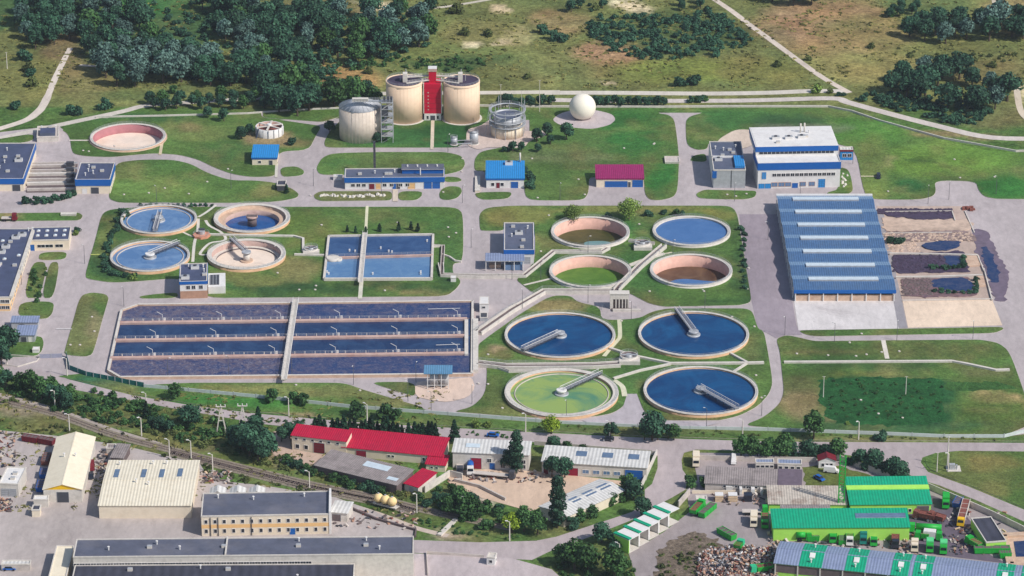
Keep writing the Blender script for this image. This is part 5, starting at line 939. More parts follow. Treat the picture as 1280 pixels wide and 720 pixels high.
# ------------------------------------------------------------------ sludge beds
b0 = P(1128, 376); t = empty('drying_beds', b0, 0, 'open sludge drying beds with tan slabs, dark mud and blue puddles', 'beds')
def bchild(m, name): o = m.build(name, t); o.location = -Vector((b0.x, b0.y, 0)); return o
def blob(m, pts, z0, z1, mt, amp=1.6): m.prism(ragged(W(smooth(pts, 2)), amp), z0, z1, mt)
for nm, pts, z1, mt in (('mud_heap', [(1099, 262), (1190, 263), (1191, 274), (1150, 275), (1104, 269)], .45, sludge), ('dried_slab', [(1102, 270), (1148, 276), (1192, 275), (1214, 276), (1216, 288), (1104, 290)], .32, sludgeT),
                        ('dry_mud', [(1105, 291), (1200, 289), (1216, 292), (1222, 302), (1108, 302)], .5, mat('grey brown mud', (140, 120, 116), var=.35, scale=.4, bump=.3, dirt=.5)),
                        ('mud', [(1113, 319), (1195, 315), (1206, 316), (1212, 340), (1120, 343)], .4, sludge), ('mud', [(1124, 347), (1212, 346), (1222, 371), (1133, 372)], .4, mat('purple brown mud', (124, 98, 100), rough=.6, var=.35, scale=.5, bump=.3, dirt=.6, dirtcol=(84, 72, 92)))):
    m = MB(); blob(m, pts, .05, z1, mt); bchild(m, nm)
for nm, pts, z1 in (('puddle', [(1152, 306), (1170, 303), (1200, 302), (1200, 310), (1175, 314), (1158, 313)], .56), ('puddle', [(1180, 319), (1199, 318), (1202, 333), (1184, 334)], .48), ('puddle', [(1160, 350), (1212, 347), (1219, 366), (1166, 362)], .48)):
    m = MB(); blob(m, pts, .1, z1, bedW); bchild(m, nm)
m = MB(); blob(m, [(1225, 310), (1232, 308), (1240, 318), (1250, 345), (1247, 355), (1238, 354), (1232, 335)], .1, .13+ZZ[0]*0+.0, bedW); o = bchild(m, 'puddle'); o.location.z = .12
m = MB(); blob(m, [(1218, 285), (1235, 290), (1262, 345), (1256, 378), (1245, 378), (1228, 330), (1214, 300)], .06, .2, mat('wet stained paving', (112, 98, 112), rough=.5, var=.3, scale=.25)); bchild(m, 'wet_patch')
for pts, wd, h_ in (([(1112, 316), (1160, 316.5), (1222, 318)], .8, 1.0), ([(1120, 345.5), (1170, 345), (1228, 343)], .9, 1.1), ([(1104, 291), (1190, 290)], .4, .8), ([(1106, 264), (1190, 263)], .35, .8), ([(1128, 375), (1241, 373)], .5, .6), ([(1190, 263), (1194, 275)], .4, .7), ([(1206, 263), (1218, 290)], .4, .5), ([(1230, 335), (1240, 374)], .4, .8), ([(1222, 318), (1230, 338)], .4, .8)):
    m = MB(); 
    for a, b in zip(pts[:-1], pts[1:]): quadbar(m, a, b, wd, 0, h_, conc, concL)
    bchild(m, 'bed_wall')
m = MB(); m.prism(W([(1205, 320), (1224, 321), (1226, 333), (1210, 334)]), .1, .55, concT); bchild(m, 'ramp'); m = MB(); m.prism(W([(1221, 346), (1228, 345), (1232, 358), (1224, 359)]), .1, .55, concT); bchild(m, 'ramp')
for (x0, x1, y0, y1, z, mt, nm, n_) in ((1098, 1190, 262, 268, .4, sludge, 'mud_clods', 260), (1106, 1215, 292, 302, .45, sludgeT, 'mud_clods', 260), (1116, 1180, 320, 341, .38, sludge, 'mud_clods', 300), (1128, 1165, 349, 370, .38, concD, 'mud_clods', 300), (1110, 1150, 303, 315, .1, sludgeT, 'mud_clods', 160)):
    m = MB()
    for i in range(n_):
        p = P(random.uniform(x0, x1), random.uniform(y0, y1)); s = random.uniform(.25, 1.1); h_ = z+random.uniform(.05, .5); e = random.uniform(.3, .7)
        m.hull([(p.x-s, p.y-s*e, z-.1), (p.x+s*e, p.y-s, z-.1), (p.x+s, p.y+s*.6, z-.1), (p.x-s*.7, p.y+s*e, z-.1)], [(p.x-s*.3, p.y-s*.2, h_), (p.x+s*.3, p.y-s*.3, h_), (p.x+s*.3, p.y+s*.2, h_), (p.x-s*.2, p.y+s*.2, h_)], mt)
    o = bchild(m, nm); o['kind'] = 'stuff'
c = P(1211, 262); m = MB()
for k in range(14): a = random.uniform(0, 6.28); rr = random.uniform(0, 2.2); m.box(c.x+rr*math.cos(a)-.8, c.y+rr*math.sin(a)-.6, .1, c.x+rr*math.cos(a)+.6, c.y+rr*math.sin(a)+.7, random.uniform(.5, 1.3), rust)
tag(m.build('scrap_heap'), 'small reddish brown rubbish heap above the drying beds', 'heap')
# ------------------------------------------------------------------ southern buildings
B = building
B('warehouse', 'cream gabled warehouse with yellow front standing end on, far lower left', ((56, 612), (104, 612), (117, 547), (70, 547)), 5.0, concL, creamS, 'gable_y', 2.0, endm=vyel, cat='warehouse', vent=[(.35, .55, 'pipe'), (.65, .55, 'pipe')], doors=[('f', .5, 4, 4, steelD)])
t, w, d, zf = B('warehouse', 'cream ribbed warehouse with four grey skylights beside the gabled one', ((125, 632), (240, 632), (247, 577), (136, 575)), 5.0, cream, creamR, 'gable_x', 1.0, cat='warehouse', sky=[(.12, .66, 1.7, 7), (.42, .66, 1.7, 7), (.62, .66, 1.7, 7), (.82, .68, 1.7, 7)], skym=skylD, vent=[(.13, .88, 'pipe'), (.5, .9, 'pipe'), (.65, .9, 'pipe'), (.36, .45, 'pipe'), (.5, .4, 'pipe')])
B('shed', 'white boxy hut with flat pale roof at left edge of works yard', ((1, 605), (25, 606), (31, 585), (6, 584)), 4.8, concL, white, cat='shed', doors=[('f', .3, 2.4, 3, steel), ('f', .7, 2.4, 3, steel)], vent=[(.6, .6, 'box'), (.6, .3, 'box')])
B('shed', 'narrow grey roofed lean-to between the two cream warehouses', ((141, 572), (156, 573), (160, 558), (145, 556)), 3, concD, greyR, 'mono', .5, cat='shed'); B('shed', 'tiny grey flat shed by railway behind cream skylit warehouse', ((132, 561), (143, 561), (146, 556), (135, 555)), 2.4, conc, greyR, cat='shed')
t, w, d, zf = B('factory_building', 'two storey cream building with apricot band and long dark grey roof', ((251, 646), (411, 643), (412, 614), (255, 618)), 7.4, cream, felt, wins=[('f', 14, 1.2, 1.0, 1.4), ('f', 14, 4.8, 1.0, 1.3), ('r', 3, 4.6, 1, 1.2)], band=(3.0, 4.3, orange), doors=[('f', .71, 1.8, 2.4, blue)], vent=[(.12, .8, 'pipe'), (.4, .7, 'pipe'), (.8, .8, 'pipe')])
m = MB(); m.box(w-.1, -.2, -.1, w+.6, d+.3, 8.6, white); m.build('end_parapet', t); m = MB(); m.bar((w*.07, -.15, 0), (w*.07, -.15, 7), .25, steelD); m.bar((w*.13, -.15, 0), (w*.13, -.15, 7), .25, steelD); m.bar((w*.39, -.15, 0), (w*.39, -.15, 7), .25, steelD); m.build('downpipe', t)
for k, (px, lb) in enumerate(((272, 'leftmost of three white gabled huts behind the two storey building'), (297, 'middle of three white gabled huts behind the two storey building'), (321, 'rightmost of three white gabled huts behind the two storey building'))):
    B('hut', lb, ((px-9, 618), (px+9, 618), (px+9, 611), (px-8, 611)), 3.4, white, whiteR, 'gable_y', 1.2, cat='hut', group='white gabled huts')
t, w, d, zf = B('factory_building', 'very long low building with dark felt roof along the bottom edge', ((91, 697), (516, 693), (517, 671), (97, 675)), 8.6, concL, felt, wins=[('f', 60, 5.2, 1.7, 1.2)], vent=[(.1, .4, 'pipe'), (.22, .5, 'box'), (.24, .7, 'pipe'), (.31, .4, 'pipe'), (.44, .5, 'box'), (.66, .5, 'box'), (.66, .8, 'pipe'), (.86, .5, 'box'), (.86, .8, 'pipe'), (.9, .3, 'pipe')])
for o in [x for x in C.objects if x.parent == t and x.name.startswith('window') and not (x.location.x < .7*w)]: bpy.data.objects.remove(o)
m = MB(); m.box(w*.445, .2, 8.6, w*.449, d, 9.4, concL); m.build('parapet', t)
B('factory_building', 'dark ribbed roof building in front of the long felt roofed one', ((84, 750), (440, 748), (446, 705), (92, 708)), 5.5, concL, feltD, vent=[(.2, .85, 'box'), (.55, .85, 'box'), (.8, .6, 'pipe'), (.45, .9, 'pipe')])
B('flat_roof_building', 'narrow cream flat roof link at left end of the long building', ((58, 735), (80, 735), (92, 683), (70, 683)), 4, cream, creamS)
B('shed', 'long low white roofed shed above the blue car, bottom left', ((2, 706), (38, 706), (38, 701), (3, 701)), 2.4, conc, whiteR, cat='shed')
B('shed', 'white roofed open shed at right end of the two storey building', ((415, 640), (436, 642), (442, 630), (415, 626)), 3.4, concL, whiteR, 'mono', .3, cat='shed', doors=[('f', .35, 3, 2.6, concD)])
t, w, d, zf = B('workshop', 'cream two storey house with crimson roof at left end of red roofed row', ((364, 544), (432, 552), (439, 542), (374, 535)), 5.8, cream, red, 'mono', 1.2, wins=[('f', [.1, .26], 1.0, 1.3, 1.5), ('f', [.08, .23, .38, .53, .68, .84], 4.3, 1.0, .7)], doors=[('f', .5, 4, 4, maroon)])
t, w, d, zf = B('workshop', 'long low cream workshop with bright crimson roof', ((429, 559), (553, 571), (559, 552), (438, 543)), 3.4, cream, red, 'mono', 1.8, wins=[('f', [.47, .51], 1.3, .9, .8), ('f', [.82, .86], 1.2, .9, 1.2)], doors=[('f', .19, 3.6, 2.6, mat('red gate', (150, 20, 50))), ('f', .9, 1.2, 2.4, steelD)])
B('workshop', 'small cream annex with crimson roof at right end of red row', ((532, 580), (556, 582), (565, 572), (534, 570)), 2.6, cream, red, 'mono', .7, wins=[('f', [.3, .55], 1.1, .9, .7)])
B('hut', 'small hut with single steep crimson roof below the red row', ((511, 606), (528, 611), (541, 592), (522, 588)), 2.8, concL, red, 'mono', .9, cat='hut', doors=[('f', .5, 1.4, 2, steel)])
t, w, d, zf = B('shed', 'long weathered grey shed slanting along the railway hedge, open at right end', ((395, 582), (497, 607), (517, 589), (412, 566)), 3.6, concD, greyR, 'mono', .9, cat='shed', sky=[(.62, .7, 10, 3.4), (.9, .25, 4, 2)])  # dark wall colour stands in for the shade of the open faces
t, w, d, zf = B('workshop', 'white ribbed roof workshop with red door and blue door', ((565, 565), (660, 569), (667, 554), (568, 552)), 6.2, concL, whiteR, 'mono', .8, wins=[('f', [.48, .93], 2.8, 1.4, 1.4), ('f', [.66, .93], .9, 1.5, 1.4)], doors=[('f', .31, 3.6, 4.2, mat('red gate', (150, 20, 50))), ('f', .52, 1.8, 2.5, blue)], sky=[(.25, .5, 5, 2.6)], skym=skyl)
t, w, d, zf = B('workshop', 'long white ribbed roof workshop with three grey skylights', ((677, 577), (808, 585), (811, 567), (684, 561)), 4.8, concL, whiteR, 'mono', .9, wins=[('f', [.42, .52, .62, .72], 1.3, 2.2, 1.3, glassB)], doors=[('f', .04, 1.6, 2.6, maroon), ('f', .3, 3.4, 3.0, mat('red gate', (150, 20, 50))), ('f', .88, 6.2, 3.6, blue)], sky=[(.36, .6, 3.8, 3.4), (.61, .6, 3.8, 3.4), (.86, .6, 3.8, 3.4)], skym=skylD)
t, w, d, zf = B('workshop', 'slanting cream workshop with ribbed white roof and four dark skylights', ((706, 647), (781, 613), (755, 596), (667, 638)), 3.6, cream, whiteR, 'gable_x', .9, doors=[('f', .3, 1.2, 2.2, brown)], sky=[(.86, .5, 5, 3), (.62, .5, 5, 3), (.38, .5, 4, 3), (.12, .5, 4, 3)], skym=skylD)
# green edged garage bays
for k in range(5):
    ox, oy = 12.3*k, -8.2*k
    loc, ang, w, d = frame((768+ox, 668+oy), (787+ox, 676+oy), (798.5+ox, 668+oy), (780+ox, 660.5+oy), 5.0)
    t = empty('garage_bay', loc, ang, ['first', 'second', 'third', 'fourth', 'fifth'][k]+' white garage bay with green roof edge, counted from the lower left', 'garage', 'green edged garages'); m = MB()
    m.box(0, 0, -.1, w, .3, 5, lime if k == 0 else white); m.box(0, .3, -.1, .3, d, 5, white); m.box(w-.4, .3, 0, w, .7, 5, white); m.box(.3, .3, 0, w, d, .2, concL); m.build('wall', t)
    m = MB(); m.box(-.1, -.1, 5, w+.1, d+.02, 5.25, white); m.build('roof', t); m = MB(); m.box(-.15, -.15, 5.25, w+.15, 1.3, 5.6, green); m.build('green_edge', t)
# scrap yard buildings
t, w, d, zf = B('shed', 'long old grey shed with weathered roof and dark slit of windows', ((882, 604), (1001, 609), (1000, 591), (883, 589)), 3.2, conc, greyR, 'mono', 1.2, cat='shed', wins=[('f', [.22, .28, .34, .4, .46, .52], 2.0, 2.0, .7)])
m = MB(); m.hull([(w*.76, -.5, 3.38), (w+.5, -.5, 3.38), (w+.5, d+.5, 4.62), (w*.76, d+.5, 4.62)], [(w*.76, -.5, 3.5), (w+.5, -.5, 3.5), (w+.5, d+.5, 4.74), (w*.76, d+.5, 4.74)], mat('purplish grey roofing', (104, 92, 104), var=.2)); m.build('roof_patch', t)
B('shed', 'rust streaked whitish roofed shed with lime wall beside the crane', ((961, 630), (1058, 631), (1055, 611), (960, 611)), 2.9, lime, rustR, 'mono', 1.0, cat='shed', doors=[('f', .58, 6, 2.3, concD), ('f', .42, 3.5, 2.3, concP)])
t, w, d, zf = B('workshop', 'upper green roofed shed with pale roof strip, behind the crane', ((1060, 631), (1161, 630), (1159, 604), (1060, 604)), 3.8, lime, green, 'mono', 2.4, wins=[('f', [.08, .12, .44, .48, .54, .58, .74], .9, .9, 1.1)], doors=[('f', .32, 3, 2.2, steelD), ('f', .9, 4, 3, concD)])
m = MB(); m.hull([(-.4, d*.52, zf(0, d*.52)-.05), (w+.4, d*.52, zf(0, d*.52)-.05), (w+.4, d*.68, zf(0, d*.68)-.05), (-.4, d*.68, zf(0, d*.68)-.05)], [(-.4, d*.52, zf(0, d*.52)+.3), (w+.4, d*.52, zf(0, d*.52)+.3), (w+.4, d*.68, zf(0, d*.68)+.12), (-.4, d*.68, zf(0, d*.68)+.12)], lime); m.build('roof_strip', t)
t, w, d, zf = B('workshop', 'longest green roofed shed with lime wall and grey skylight strip', ((966, 660), (1136, 659), (1133, 641), (965, 642)), 5.0, lime, green, 'mono', 1.6, sky=[(.8, .6, 17, 2.6)], skym=skylD)
m = MB(); m.box(w*.08, d+1, 0, w*.45, d+7, 4.8, conc, greyR); m.build('rear_lean_to', t)
t, w, d, zf = B('depot', 'huge bluish roof with turquoise stripes in the bottom right corner', ((969, 704), (1330, 741), (1330, 716), (979, 675)), 5.8, lime, bluegrey, 'gable_x', 1.6, cat='depot')
m = MB(); m.box(-.05, -.08, 2.6, w, .1, 5.5, concD); m.build('open_side', t)  # dark panel paints the shade inside the open front
for i in range(10): m = MB(); m.box(-.2, -.3, 0, .2, 0, 5.7, concL); m.build('post', t, (.3+i*7.4, -.05, 0))
for f0, f1 in ((.085, .165), (.245, .315), (.405, .465), (.48, .545), (.765, .825), (.85, .905)):
    m = MB()
    for y0, y1, z0, z1 in ((-.4, d/2, 5.8, 7.4), (d/2, d+.4, 7.4, 5.8)):
        q = [(f0*w, y0, z0), (f1*w, y0, z0), (f1*w, y1, z1), (f0*w, y1, z1)]; m.hull([(a, b, c+.17) for a, b, c in q], [(a, b, c+.22) for a, b, c in q], green)
    m.build('roof_stripe', t)
    m = MB(); x = (f0+f1)/2*w; q = [(x-.9, d*.26), (x+.9, d*.26), (x+.9, d*.42), (x-.9, d*.42)]; m.hull([(a, b, zf(a, b)) for a, b in q], [(a, b, zf(a, b)+.4) for a, b in q], white); m.build('skylight', t)
    vents(t, w, d, 5.8, [((f0+f1)/2, .12, 'pipe'), ((f0+f1)/2, .8, 'pipe')], zf)
B('shed', 'dark flat roofed shed with lime front standing end on, lower right', ((1227, 679), (1252, 677), (1243, 646), (1221, 648)), 3.4, lime, feltD, cat='shed')
t = empty('tar_pool', P(1258, 702), 0, 'open concrete basin of dark blue water at right edge of the yard', 'basin'); b0 = P(1258, 702); m = MB(); pl = [(1254, 668), (1330, 664), (1330, 705), (1263, 704)]
for i in range(4): quadbar(m, pl[i], pl[(i+1) % 4], 2.4, 0, 1.1, concT)
m.prism(W(pl), 0, .3, concT); o = m.build('wall', t); o.location = -b0; m = MB(); m.prism(W([(1267, 678), (1330, 674), (1330, 696), (1270, 697)]), .3, .4, bedW); o = m.build('water', t); o.location = -b0
B('house', 'little house with reddish roof and white front left of the crane hedge', ((1023, 576), (1044, 576), (1042, 570), (1025, 570)), 3.0, white, maroon, 'gable_y', 1.4, cat='house', wins=[('f', [.25, .5, .75], .9, .9, 1.1)])
for q, lb in ((((944, 579), (967, 579), (967, 574), (945, 574)), 'low grey roofed cabin nearer the white van, along the yard wall'), (((972, 580), (1002, 581), (1002, 575), (972, 574)), 'low grey roofed cabin nearer the little red roofed house')):
    B('cabin', lb, q, 2.6, concL, bluegrey, cat='cabin', wins=[('f', 4, .9, 1.2, .9)], group='grey roofed cabins')
B('kiosk', 'small white gate kiosk beside the paved yard at bottom centre', ((609, 697), (619, 698), (620, 692), (611, 691)), 2.8, white, concL, cat='kiosk', wins=[('f', [.5], 1, 1, 1), ('r', [.5], 1, 1, 1)])
B('kiosk', 'white cabin with small window behind the green skip trucks', ((870, 625), (883, 625), (883, 620), (870, 620)), 2.6, white, concL, cat='cabin', wins=[('f', [.5], .9, 1.2, 1)])
B('pump_container', 'tall white container unit at right end of the aeration basin', ((599.5, 380), (611, 380), (610.5, 371), (600, 371)), 3.6, white, white, cat='container', wins=[('f', [.45], 1.8, 1.2, .8, steelD)], par=.1); B('equipment_box', 'grey slatted equipment box in front of the white container unit', ((600, 397), (609.5, 397), (609.5, 391), (600, 391)), 1.6, steel, steelD, cat='box', par=.1)
B('meter_box', 'small white box on the conduit bend right of the four part basin', ((563.5, 347.5), (570, 347.5), (570, 344.5), (563.5, 344.5)), 1.9, white, white, cat='box', par=.05)
B('transformer', 'white transformer box on pad at left end of long blue banded building', ((416, 221), (427, 221), (428, 218), (418, 218)), 1.6, white, whiteR, cat='box', par=.05)
B('transformer', 'pale service platform beside road junction left of bright blue roofed house', ((594, 238), (600, 238), (600, 220), (594, 220)), .9, cream, concL, cat='platform', par=.05)
B('tank_pit', 'pale concrete tank pit beside the tee road, north centre', ((831, 203), (849, 203), (848, 196), (832, 196)), .8, concL, conc, cat='pit')
B('gate_booth', 'dark slate booth beside green van on lawn near the road fork', ((346, 232), (357, 232), (358, 226), (347, 226)), 2.6, steelD, feltD, cat='booth')
B('sign_board', 'small white notice board on lawn by the gate', ((41, 437), (49, 437), (49, 433.5), (41, 433.5)), 1.6, white, white, cat='board', par=.05)
B('skip_shelter', 'white long planter box on lawn strip below screen house', ((76, 268), (95, 268), (95, 265.5), (77, 265.5)), .9, concL, concL, cat='planter', par=.1)
# scrap yard wall and other walls
def wall_line(name, label, pts, h, th, mt, cat='wall', top=None, posts=0, pm=None):
    wp = [P(a, b) for a, b in pts]; t = empty(name, wp[0], 0, label, cat); o = wp[0]; m = MB()
    poly = ribbon_poly([p-o for p in wp], th); n = len(wp)
    for i in range(n-1):
        q = [poly[2*n-1-i], poly[2*n-2-i], poly[i+1], poly[i]]; m.hull([(*v, -.1) for v in q], [(*v, h) for v in q], mt, top)
    m.build('panel' if cat == 'fence' else 'wall', t)
    if posts:
        base = None
        for i in range(n-1):
            L = (wp[i+1]-wp[i]).length; k = max(1, int(L/posts))
            for j in range(k):
                p = wp[i].lerp(wp[i+1], j/k)-o
                if base is None: mm = MB(); mm.box(-.12, -.12, 0, .12, .12, h+.3, pm or steel); base = mm.build('post', t, p)
                else: q = bpy.data.objects.new('post', base.data); C.objects.link(q); q.parent = t; q.location = p
    return t
wall_line('perimeter_wall', 'low pale perimeter wall along the northern edge of the plant', [(120, 147.5), (200, 146), (310, 143), (360, 139), (430, 136), (480, 134), (600, 133), (660, 134), (820, 134.5), (905, 134), (1035, 134), (1065, 140), (1100, 152), (1180, 174), (1270, 190), (1330, 188)], .9, .5, concL, top=concL)
meshG = mat('green mesh fence', (120, 158, 150), var=.15)
wall_line('perimeter_fence', 'pale grey and green fence along the southern edge of the plant', [(180, 484), (320, 497), (440, 510), (560, 519), (640, 525), (700, 530), (830, 536), (960, 538.5), (1100, 543.5), (1180, 547), (1255, 547), (1340, 526)], 1.3, .18, mat('pale fence slats', (196, 204, 202), var=.1), 'fence', posts=8)
wall_line('perimeter_fence', 'blue green mesh fence from the gate to the basin corner', [(83, 446), (87, 462), (108, 470), (180, 484)], 1.9, .08, mat('teal mesh fence', (36, 112, 110), var=.2), 'fence', posts=3)
wall_line('gate', 'grey sliding gate across the drive at the left entrance', [(50, 448), (78, 447)], 1.7, .1, mat('grey lattice', (150, 152, 170), var=.1), 'gate', posts=4)
wall_line('perimeter_fence', 'short fence left of the entrance gate', [(-70, 452), (0, 456), (22, 459), (46, 452), (50, 447), (22, 445), (-20, 443)], .5, .15, concL, 'fence')
wall_line('yard_wall', 'long concrete wall from the crane hedge toward the right edge', [(1046, 575), (1120, 601), (1160, 611), (1240, 646), (1330, 690)], 2.3, .3, conc, top=concL)
wall_line('yard_wall', 'concrete wall along the back of the scrap yard', [(873, 575), (940, 577), (1020, 578)], 2.0, .3, conc)
wall_line('yard_wall', 'pale concrete wall at right end of the skylit workshop', [(800, 614), (821, 568)], 2.0, .4, concL); wall_line('yard_wall', 'wood toned wall between workshops and main road', [(668, 556), (740, 562), (820, 569)], 1.6, .25, conc)
wall_line('ramp_wall', 'slanted concrete ramp wall right of the small crimson hut', [(531, 616), (562, 596), (578, 600)], 2.6, .4, concL); wall_line('ramp_wall', 'low grey wall closing the sandy yard by the flatbed trailer', [(568, 602), (600, 610), (632, 626)], 1.2, .6, conc)
wall_line('yard_wall', 'concrete wall left of the green skip trucks', [(848, 634), (862, 618)], 2.4, .4, conc); wall_line('yard_wall', 'low wall in front of the parked skips row', [(865, 617), (960, 617)], 1.2, .3, cream)
wall_line('yard_wall', 'rusty dark retaining wall right of the railway sheds', [(440, 637), (470, 650), (520, 664), (519, 672)], .9, .6, concD); wall_line('yard_wall', 'pale kerb wall edging the paved yard at bottom centre', [(535, 720), (533, 692), (605, 697)], 1.0, .3, conc)
wall_line('loading_ramp', 'small concrete stair ramp dropping from railway to the lower road', [(549, 670), (570, 650)], .6, 1.6, concL, 'ramp')
# ------------------------------------------------------------------ vehicles
def car(px, py, to, label, col, van=False, group=None, cat=None, L=4.4):
    a, b = P(px, py), P(*to); t = empty('van' if van else 'parked_car', a+Vector((0, 0, .3)), math.atan2(b.y-a.y, b.x-a.x), label, cat or ('van' if van else 'car'), group)
    Wd = 1.9 if van else 1.75; L = 5.4 if van else L; h1, h2 = (1.2, 2.2) if van else (.85, 1.45); m = MB()
    m.hull([(-L/2, -Wd/2, .3), (L/2, -Wd/2, .3), (L/2, Wd/2, .3), (-L/2, Wd/2, .3)], [(-L/2+.1, -Wd/2+.05, h1), (L/2-.2, -Wd/2+.05, h1-.1), (L/2-.2, Wd/2-.05, h1-.1), (-L/2+.1, Wd/2-.05, h1)], col); m.build('body', t)
    x0, x1 = (-L/2+.12, L*.28) if van else (-L*.38, L*.2); m = MB(); i = .08 if van else .45
    m.hull([(x0, -Wd/2+.08, h1), (x1+.35, -Wd/2+.08, h1-.05), (x1+.35, Wd/2-.08, h1-.05), (x0, Wd/2-.08, h1)], [(x0+i, -Wd/2+.22, h2), (x1-.2, -Wd/2+.22, h2), (x1-.2, Wd/2-.22, h2), (x0+i, Wd/2-.22, h2)], col if van else glass, col); m.build('cabin', t)
    for x in (-L*.32, L*.32):
        for y in (-Wd/2, Wd/2): m = MB(); wheelbox(m); m.build('wheel', t, (x, y, .32))
    return t
def wheelbox(m, r=.33):
    n = 12; a = [2*math.pi*i/n for i in range(n)]; m.hull([(r*math.cos(q), -.11, r*math.sin(q)) for q in a][::-1], [(r*math.cos(q), .11, r*math.sin(q)) for q in a][::-1], black, steel)
def truck(px, py, to, label, cab, body, kind='box', L=8.5, group=None, cat='truck', name='truck'):
    a, b = P(px, py), P(*to); t = empty(name, a+Vector((0, 0, .25)), math.atan2(b.y-a.y, b.x-a.x), label, cat, group); Wd = 2.45
    if kind != 'skip':
        m = MB(); m.hull([(L/2-2.1, -Wd/2, .5), (L/2, -Wd/2, .5), (L/2, Wd/2, .5), (L/2-2.1, Wd/2, .5)], [(L/2-2.1, -Wd/2+.1, 3.0), (L/2-.35, -Wd/2+.1, 3.0), (L/2-.35, Wd/2-.1, 3.0), (L/2-2.1, Wd/2-.1, 3.0)], cab); m.build('cab', t)
        m = MB(); m.hull([(L/2-.19, -1, 1.7), (L/2-.10, -1, 1.7), (L/2-.10, 1, 1.7), (L/2-.19, 1, 1.7)], [(L/2-.40, -.95, 2.6), (L/2-.28, -.95, 2.6), (L/2-.28, .95, 2.6), (L/2-.40, .95, 2.6)], glass); m.build('windscreen', t)
        m = MB(); m.box(-L/2, -.5, .7, L/2-.5, .5, .95, steelD); m.build('chassis', t)
        for x in (-L*.36, -L*.22, L*.33):
            for y in (-1.1, 1.1): m = MB(); wheelbox(m, .5); m.build('wheel', t, (x, y, .5))
    x0, x1 = -L/2, (L/2 if kind == 'skip' else L/2-2.4); z0 = .1 if kind == 'skip' else 1.0; m = MB()
    if kind == 'box': m.box(x0, -Wd/2, z0, x1, Wd/2, 3.3, body)
    elif kind == 'tank':
        n = 20; q = [2*math.pi*i/n for i in range(n)]; m.hull([(x0, 1.15*math.cos(v), 2.15+1.05*math.sin(v)) for v in q], [(x1, 1.15*math.cos(v), 2.15+1.05*math.sin(v)) for v in q], body)
    elif kind in ('tip', 'skip'):
        h = 2.5 if kind == 'tip' else 1.9; e = .35
        m.hull([(x0+e, -Wd/2, z0), (x1, -Wd/2, z0), (x1, Wd/2, z0), (x0+e, Wd/2, z0)], [(x0, -Wd/2-.05, h), (x1+.15, -Wd/2-.05, h), (x1+.15, Wd/2+.05, h), (x0, Wd/2+.05, h)], body, rust if kind == 'tip' else concD)
        for k in range(5): xx = x0+.3+k*(x1-x0-.5)/4; m.box(xx, -Wd/2-.1, z0+.2, xx+.14, Wd/2+.1, h+.08, body)
        for y in (-Wd/2-.08, Wd/2-.04): m.box(x0, y, h-.05, x1+.15, y+.14, h+.18, body)
    elif kind == 'flat': m.box(x0, -Wd/2, z0, x1, Wd/2, 1.25, conc)
    m.build({'box': 'cargo_box', 'tank': 'tank', 'tip': 'tipper_body', 'skip': 'container', 'flat': 'flatbed'}[kind], t)
    if kind == 'box': m = MB(); m.box(x0+.1, -Wd/2+.1, 3.3, x1-.1, Wd/2-.1, 3.42, body); m.build('box_roof', t)
    return t
car(1098, 222, (1098, 232), 'black car parked alone on northern lawn right of process building', vdark, L=5.6); car(760, 551, (740, 550), 'dark car driving on the main road by the light pole', vdark); car(114, 597, (114, 606), 'dark car between the cream gabled warehouse and cream skylit warehouse', vdark)
car(12, 713, (22, 713), 'blue car with white windscreen in bottom left corner', vblue); car(1024, 600, (1032, 604), 'small blue car on grass below the little red roofed house', vblue); car(1039, 591, (1048, 592), 'white van beside the little red roofed house', white, True); car(917, 578, (917, 590), 'white van parked by the back wall of scrap yard', white, True, L=5)
car(352, 236, (362, 236), 'dark green van on lawn near the road fork', mat('dark green vehicle paint', (30, 84, 72)), True); car(616, 546, (630, 547), 'small blue car on main road above the white roofed workshop', vblue); car(115, 586, (115, 592), 'dark red van behind the dark car between the warehouses', maroon, True)
truck(870, 580, (870, 592), 'cream box truck standing at left corner of the scrap yard', cream, cream, 'box', 7); t = truck(1204, 646, (1199, 664), 'yellow lorry with very long grey tipping trailer', vyel, concL, 'tip', 17)
truck(588, 590, (588, 598), 'white truck with blue tank in the sandy yard', white, vblue, 'tank', 7); truck(575, 590, (575, 598), 'dark flat truck left of the blue tank truck', steelD, steelD, 'flat', 6.5)
truck(618, 597, (650, 600), 'long empty flatbed trailer in front of the white roofed workshop', steelD, conc, 'flat', 15, cat='trailer', name='trailer')
VG = 'green yard vehicles'
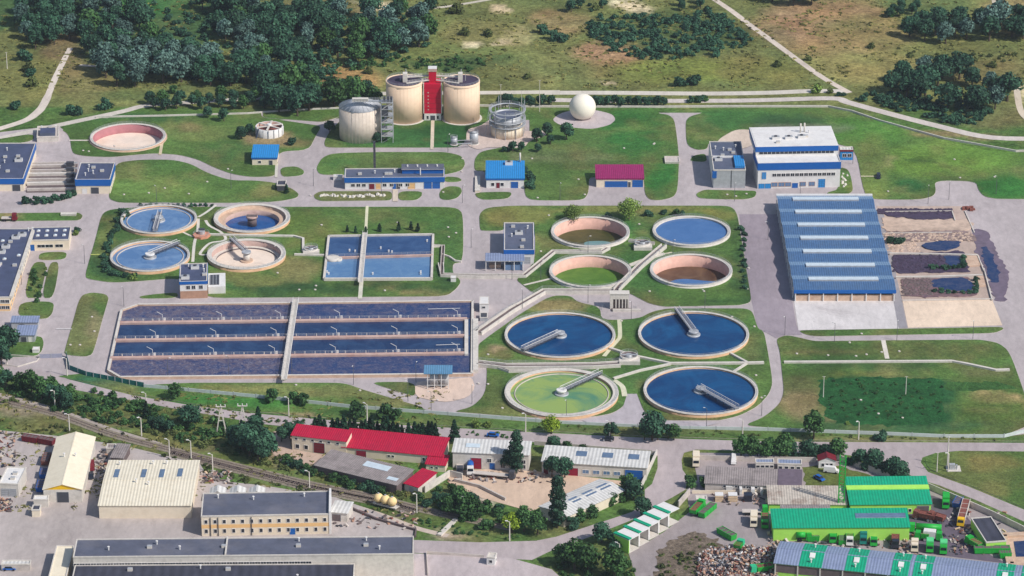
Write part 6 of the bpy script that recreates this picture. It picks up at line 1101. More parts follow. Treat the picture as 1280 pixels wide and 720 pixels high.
for (px, py, to, lb, c_, b_, k_, L_) in [(872, 640, (884, 627), 'open green skip truck at left of yard entrance', vgreen, vgreen, 'tip', 9), (884, 642, (896, 632), 'green skip filled with white sacks right of the entrance skip truck', vgreen, vgreen, 'skip', 9), (908, 671, (917, 676), 'dark topped green skip beside the scrap heap', vgreen, vgreen, 'skip', 7.5),
        (942, 655, (942, 670), 'beige box truck parked beside green trucks', cream, cream, 'box', 7), (956, 656, (956, 672), 'green lorry right of the beige box truck', vgreen, vgreen, 'tip', 8), (944, 643, (962, 643), 'green crane truck behind the beige box truck', vgreen, vgreen, 'flat', 9), (924, 687, (928, 682), 'small turquoise loader on edge of the scrap heap', mat('turquoise vehicle paint', (50, 180, 130)), vgreen, 'tip', 5),
        (1182, 632, (1182, 645), 'tall green lorry right of the upper green shed', vgreen, vgreen, 'box', 7), (1197, 632, (1202, 624), 'blue skip behind the yellow lorry', vblue, vblue, 'skip', 5.5), (1156, 666, (1140, 665), 'long bright green tanker lorry below the scrap lorries', vgreen, vgreen, 'tank', 11), (1152, 675, (1140, 674), 'green tipper in front of the tanker lorry', vgreen, vgreen, 'tip', 5),
        (1166, 675, (1176, 676), 'grey topped green lorry in front of the tanker', vgreen, white, 'box', 6.5), (1162, 688, (1162, 696), 'light green lorry nose down near the striped roof, left one', vgreen, mat('pale green vehicle paint', (90, 200, 130)), 'box', 5.5), (1179, 690, (1179, 698), 'light green lorry near the striped roof, right one', vgreen, mat('pale green vehicle paint', (90, 200, 130)), 'box', 5.5),
        (1143, 688, (1143, 696), 'small cream and green truck left of the two light green lorries', cream, cream, 'box', 4.5), (1119, 682, (1119, 692), 'dark brown flat truck between the long green shed and striped roof', vdark, rust, 'tip', 6.5), (1092, 680, (1092, 688), 'green truck in front of the long green shed, right of teal one', vgreen, beige, 'flat', 5.5), (1079, 678, (1079, 688), 'teal green truck in front of the long green shed', mat('teal vehicle paint', (20, 120, 110)), mat('teal vehicle paint', (20, 120, 110)), 'box', 5.5),
        (1062, 680, (1062, 688), 'pale grey green truck left of the teal truck', white, vgreen, 'tip', 5), (1053, 679, (1053, 686), 'small green skip below the long green shed', vgreen, vgreen, 'skip', 4), (1041, 677, (1041, 684), 'leftmost green truck below the long green shed', vgreen, vgreen, 'tip', 4.6), (1005, 676, (1015, 676), 'rounded green machine behind the striped roof', vgreen, vgreen, 'tank', 5.5),
        (1155, 650, (1145, 648), 'rusty lorry loaded with scrap near the upper green shed, left one', rust, rust, 'tip', 8), (1170, 652, (1160, 649), 'rusty lorry loaded with scrap, right one', rust, rust, 'tip', 6.5), (1217, 684, (1210, 680), 'green truck at left side of the dark roofed shed', vgreen, vgreen, 'tip', 7), (1240, 691, (1225, 691), 'long green skip in front of the dark roofed shed', vgreen, vgreen, 'skip', 12), (1256, 697, (1262, 697), 'short pale green skip right of the long green one', vgreen, vgreen, 'skip', 4),
        (955, 716, (940, 718), 'large turquoise truck at the bottom edge by the scrap heap', mat('turquoise vehicle paint', (50, 180, 130)), vgreen, 'tip', 10), (1016, 662+14, (1026, 676), 'low green skip among rubble left of the trucks', vgreen, vgreen, 'skip', 4)]:
    truck(px, py, to, lb, c_, b_, k_, L_, group=VG, cat='truck' if k_ != 'skip' else 'skip')
truck(51, 612, (53, 604), 'blue skip nearest the front of the cream gabled warehouse', vblue, vblue, 'skip', 6, cat='skip'); truck(55, 596, (57, 588), 'blue skip higher up beside the cream gabled warehouse', vblue, vblue, 'skip', 5, cat='skip'); truck(58, 578, (61, 570), 'rusty red skip beside the cream gabled warehouse', rust, rust, 'skip', 7, cat='skip')
truck(38, 552, (50, 554), 'dark red skip at back of the works yard, left one', rust, maroon, 'skip', 6, cat='skip'); truck(58, 555, (68, 557), 'dark red skip at back of the works yard, right one', rust, maroon, 'skip', 6, cat='skip'); truck(12, 276, (22, 276), 'red and dark maintenance trailer on left lawn strip', maroon, maroon, 'flat', 6.5, cat='trailer')
B('kiosk', 'little cream block with dark roof standing alone in the works yard', ((40, 638), (50, 638), (51, 632), (41, 632)), 2.6, cream, feltD, cat='kiosk'); B('storage_box', 'long white box roof left of the hidden warehouse corner', ((42, 625), (60, 625), (62, 620), (42, 620)), 3, concL, white, cat='box')
# containers and stacks by the old shed
for px, py, wd, lb, mt in ((899, 628, 11, 'beige board stack left of the pair by yard wall', beige), (916, 628, 12, 'beige board stack right of the pair by yard wall', beige), (935, 628, 11, 'dark navy drum stack beside the beige stacks', vdark), (912, 616, 10, 'white stacked sheets behind the beige stacks', white), (926, 620, 4, 'small white box left of the row behind navy drum', white), (941, 620, 5, 'small white box in middle of the row behind navy drum', white), (952, 620, 4, 'small white box at right end of the row behind navy drum', white)):
    a, b = P(px-wd/2, py), P(px+wd/2, py); t = empty('pallet_stack', a, 0, lb, 'stack'); m = MB(); ww = (b-a).x
    for k in range(5): e = random.uniform(0, .2); m.box(e, e, k*.5, ww-e, 3-e, k*.5+.42, mt)
    m.box(.1, .1, 2.42, ww-.1, 2.8, 2.6, white if mt is beige else mt); m.build('boards', t)
# scrap heap
m = MB(); cols = [rust, rust, white, beige, steel, brown, vdark, brown, concP, greyR, concD, concD, steelD, greyR, conc]
def heap(n, f, s=(.3, 1.3)):
    for i in range(n):
        x, y, z = f(); L, wd, h = random.uniform(*s), random.uniform(.2, .9), random.uniform(.1, .6); a = Vector((x, y, z)); dr = Vector((random.gauss(0, 1), random.gauss(0, 1), random.gauss(0, .4))).normalized()
        m.bar(a-dr*L/2, a+dr*L/2, wd, random.choice(cols), h)
def f():
    while True:
        px, py = random.uniform(872, 972), random.uniform(684, 735)
        if py > 684+((px-935)/60)**2*14+random.uniform(-2, 5): break
    p = P(px, py); return p.x, p.y, random.uniform(.2, .3+2.2*noise.noise(Vector((p.x*.15, p.y*.15, 0)))+1.8)
heap(2600, f); tag(m.build('scrap_heap'), 'big heap of mixed white brown and rusty scrap, bottom centre right', 'heap', kind='stuff')
m = MB(); 
def f():
    px, py = random.choice([(random.uniform(1010, 1120), random.uniform(668, 686)), (random.uniform(1188, 1215), random.uniform(635, 690)), (random.uniform(960, 985), random.uniform(665, 700)), (random.uniform(1125, 1150), random.uniform(655, 695)), (random.uniform(-5, 20), random.uniform(540, 585)), (random.uniform(122, 134), random.uniform(565, 600)), (random.uniform(-5, 14), random.uniform(625, 640)), (random.uniform(560, 690), random.uniform(590, 604)), (random.uniform(1160, 1260), random.uniform(640, 695)), (random.uniform(890, 960), random.uniform(612, 632)), (random.uniform(415, 520), random.uniform(640, 662)), (random.uniform(250, 290), random.uniform(590, 605))])
    p = P(px, py); return p.x, p.y, random.uniform(.1, .6)
cols = [rust, concD, conc, steelD, beige, brown, vdark, concP, greyR, concD, conc, sleeper]; heap(900, f, (.3, 2.2)); tag(m.build('rubble'), 'loose scrap pieces and pallets strewn over the yards', 'rubble', kind='stuff')
# crane mast
b0 = P(1051, 638); t = empty('crane_mast', b0, 0, 'bright green lattice crane mast standing between the sheds', 'crane'); hM = 21.0; m = MB()
for x in (-.95, .95):
    for y in (-.5, .5): m.bar((x, y, 0), (x, y, hM), .32, vgreen)
for k in range(14):
    z = k*1.5; m.bar((-.95, -.5, z), (.95, -.5, z+1.5), .16, vgreen); m.bar((-.95, -.5, z), (.95, -.5, z), .16, vgreen); m.bar((-.95, -.5, z), (-.95, .5, z+1.5), .14, vgreen); m.bar((.95, .5, z), (.95, -.5, z+1.5), .14, vgreen)
m.build('lattice', t); m = MB(); m.box(-2.6, -1.4, 0, 3.6, 1.4, 1.6, vgreen); m.box(-3, -.3, .3, 4.4, .3, .8, steelD); m.build('base', t)
# rail tank wagon
a, b = P(468.5, 630.5), P(497, 638); u = (b-a).normalized(); t = empty('rail_wagon', a, math.atan2(u.y, u.x), 'flat rail wagon carrying three cream spherical tanks', 'wagon'); L = (b-a).length; m = MB(); m.box(0, -1.3, .9, L, 1.3, 1.25, concL); m.build('flatbed', t)
for k in range(3): m = MB(); m.sphere(0, 0, 0, 1.65, mat('cream tank paint', (236, 206, 150), var=.08), 24, 14); m.cyl(0, 0, 1.6, 1.9, .35, steel, 10); m.cyl(0, 0, -1.75, -1.3, .9, steelD, 12); m.build('tank', t, (L*(.17+.3*k), 0, 2.95))
for x in (1.2, 2.6, L-2.6, L-1.2):
    for y in (-.75, .75): m = MB(); wheelbox(m, .45); m.build('wheel', t, (x, y, .75))
# ------------------------------------------------------------------ poles
PROTO = {}
def put(kind, maker, px, py, rz, label, cat, group, s=1.0):
    p = P(px, py)
    if kind not in PROTO: r = maker(); PROTO[kind] = r; index_kids(r); o = r
    else: o = copy_tree(PROTO[kind])
    o.location = (p.x, p.y, p.z+(.15 if cat == 'lamp post' else 0)); o.rotation_euler = (0, 0, rz); o.scale = (s, s, s); tag(o, label(p) if callable(label) else label, cat, group); return o
poleM = mat('grey pole paint', (96, 96, 100)); poleW = mat('pale concrete pole', (214, 206, 196), var=.05)
def mk_lamp():
    t = empty('lamp_post', (0, 0, 0), 0, 'x', 'lamp post'); m = MB(); m.cyl(0, 0, 0, 7.6, .11, poleM, 8, .07); m.build('pole', t); m = MB(); m.bar((0, 0, 7.6), (.9, 0, 7.9), .09, poleM); m.box(.6, -.13, 7.82, 1.3, .13, 7.98, white); m.build('lamp_head', t); return t
def mk_cpole():
    t = empty('street_lamp', (0, 0, 0), 0, 'x', 'street lamp'); m = MB(); m.cyl(0, 0, 0, 7.2, .24, poleW, 10, .15); m.build('pole', t); m = MB(); m.bar((0, 0, 7.1), (-.9, -.3, 7.7), .12, poleW); m.box(-1.5, -.45, 7.6, -.6, -.1, 7.85, white); m.build('lamp_head', t); return t
for px, py in [(155, 383), (289, 236), (392, 233), (477, 244), (578, 254), (589, 310), (657, 309), (676, 349), (653, 386), (735, 318), (735, 379), (789, 400), (841, 322), (881, 386), (918, 252), (1043, 428), (981, 419), (1121, 426), (1216, 424), (1245, 243), (520, 478), (442, 481), (590, 505), (539, 514), (510, 502), (708, 524), (883, 535), (952, 520), (365, 471), (210, 472), (286, 470), (27, 356), (106, 330), (347, 330), (120, 240), (196, 255), (1066, 205), (560, 190), (700, 250), (1000, 250), (1160, 255), (960, 300), (640, 350), (1186, 250)]:
    put('lamp', mk_lamp, px, py, random.uniform(0, 6), lambda p: place_label('slim grey lamp post', p.x, p.y), 'lamp post', 'slim grey lamp posts inside the plant')
for px, py in [(69, 511), (87, 541), (177, 545), (212, 573), (239, 574), (266, 591), (387, 613), (521, 641), (637, 676), (84, 470), (183, 494+20), (762, 550), (361, 520), (459, 528), (9, 455+2), (657, 540), (928, 548), (1073, 550), (1187-2, 590), (774, 704)]:
    put('cpole', mk_cpole, px, py, random.uniform(-.5, .5), lambda p: place_label('pale concrete street lamp', p.x, p.y), 'street lamp', 'pale concrete street lamps outside the plant')
def mast(name, label, px, py, h, r, mt, cat): c = P(px, py); m = MB(); m.cyl(0, 0, 0, h, r, mt, 10, r*.6); m.bar((-.6, 0, h), (.6, 0, h), .1, mt); tag(m.build(name, loc=c), label, cat)
for a in [('mast', 'tall pale mast behind hedge right of the railed gas tank', 674.5, 140, 15, .16, poleW, 'mast'), ('mast', 'tall pale mast rising just behind the railed gas tank', 652, 140, 10, .13, poleW, 'mast'), ('mast', 'tall pale mast left behind the railed gas tank', 626, 140, 13, .13, poleW, 'mast'), ('post', 'pale lone post at left end of dark green field', 1029, 497, 8.5, .17, poleW, 'post'), ('post', 'pale lone post in middle of dark green field', 1132, 494, 7.5, .17, poleW, 'post'), ('post', 'pale post in the far left meadow', 9, 86, 8, .2, poleW, 'post'),
          ('utility_pole', 'grey pole left of transformer platform in right hand field', 1171, 590, 7.5, .2, poleW, 'pole'), ('utility_pole', 'thick pale pole with transformer platform in right hand field', 1184, 584, 12, .3, poleW, 'pole'), ('mast', 'pale pole with control box by lower road and shrubs', 579, 650, 9, .16, poleW, 'pole')]: mast(*a)
c = P(1190, 587); t = empty('transformer', c, 0, 'white fenced transformer platform below the pole in right hand field', 'transformer'); m = MB(); m.box(-2, -2, 0, 3, 2.5, .35, concL); m.build('base', t); m = MB(); m.box(-1, -.8, .3, 1, .8, 2.2, steel); m.cyl(1.6, .5, .3, 1.8, .25, steel, 8); m.cyl(1.6, -.5, .3, 1.8, .25, steel, 8); m.build('cabinet', t)
for px, py, lb in ((277, 543, 'pale A shaped power pylon with twin insulators behind the railway'), (304, 542, 'slimmer pale A shaped pole right of the power pylon')):
    c = P(px, py); t = empty('power_pylon', c, 0, lb, 'pylon'); m = MB(); m.bar((-1.8, 0, 0), (0, 0, 11), .4, poleW); m.bar((1.8, 0, 0), (0, 0, 11), .4, poleW); m.bar((-.9, 0, 5.5), (.9, 0, 5.5), .25, poleW); m.build('frame', t); m = MB(); m.bar((-1.8, 0, 11), (1.8, 0, 11), .3, poleW)
    for x in (-1.6, 0, 1.6): m.cyl(x, 0, 11, 11.9, .18, white, 8)
    m.build('crossarm', t)
# manholes and white stones
def mk_mh(): m = MB(); m.cyl(0, 0, -.1, .28, .48, conc, 12); m.cyl(0, 0, .28, .34, .35, concL, 12); return m.build('manhole')
for px, py in [(104, 189), (111, 190), (143, 183), (206, 236), (186, 242), (236, 243), (155, 244), (259, 228), (285, 212), (197, 262), (290, 310), (402, 282), (497, 279), (560, 285), (570, 292), (561, 297), (347, 342), (395, 358), (374, 363), (394, 363), (481, 364), (388, 245), (554, 241), (578, 199), (577, 215), (665, 199), (723, 225), (780, 186), (817, 181), (818, 180), (731, 244), (672, 248), (686, 270), (799, 281), (812, 365), (880, 365), (936, 336), (934, 362), (915, 397), (943, 409), (698, 329), (676, 315), (610, 444), (612, 455), (625, 462), (638, 486), (628, 511), (598, 480), (610, 481), (777, 402), (790, 443), (945, 470), (952, 498), (996, 443), (1035, 445), (1070, 446), (1083, 444), (1102, 441), (1124, 440), (1077, 418), (1062, 429), (1128, 523), (1076, 501), (1098, 518), (1243, 222), (1193, 200), (1176, 172), (1110, 280-40), (909, 244), (933, 243), (920, 246), (1200, 223), (100, 432), (118, 415), (450, 489), (370, 482), (547, 481+20), (88, 432), (115, 397)]:
    put('mh', mk_mh, px, py, 0, lambda p: place_label('small white manhole' if px != 1098 else 'small isolated white manhole', p.x, p.y), 'manhole', 'white manholes dotted over the lawns').location.z = .2
def mk_rock(): m = MB(); m.hull([(-.9, -.4, 0), (.7, -.5, 0), (.9, .4, 0), (-.6, .5, 0)], [(-.5, -.2, .6), (.4, -.3, .8), (.5, .2, .7), (-.3, .3, .5)], concL); return m.build('stone')
for i in range(26): put('rock', mk_rock, 400+i*3.2+random.uniform(-1, 1), 246+random.uniform(-1.5, 1.5)-i*.03, random.uniform(0, 6), 'white edging stone in flowerbed before the long blue banded building', 'stone', 'white edging stones', random.uniform(.7, 1.3)).location.z = .2
for i in range(9): p = (1055+random.uniform(-3, 5), 218+i*2); put('rock', mk_rock, *p, random.uniform(0, 6), 'white rockery stone on small lawn right of the process building', 'stone', 'rockery stones', random.uniform(.7, 1.2)).location.z = .2
# ------------------------------------------------------------------ trees and shrubs
LM = {'dark': leaf_mat('dark broad leaves', (18, 48, 38), (68, 108, 80)), 'blue': leaf_mat('silvery blue leaves', (30, 58, 54), (106, 136, 124)), 'straw': leaf_mat('straw grass', (98, 104, 58), (146, 142, 88)), 'mid': leaf_mat('mid green leaves', (24, 54, 30), (78, 116, 62)), 'light': leaf_mat('light willow leaves', (66, 92, 36), (146, 170, 86)), 'lime': leaf_mat('lime yellow leaves', (84, 112, 24), (164, 186, 60)), 'con': leaf_mat('conifer needles', (10, 36, 26), (40, 78, 50)), 'olive': leaf_mat('olive scrub leaves', (50, 64, 30), (112, 122, 70))}
def crown(m_, wd, ht, z0, lm, n, leaf, shape='round', clumps=14, seed=1):
    g = np.random.default_rng(seed); V, Fs, T = [], [], []
    cl = []
    for k in range(clumps):
        if shape == 'con': f = (k+.5)/clumps; rr = wd/2*(1-f)**.8*.75; a = k*2.4; cl.append((rr*math.cos(a)*.75, rr*math.sin(a)*.75, z0+ht*(f*.93+.03), wd*.27*(1-f)+.25, ht/clumps*1.0+.3))
        elif shape == 'pop': f = (k+.5)/clumps; rr = wd/2*math.sin(math.pi*min(1, f*.85+.15))**.6; a = k*2.4; cl.append((rr*math.cos(a)*.5, rr*math.sin(a)*.5, z0+ht*f, wd*.3, ht/clumps*1.5))
        else:
            a, q, rr = g.uniform(0, 6.28), g.uniform(-.75, 1), g.uniform(.35, .72); s = math.sqrt(1-q*q); rad = wd*g.uniform(.17, .30)
            cl.append((wd/2*rr*s*math.cos(a), wd/2*rr*s*math.sin(a), z0+ht/2+ht/2*q*.72, rad, rad*.8*ht/wd if ht > wd else rad*.75))
    per = n//clumps
    for (cx, cy, cz, rx, rz) in cl:
        dr = g.normal(size=(per, 3)); dr /= np.linalg.norm(dr, axis=1)[:, None]; rad = g.uniform(.62, 1.06, per)[:, None]
        pos = np.array([cx, cy, cz])+dr*rad*np.array([rx, rx, rz]); tone0 = g.uniform(-.22, .22)
        nr = dr*1.0+g.normal(size=(per, 3))*.55+np.array([0, 0, .25]); nr /= np.linalg.norm(nr, axis=1)[:, None]
        t1 = np.cross(nr, g.normal(size=(per, 3))); t1 /= np.linalg.norm(t1, axis=1)[:, None]; t2 = np.cross(nr, t1); sz = leaf*g.uniform(.6, 1.4, per)[:, None]
        tn = np.clip(.45+tone0+g.normal(size=per)*.2, 0, 1)
        b = len(V)
        for c in ((-1, -.7), (1, -.5), (.6, 1), (-.7, .8)): V.append(pos+t1*sz*c[0]*.5+t2*sz*c[1]*.5)
        T.append((len(V)-4, per, tn))
    # flatten
    verts, faces, tones = [], [], []; 
    for i in range(0, len(V), 4):
        base = len(verts); A = np.stack(V[i:i+4], 1).reshape(-1, 3); verts += A.tolist(); per_ = len(A)//4; tn = [t for t in T if t[0] == i][0][2]
        faces += [[base+4*k, base+4*k+1, base+4*k+2, base+4*k+3] for k in range(per_)]; tones += np.repeat(tn, 4).tolist()
    return verts, faces, tones
def mk_tree(kind, wd, ht, lm, shape, seed, n, leaf, parts=True, trunk=True, name='tree', clumps=14):
    z0 = {'round': ht*.16, 'con': .4, 'pop': ht*.08, 'bush': -.2}[shape if shape in ('con', 'pop', 'round') else 'bush']
    v, f_, tn = crown(None, wd, ht-z0, z0, lm, n, leaf, 'round' if shape == 'bush' else shape, clumps, seed)
    m = MB(); 
    if trunk:
        m.cyl(0, 0, -.3, ht*.6, wd*.035+.12, bark, 8, .08)
        for k in range(4): a = k*1.6+seed; m.bar((0, 0, ht*.25), (wd*.25*math.cos(a), wd*.25*math.sin(a), ht*.55), .14, bark)
    if parts:
        t = empty(name, (0, 0, 0), 0, 'x', 'tree'); m.build('trunk', t); m = MB()
    b = len(m.v); m.v += [tuple(x) for x in v]; k = m.mi(LM[lm]); m.f += [[b+i for i in q] for q in f_]; m.m += [k]*len(f_); m.sm += [False]*len(f_)
    o = m.build('crown' if parts else name, t if parts else None)
    ca = o.data.attributes.new('tone', 'FLOAT', 'POINT'); ca.data.foreach_set('value', np.array([.5]*b+tn, dtype=np.float32))
    return t if parts else o
SPEC = {'oakA': (9, 9, 'dark', 'round', 3, 1500, .75), 'oakB': (7.5, 8, 'dark', 'round', 5, 1300, .7), 'oakC': (8.5, 10, 'mid', 'round', 8, 1400, .75), 'silver': (9, 10, 'blue', 'round', 11, 1500, .75), 'silverB': (7, 9, 'blue', 'round', 12, 1300, .7), 'willow': (9.5, 7.5, 'light', 'round', 14, 2200, .45), 'lime': (7, 7.5, 'lime', 'round', 17, 1500, .5),
        'poplar': (6.5, 18, 'dark', 'pop', 21, 2400, .7), 'conifer': (4.2, 8, 'con', 'con', 23, 1100, .5), 'bushD': (4.5, 3.2, 'dark', 'bush', 25, 600, .55), 'bushM': (4.5, 3.0, 'mid', 'bush', 27, 600, .55), 'bushO': (4, 2.4, 'olive', 'bush', 29, 500, .5), 'bushL': (3, 2.2, 'light', 'bush', 31, 400, .4), 'smallcon': (1.6, 3.2, 'con', 'con', 33, 300, .35), 'midtree': (7, 8, 'mid', 'round', 35, 1300, .6)}
def tree(kind, px, py, s, label, group=None, parts=True, cat=None):
    wd, ht, lm, shape, seed, n, leaf = SPEC[kind]; bush = shape == 'bush'; nm = 'shrub' if bush else {'conifer': 'conifer', 'smallcon': 'conifer', 'poplar': 'poplar_tree', 'willow': 'willow_tree'}.get(kind, 'tree'); key = (kind, parts and not bush)
    p = P(px, py); o = put(key, lambda: mk_tree(kind, wd, ht, lm, shape, seed, n, leaf, parts and not bush, not bush, nm, 10 if n < 700 else 18), px, py, random.uniform(0, 6.28), label, cat or ('shrub' if bush else 'tree'), group, 1)
    o.scale = (s*random.uniform(.92, 1.08), s*random.uniform(.92, 1.08), s*random.uniform(.9, 1.1)); return o
ORD = ['first', 'second', 'third', 'fourth', 'fifth', 'sixth', 'seventh', 'eighth', 'ninth', 'tenth', 'eleventh', 'twelfth', 'thirteenth', 'fourteenth', 'fifteenth', 'sixteenth', 'seventeenth', 'eighteenth', 'nineteenth', 'twentieth']+['twenty-'+q for q in ('first', 'second', 'third', 'fourth', 'fifth', 'sixth')]
ADJ = {'oakA': 'broad dark', 'oakB': 'small dark', 'oakC': 'mid green', 'silver': 'broad silvery', 'silverB': 'slim silvery', 'bushD': 'low dark', 'conifer': 'narrow dark'}
def wood(poly, spacing, kinds, label, group, smin=.8, smax=1.25, maxn=999):
    big = spacing > 6.4; spacing *= 1.32 if big else 1.1; smin, smax = (smin*1.18, smax*1.15) if big else (smin, smax)
    arr = np.array(poly); got = []; tries = 0; place = label.split('tree', 1)[1].strip() if 'tree' in label else label
    while tries < 6000 and len(got) < maxn:
        tries += 1; px, py = random.uniform(arr[:, 0].min(), arr[:, 0].max()), random.uniform(arr[:, 1].min(), arr[:, 1].max())
        if not inside(poly, np.array([[px, py]]))[0]: continue
        p = P(px, py)
        if big and noise.noise(Vector((p.x*.022, p.y*.022, 31))) < -.22: continue
        if any((p.x-a)**2+(p.y-b)**2 < (spacing*random.uniform(.8, 1.1))**2 for a, b, *_ in got): continue
        got.append((p.x, p.y, px, py))
    cx, cy = sorted(g[2] for g in got), sorted(g[3] for g in got); n = len(got)
    rows = {}
    for x, y, px, py in sorted(got, key=lambda q: q[2]):
        k = random.choice(kinds); u, v = cx.index(px)/max(1, n-1), cy.index(py)/max(1, n-1)
        if n > 9: hz = 'far left' if u < .2 else 'left' if u < .4 else 'centre' if u < .6 else 'right' if u < .8 else 'far right'; vt = 'back' if v < .34 else 'middle' if v < .67 else 'front'
        else: hz = 'left' if u < .5 else 'right'; vt = 'side'
        rows.setdefault(f'{ADJ[k]} tree, {vt} {hz}, {place}', []).append((k, px, py))
    for lb, L in rows.items():
        for i, (k, px, py) in enumerate(L): tree(k, px, py, random.uniform(smin, smax), (lb if len(L) == 1 else f'{ORD[i]} {lb}'), group, parts=False)
    return n
nw = 0
nw += wood([(26, 14), (75, 6), (140, 2), (142, 38), (95, 48), (60, 58), (45, 62), (30, 50)], 7.0, ['oakA', 'oakB', 'silverB'], 'dark leafy tree in the wood at upper left corner', 'upper left corner wood')
nw += wood([(128, 32), (170, 24), (235, 30), (250, 12), (320, 8), (320, 105), (280, 110), (240, 104), (225, 80), (120, 76), (105, 68), (95, 58), (110, 45)], 7.2, ['oakA', 'oakB', 'oakC', 'silverB', 'oakB'], 'dark leafy tree in the broad wood behind the pink tank', 'broad wood behind the pink tank')
nw += wood([(128, 85), (150, 74), (225, 60), (262, 55), (262, 98), (225, 104), (180, 108), (150, 112), (132, 108)], 6.8, ['silver', 'silverB', 'silver', 'oakB'], 'silvery leaved tree on the front edge of the broad wood', 'silvery wood edge')
nw += wood([(320, 36), (345, 22), (385, 14), (440, 22), (500, 18), (530, 36), (538, 55), (500, 66), (450, 80), (420, 82), (395, 88), (385, 100), (372, 108), (340, 108), (320, 110)], 7.2, ['oakA', 'oakB', 'oakA', 'silverB', 'oakC'], 'dark leafy tree in the wood left behind the digesters', 'wood behind the digesters')
nw += wood([(-10, 0), (10, 0), (12, 24), (-10, 30)], 7, ['oakA', 'oakB'], 'dark tree at the left edge of the far meadow', 'far left trees')
nw += wood([(325, 104), (380, 102), (398, 112), (396, 132), (384, 146), (352, 150), (332, 144)], 6.5, ['oakA', 'oakB', 'oakC'], 'dark tree in clump left of the cone roofed silo', 'clump left of the silo')
nw += wood([(396, 114), (412, 104), (430, 108), (425, 122), (470, 124), (472, 134), (400, 136)], 6.5, ['oakB', 'oakC', 'bushD'], 'dark tree behind the cone roofed silo', 'row behind the silo')
nw += wood([(184, 134), (190, 128), (330, 126), (334, 136), (250, 139), (184, 139)], 5.5, ['oakB', 'oakC', 'oakB'], 'dark tree in the long row behind the pink tank', 'tree row behind the pink tank', .6, .85)
nw += wood([(1112, 112), (1125, 98), (1160, 92), (1200, 96), (1262, 122), (1264, 136), (1230, 142), (1180, 138), (1120, 122)], 6.8, ['oakA', 'oakB', 'silverB', 'oakA'], 'dark tree in the thicket by the eastern perimeter', 'eastern thicket trees')
nw += wood([(1116, 64), (1135, 40), (1180, 32), (1255, 36), (1263, 62), (1200, 70), (1150, 70)], 7, ['oakA', 'oakB', 'silver'], 'dark tree in the far eastern copse', 'far eastern copse')
nw += wood([(955, 2), (1015, -2), (1015, 6), (960, 8)], 7, ['oakA'], 'dark tree at top edge right of centre', 'top edge copse'); nw += wood([(1112, 22), (1120, 12), (1150, 12), (1150, 18)], 5, ['oakB'], 'small dark tree above the far eastern copse', 'small northern clump', .5, .7); nw += wood([(1262, 50), (1272, 30), (1290, 30), (1290, 50)], 6, ['oakA'], 'dark tree at the upper right picture edge', 'right edge trees')
nw += wood([(705, 14), (760, 2), (760, 10), (720, 18)], 6, ['oakB', 'bushD'], 'dark shrubby tree north of the meadow thicket', 'northern meadow trees', .5, .8); nw += wood([(840, 8), (880, 2), (890, 10), (850, 14)], 6, ['oakB'], 'dark tree just above the meadow thicket', 'trees above the thicket', .6, .8)
nw += wood([(885, 55), (910, 45), (925, 22), (945, 52), (940, 62), (905, 60)], 6.5, ['silverB', 'oakB', 'oakA'], 'dark tree at right end of the meadow thicket', 'trees at right of the thicket', .7, 1)
print('wood trees', nw)
# low thickets nobody could count: one object each
def thicket(poly, n, label, lm='dark', smin=.35, smax=.8, name='thicket'):
    arr = np.array(poly); V, Fs, T = [], [], []; vv, ff, tt = [], [], []
    pro = [crown(None, 4.5, 3.0, 0, lm, 220, .75, 'round', 7, s)[:3] for s in (1, 2, 3)]; i = 0
    while i < n:
        px, py = random.uniform(arr[:, 0].min(), arr[:, 0].max()), random.uniform(arr[:, 1].min(), arr[:, 1].max())
        if not inside(poly, np.array([[px, py]]))[0]: continue
        i += 1; p = P(px, py); v, f_, t = random.choice(pro); s = random.uniform(smin, smax)*1.3; a = random.uniform(0, 6.28); A = np.array(v)*s; ca, sa = math.cos(a), math.sin(a)
        A = np.stack([A[:, 0]*ca-A[:, 1]*sa+p.x, A[:, 0]*sa+A[:, 1]*ca+p.y, A[:, 2]*random.uniform(.7, 1.1)-.2], 1); b = len(vv); vv += A.tolist(); ff += [[b+k for k in q] for q in f_]; dt = random.uniform(-.25, .25); tt += [min(1, max(0, x+dt)) for x in t]
    me = bpy.data.meshes.new(name); me.from_pydata(vv, [], ff); me.materials.append(LM[lm]); at = me.attributes.new('tone', 'FLOAT', 'POINT'); at.data.foreach_set('value', np.array(tt, dtype=np.float32)); o = bpy.data.objects.new(name, me); C.objects.link(o); return tag(o, label, 'scrub', kind='stuff')
thicket([(728, 28), (760, 18), (800, 20), (850, 24), (880, 12), (905, 22), (940, 45), (945, 58), (905, 62), (880, 70), (840, 76), (800, 74), (765, 64), (738, 48)], 330, 'dense dark thicket in the middle of the meadow', 'dark')
thicket([(1045, 119), (1110, 118), (1200, 130), (1245, 140), (1215, 158), (1160, 150), (1110, 138), (1070, 128)], 130, 'low thicket along the eastern perimeter track', 'dark')
thicket([(370, 95), (395, 82), (480, 72), (600, 74), (625, 84), (600, 92), (500, 84), (440, 88), (400, 105)], 90, 'low scrub strip behind the digesters', 'mid', .3, .6)
thicket([(30, 15), (110, 60), (120, 90), (320, 112), (400, 100), (540, 60), (520, 20), (320, 5), (100, 2)], 330, 'undergrowth between the trees of the western wood', 'dark', .4, .9)
thicket([(-10, 470), (60, 474), (110, 488), (240, 520), (300, 540), (300, 552), (200, 536), (100, 512), (-10, 492)], 120, 'tangled roadside scrub between the road and railway', 'mid', .35, .75)
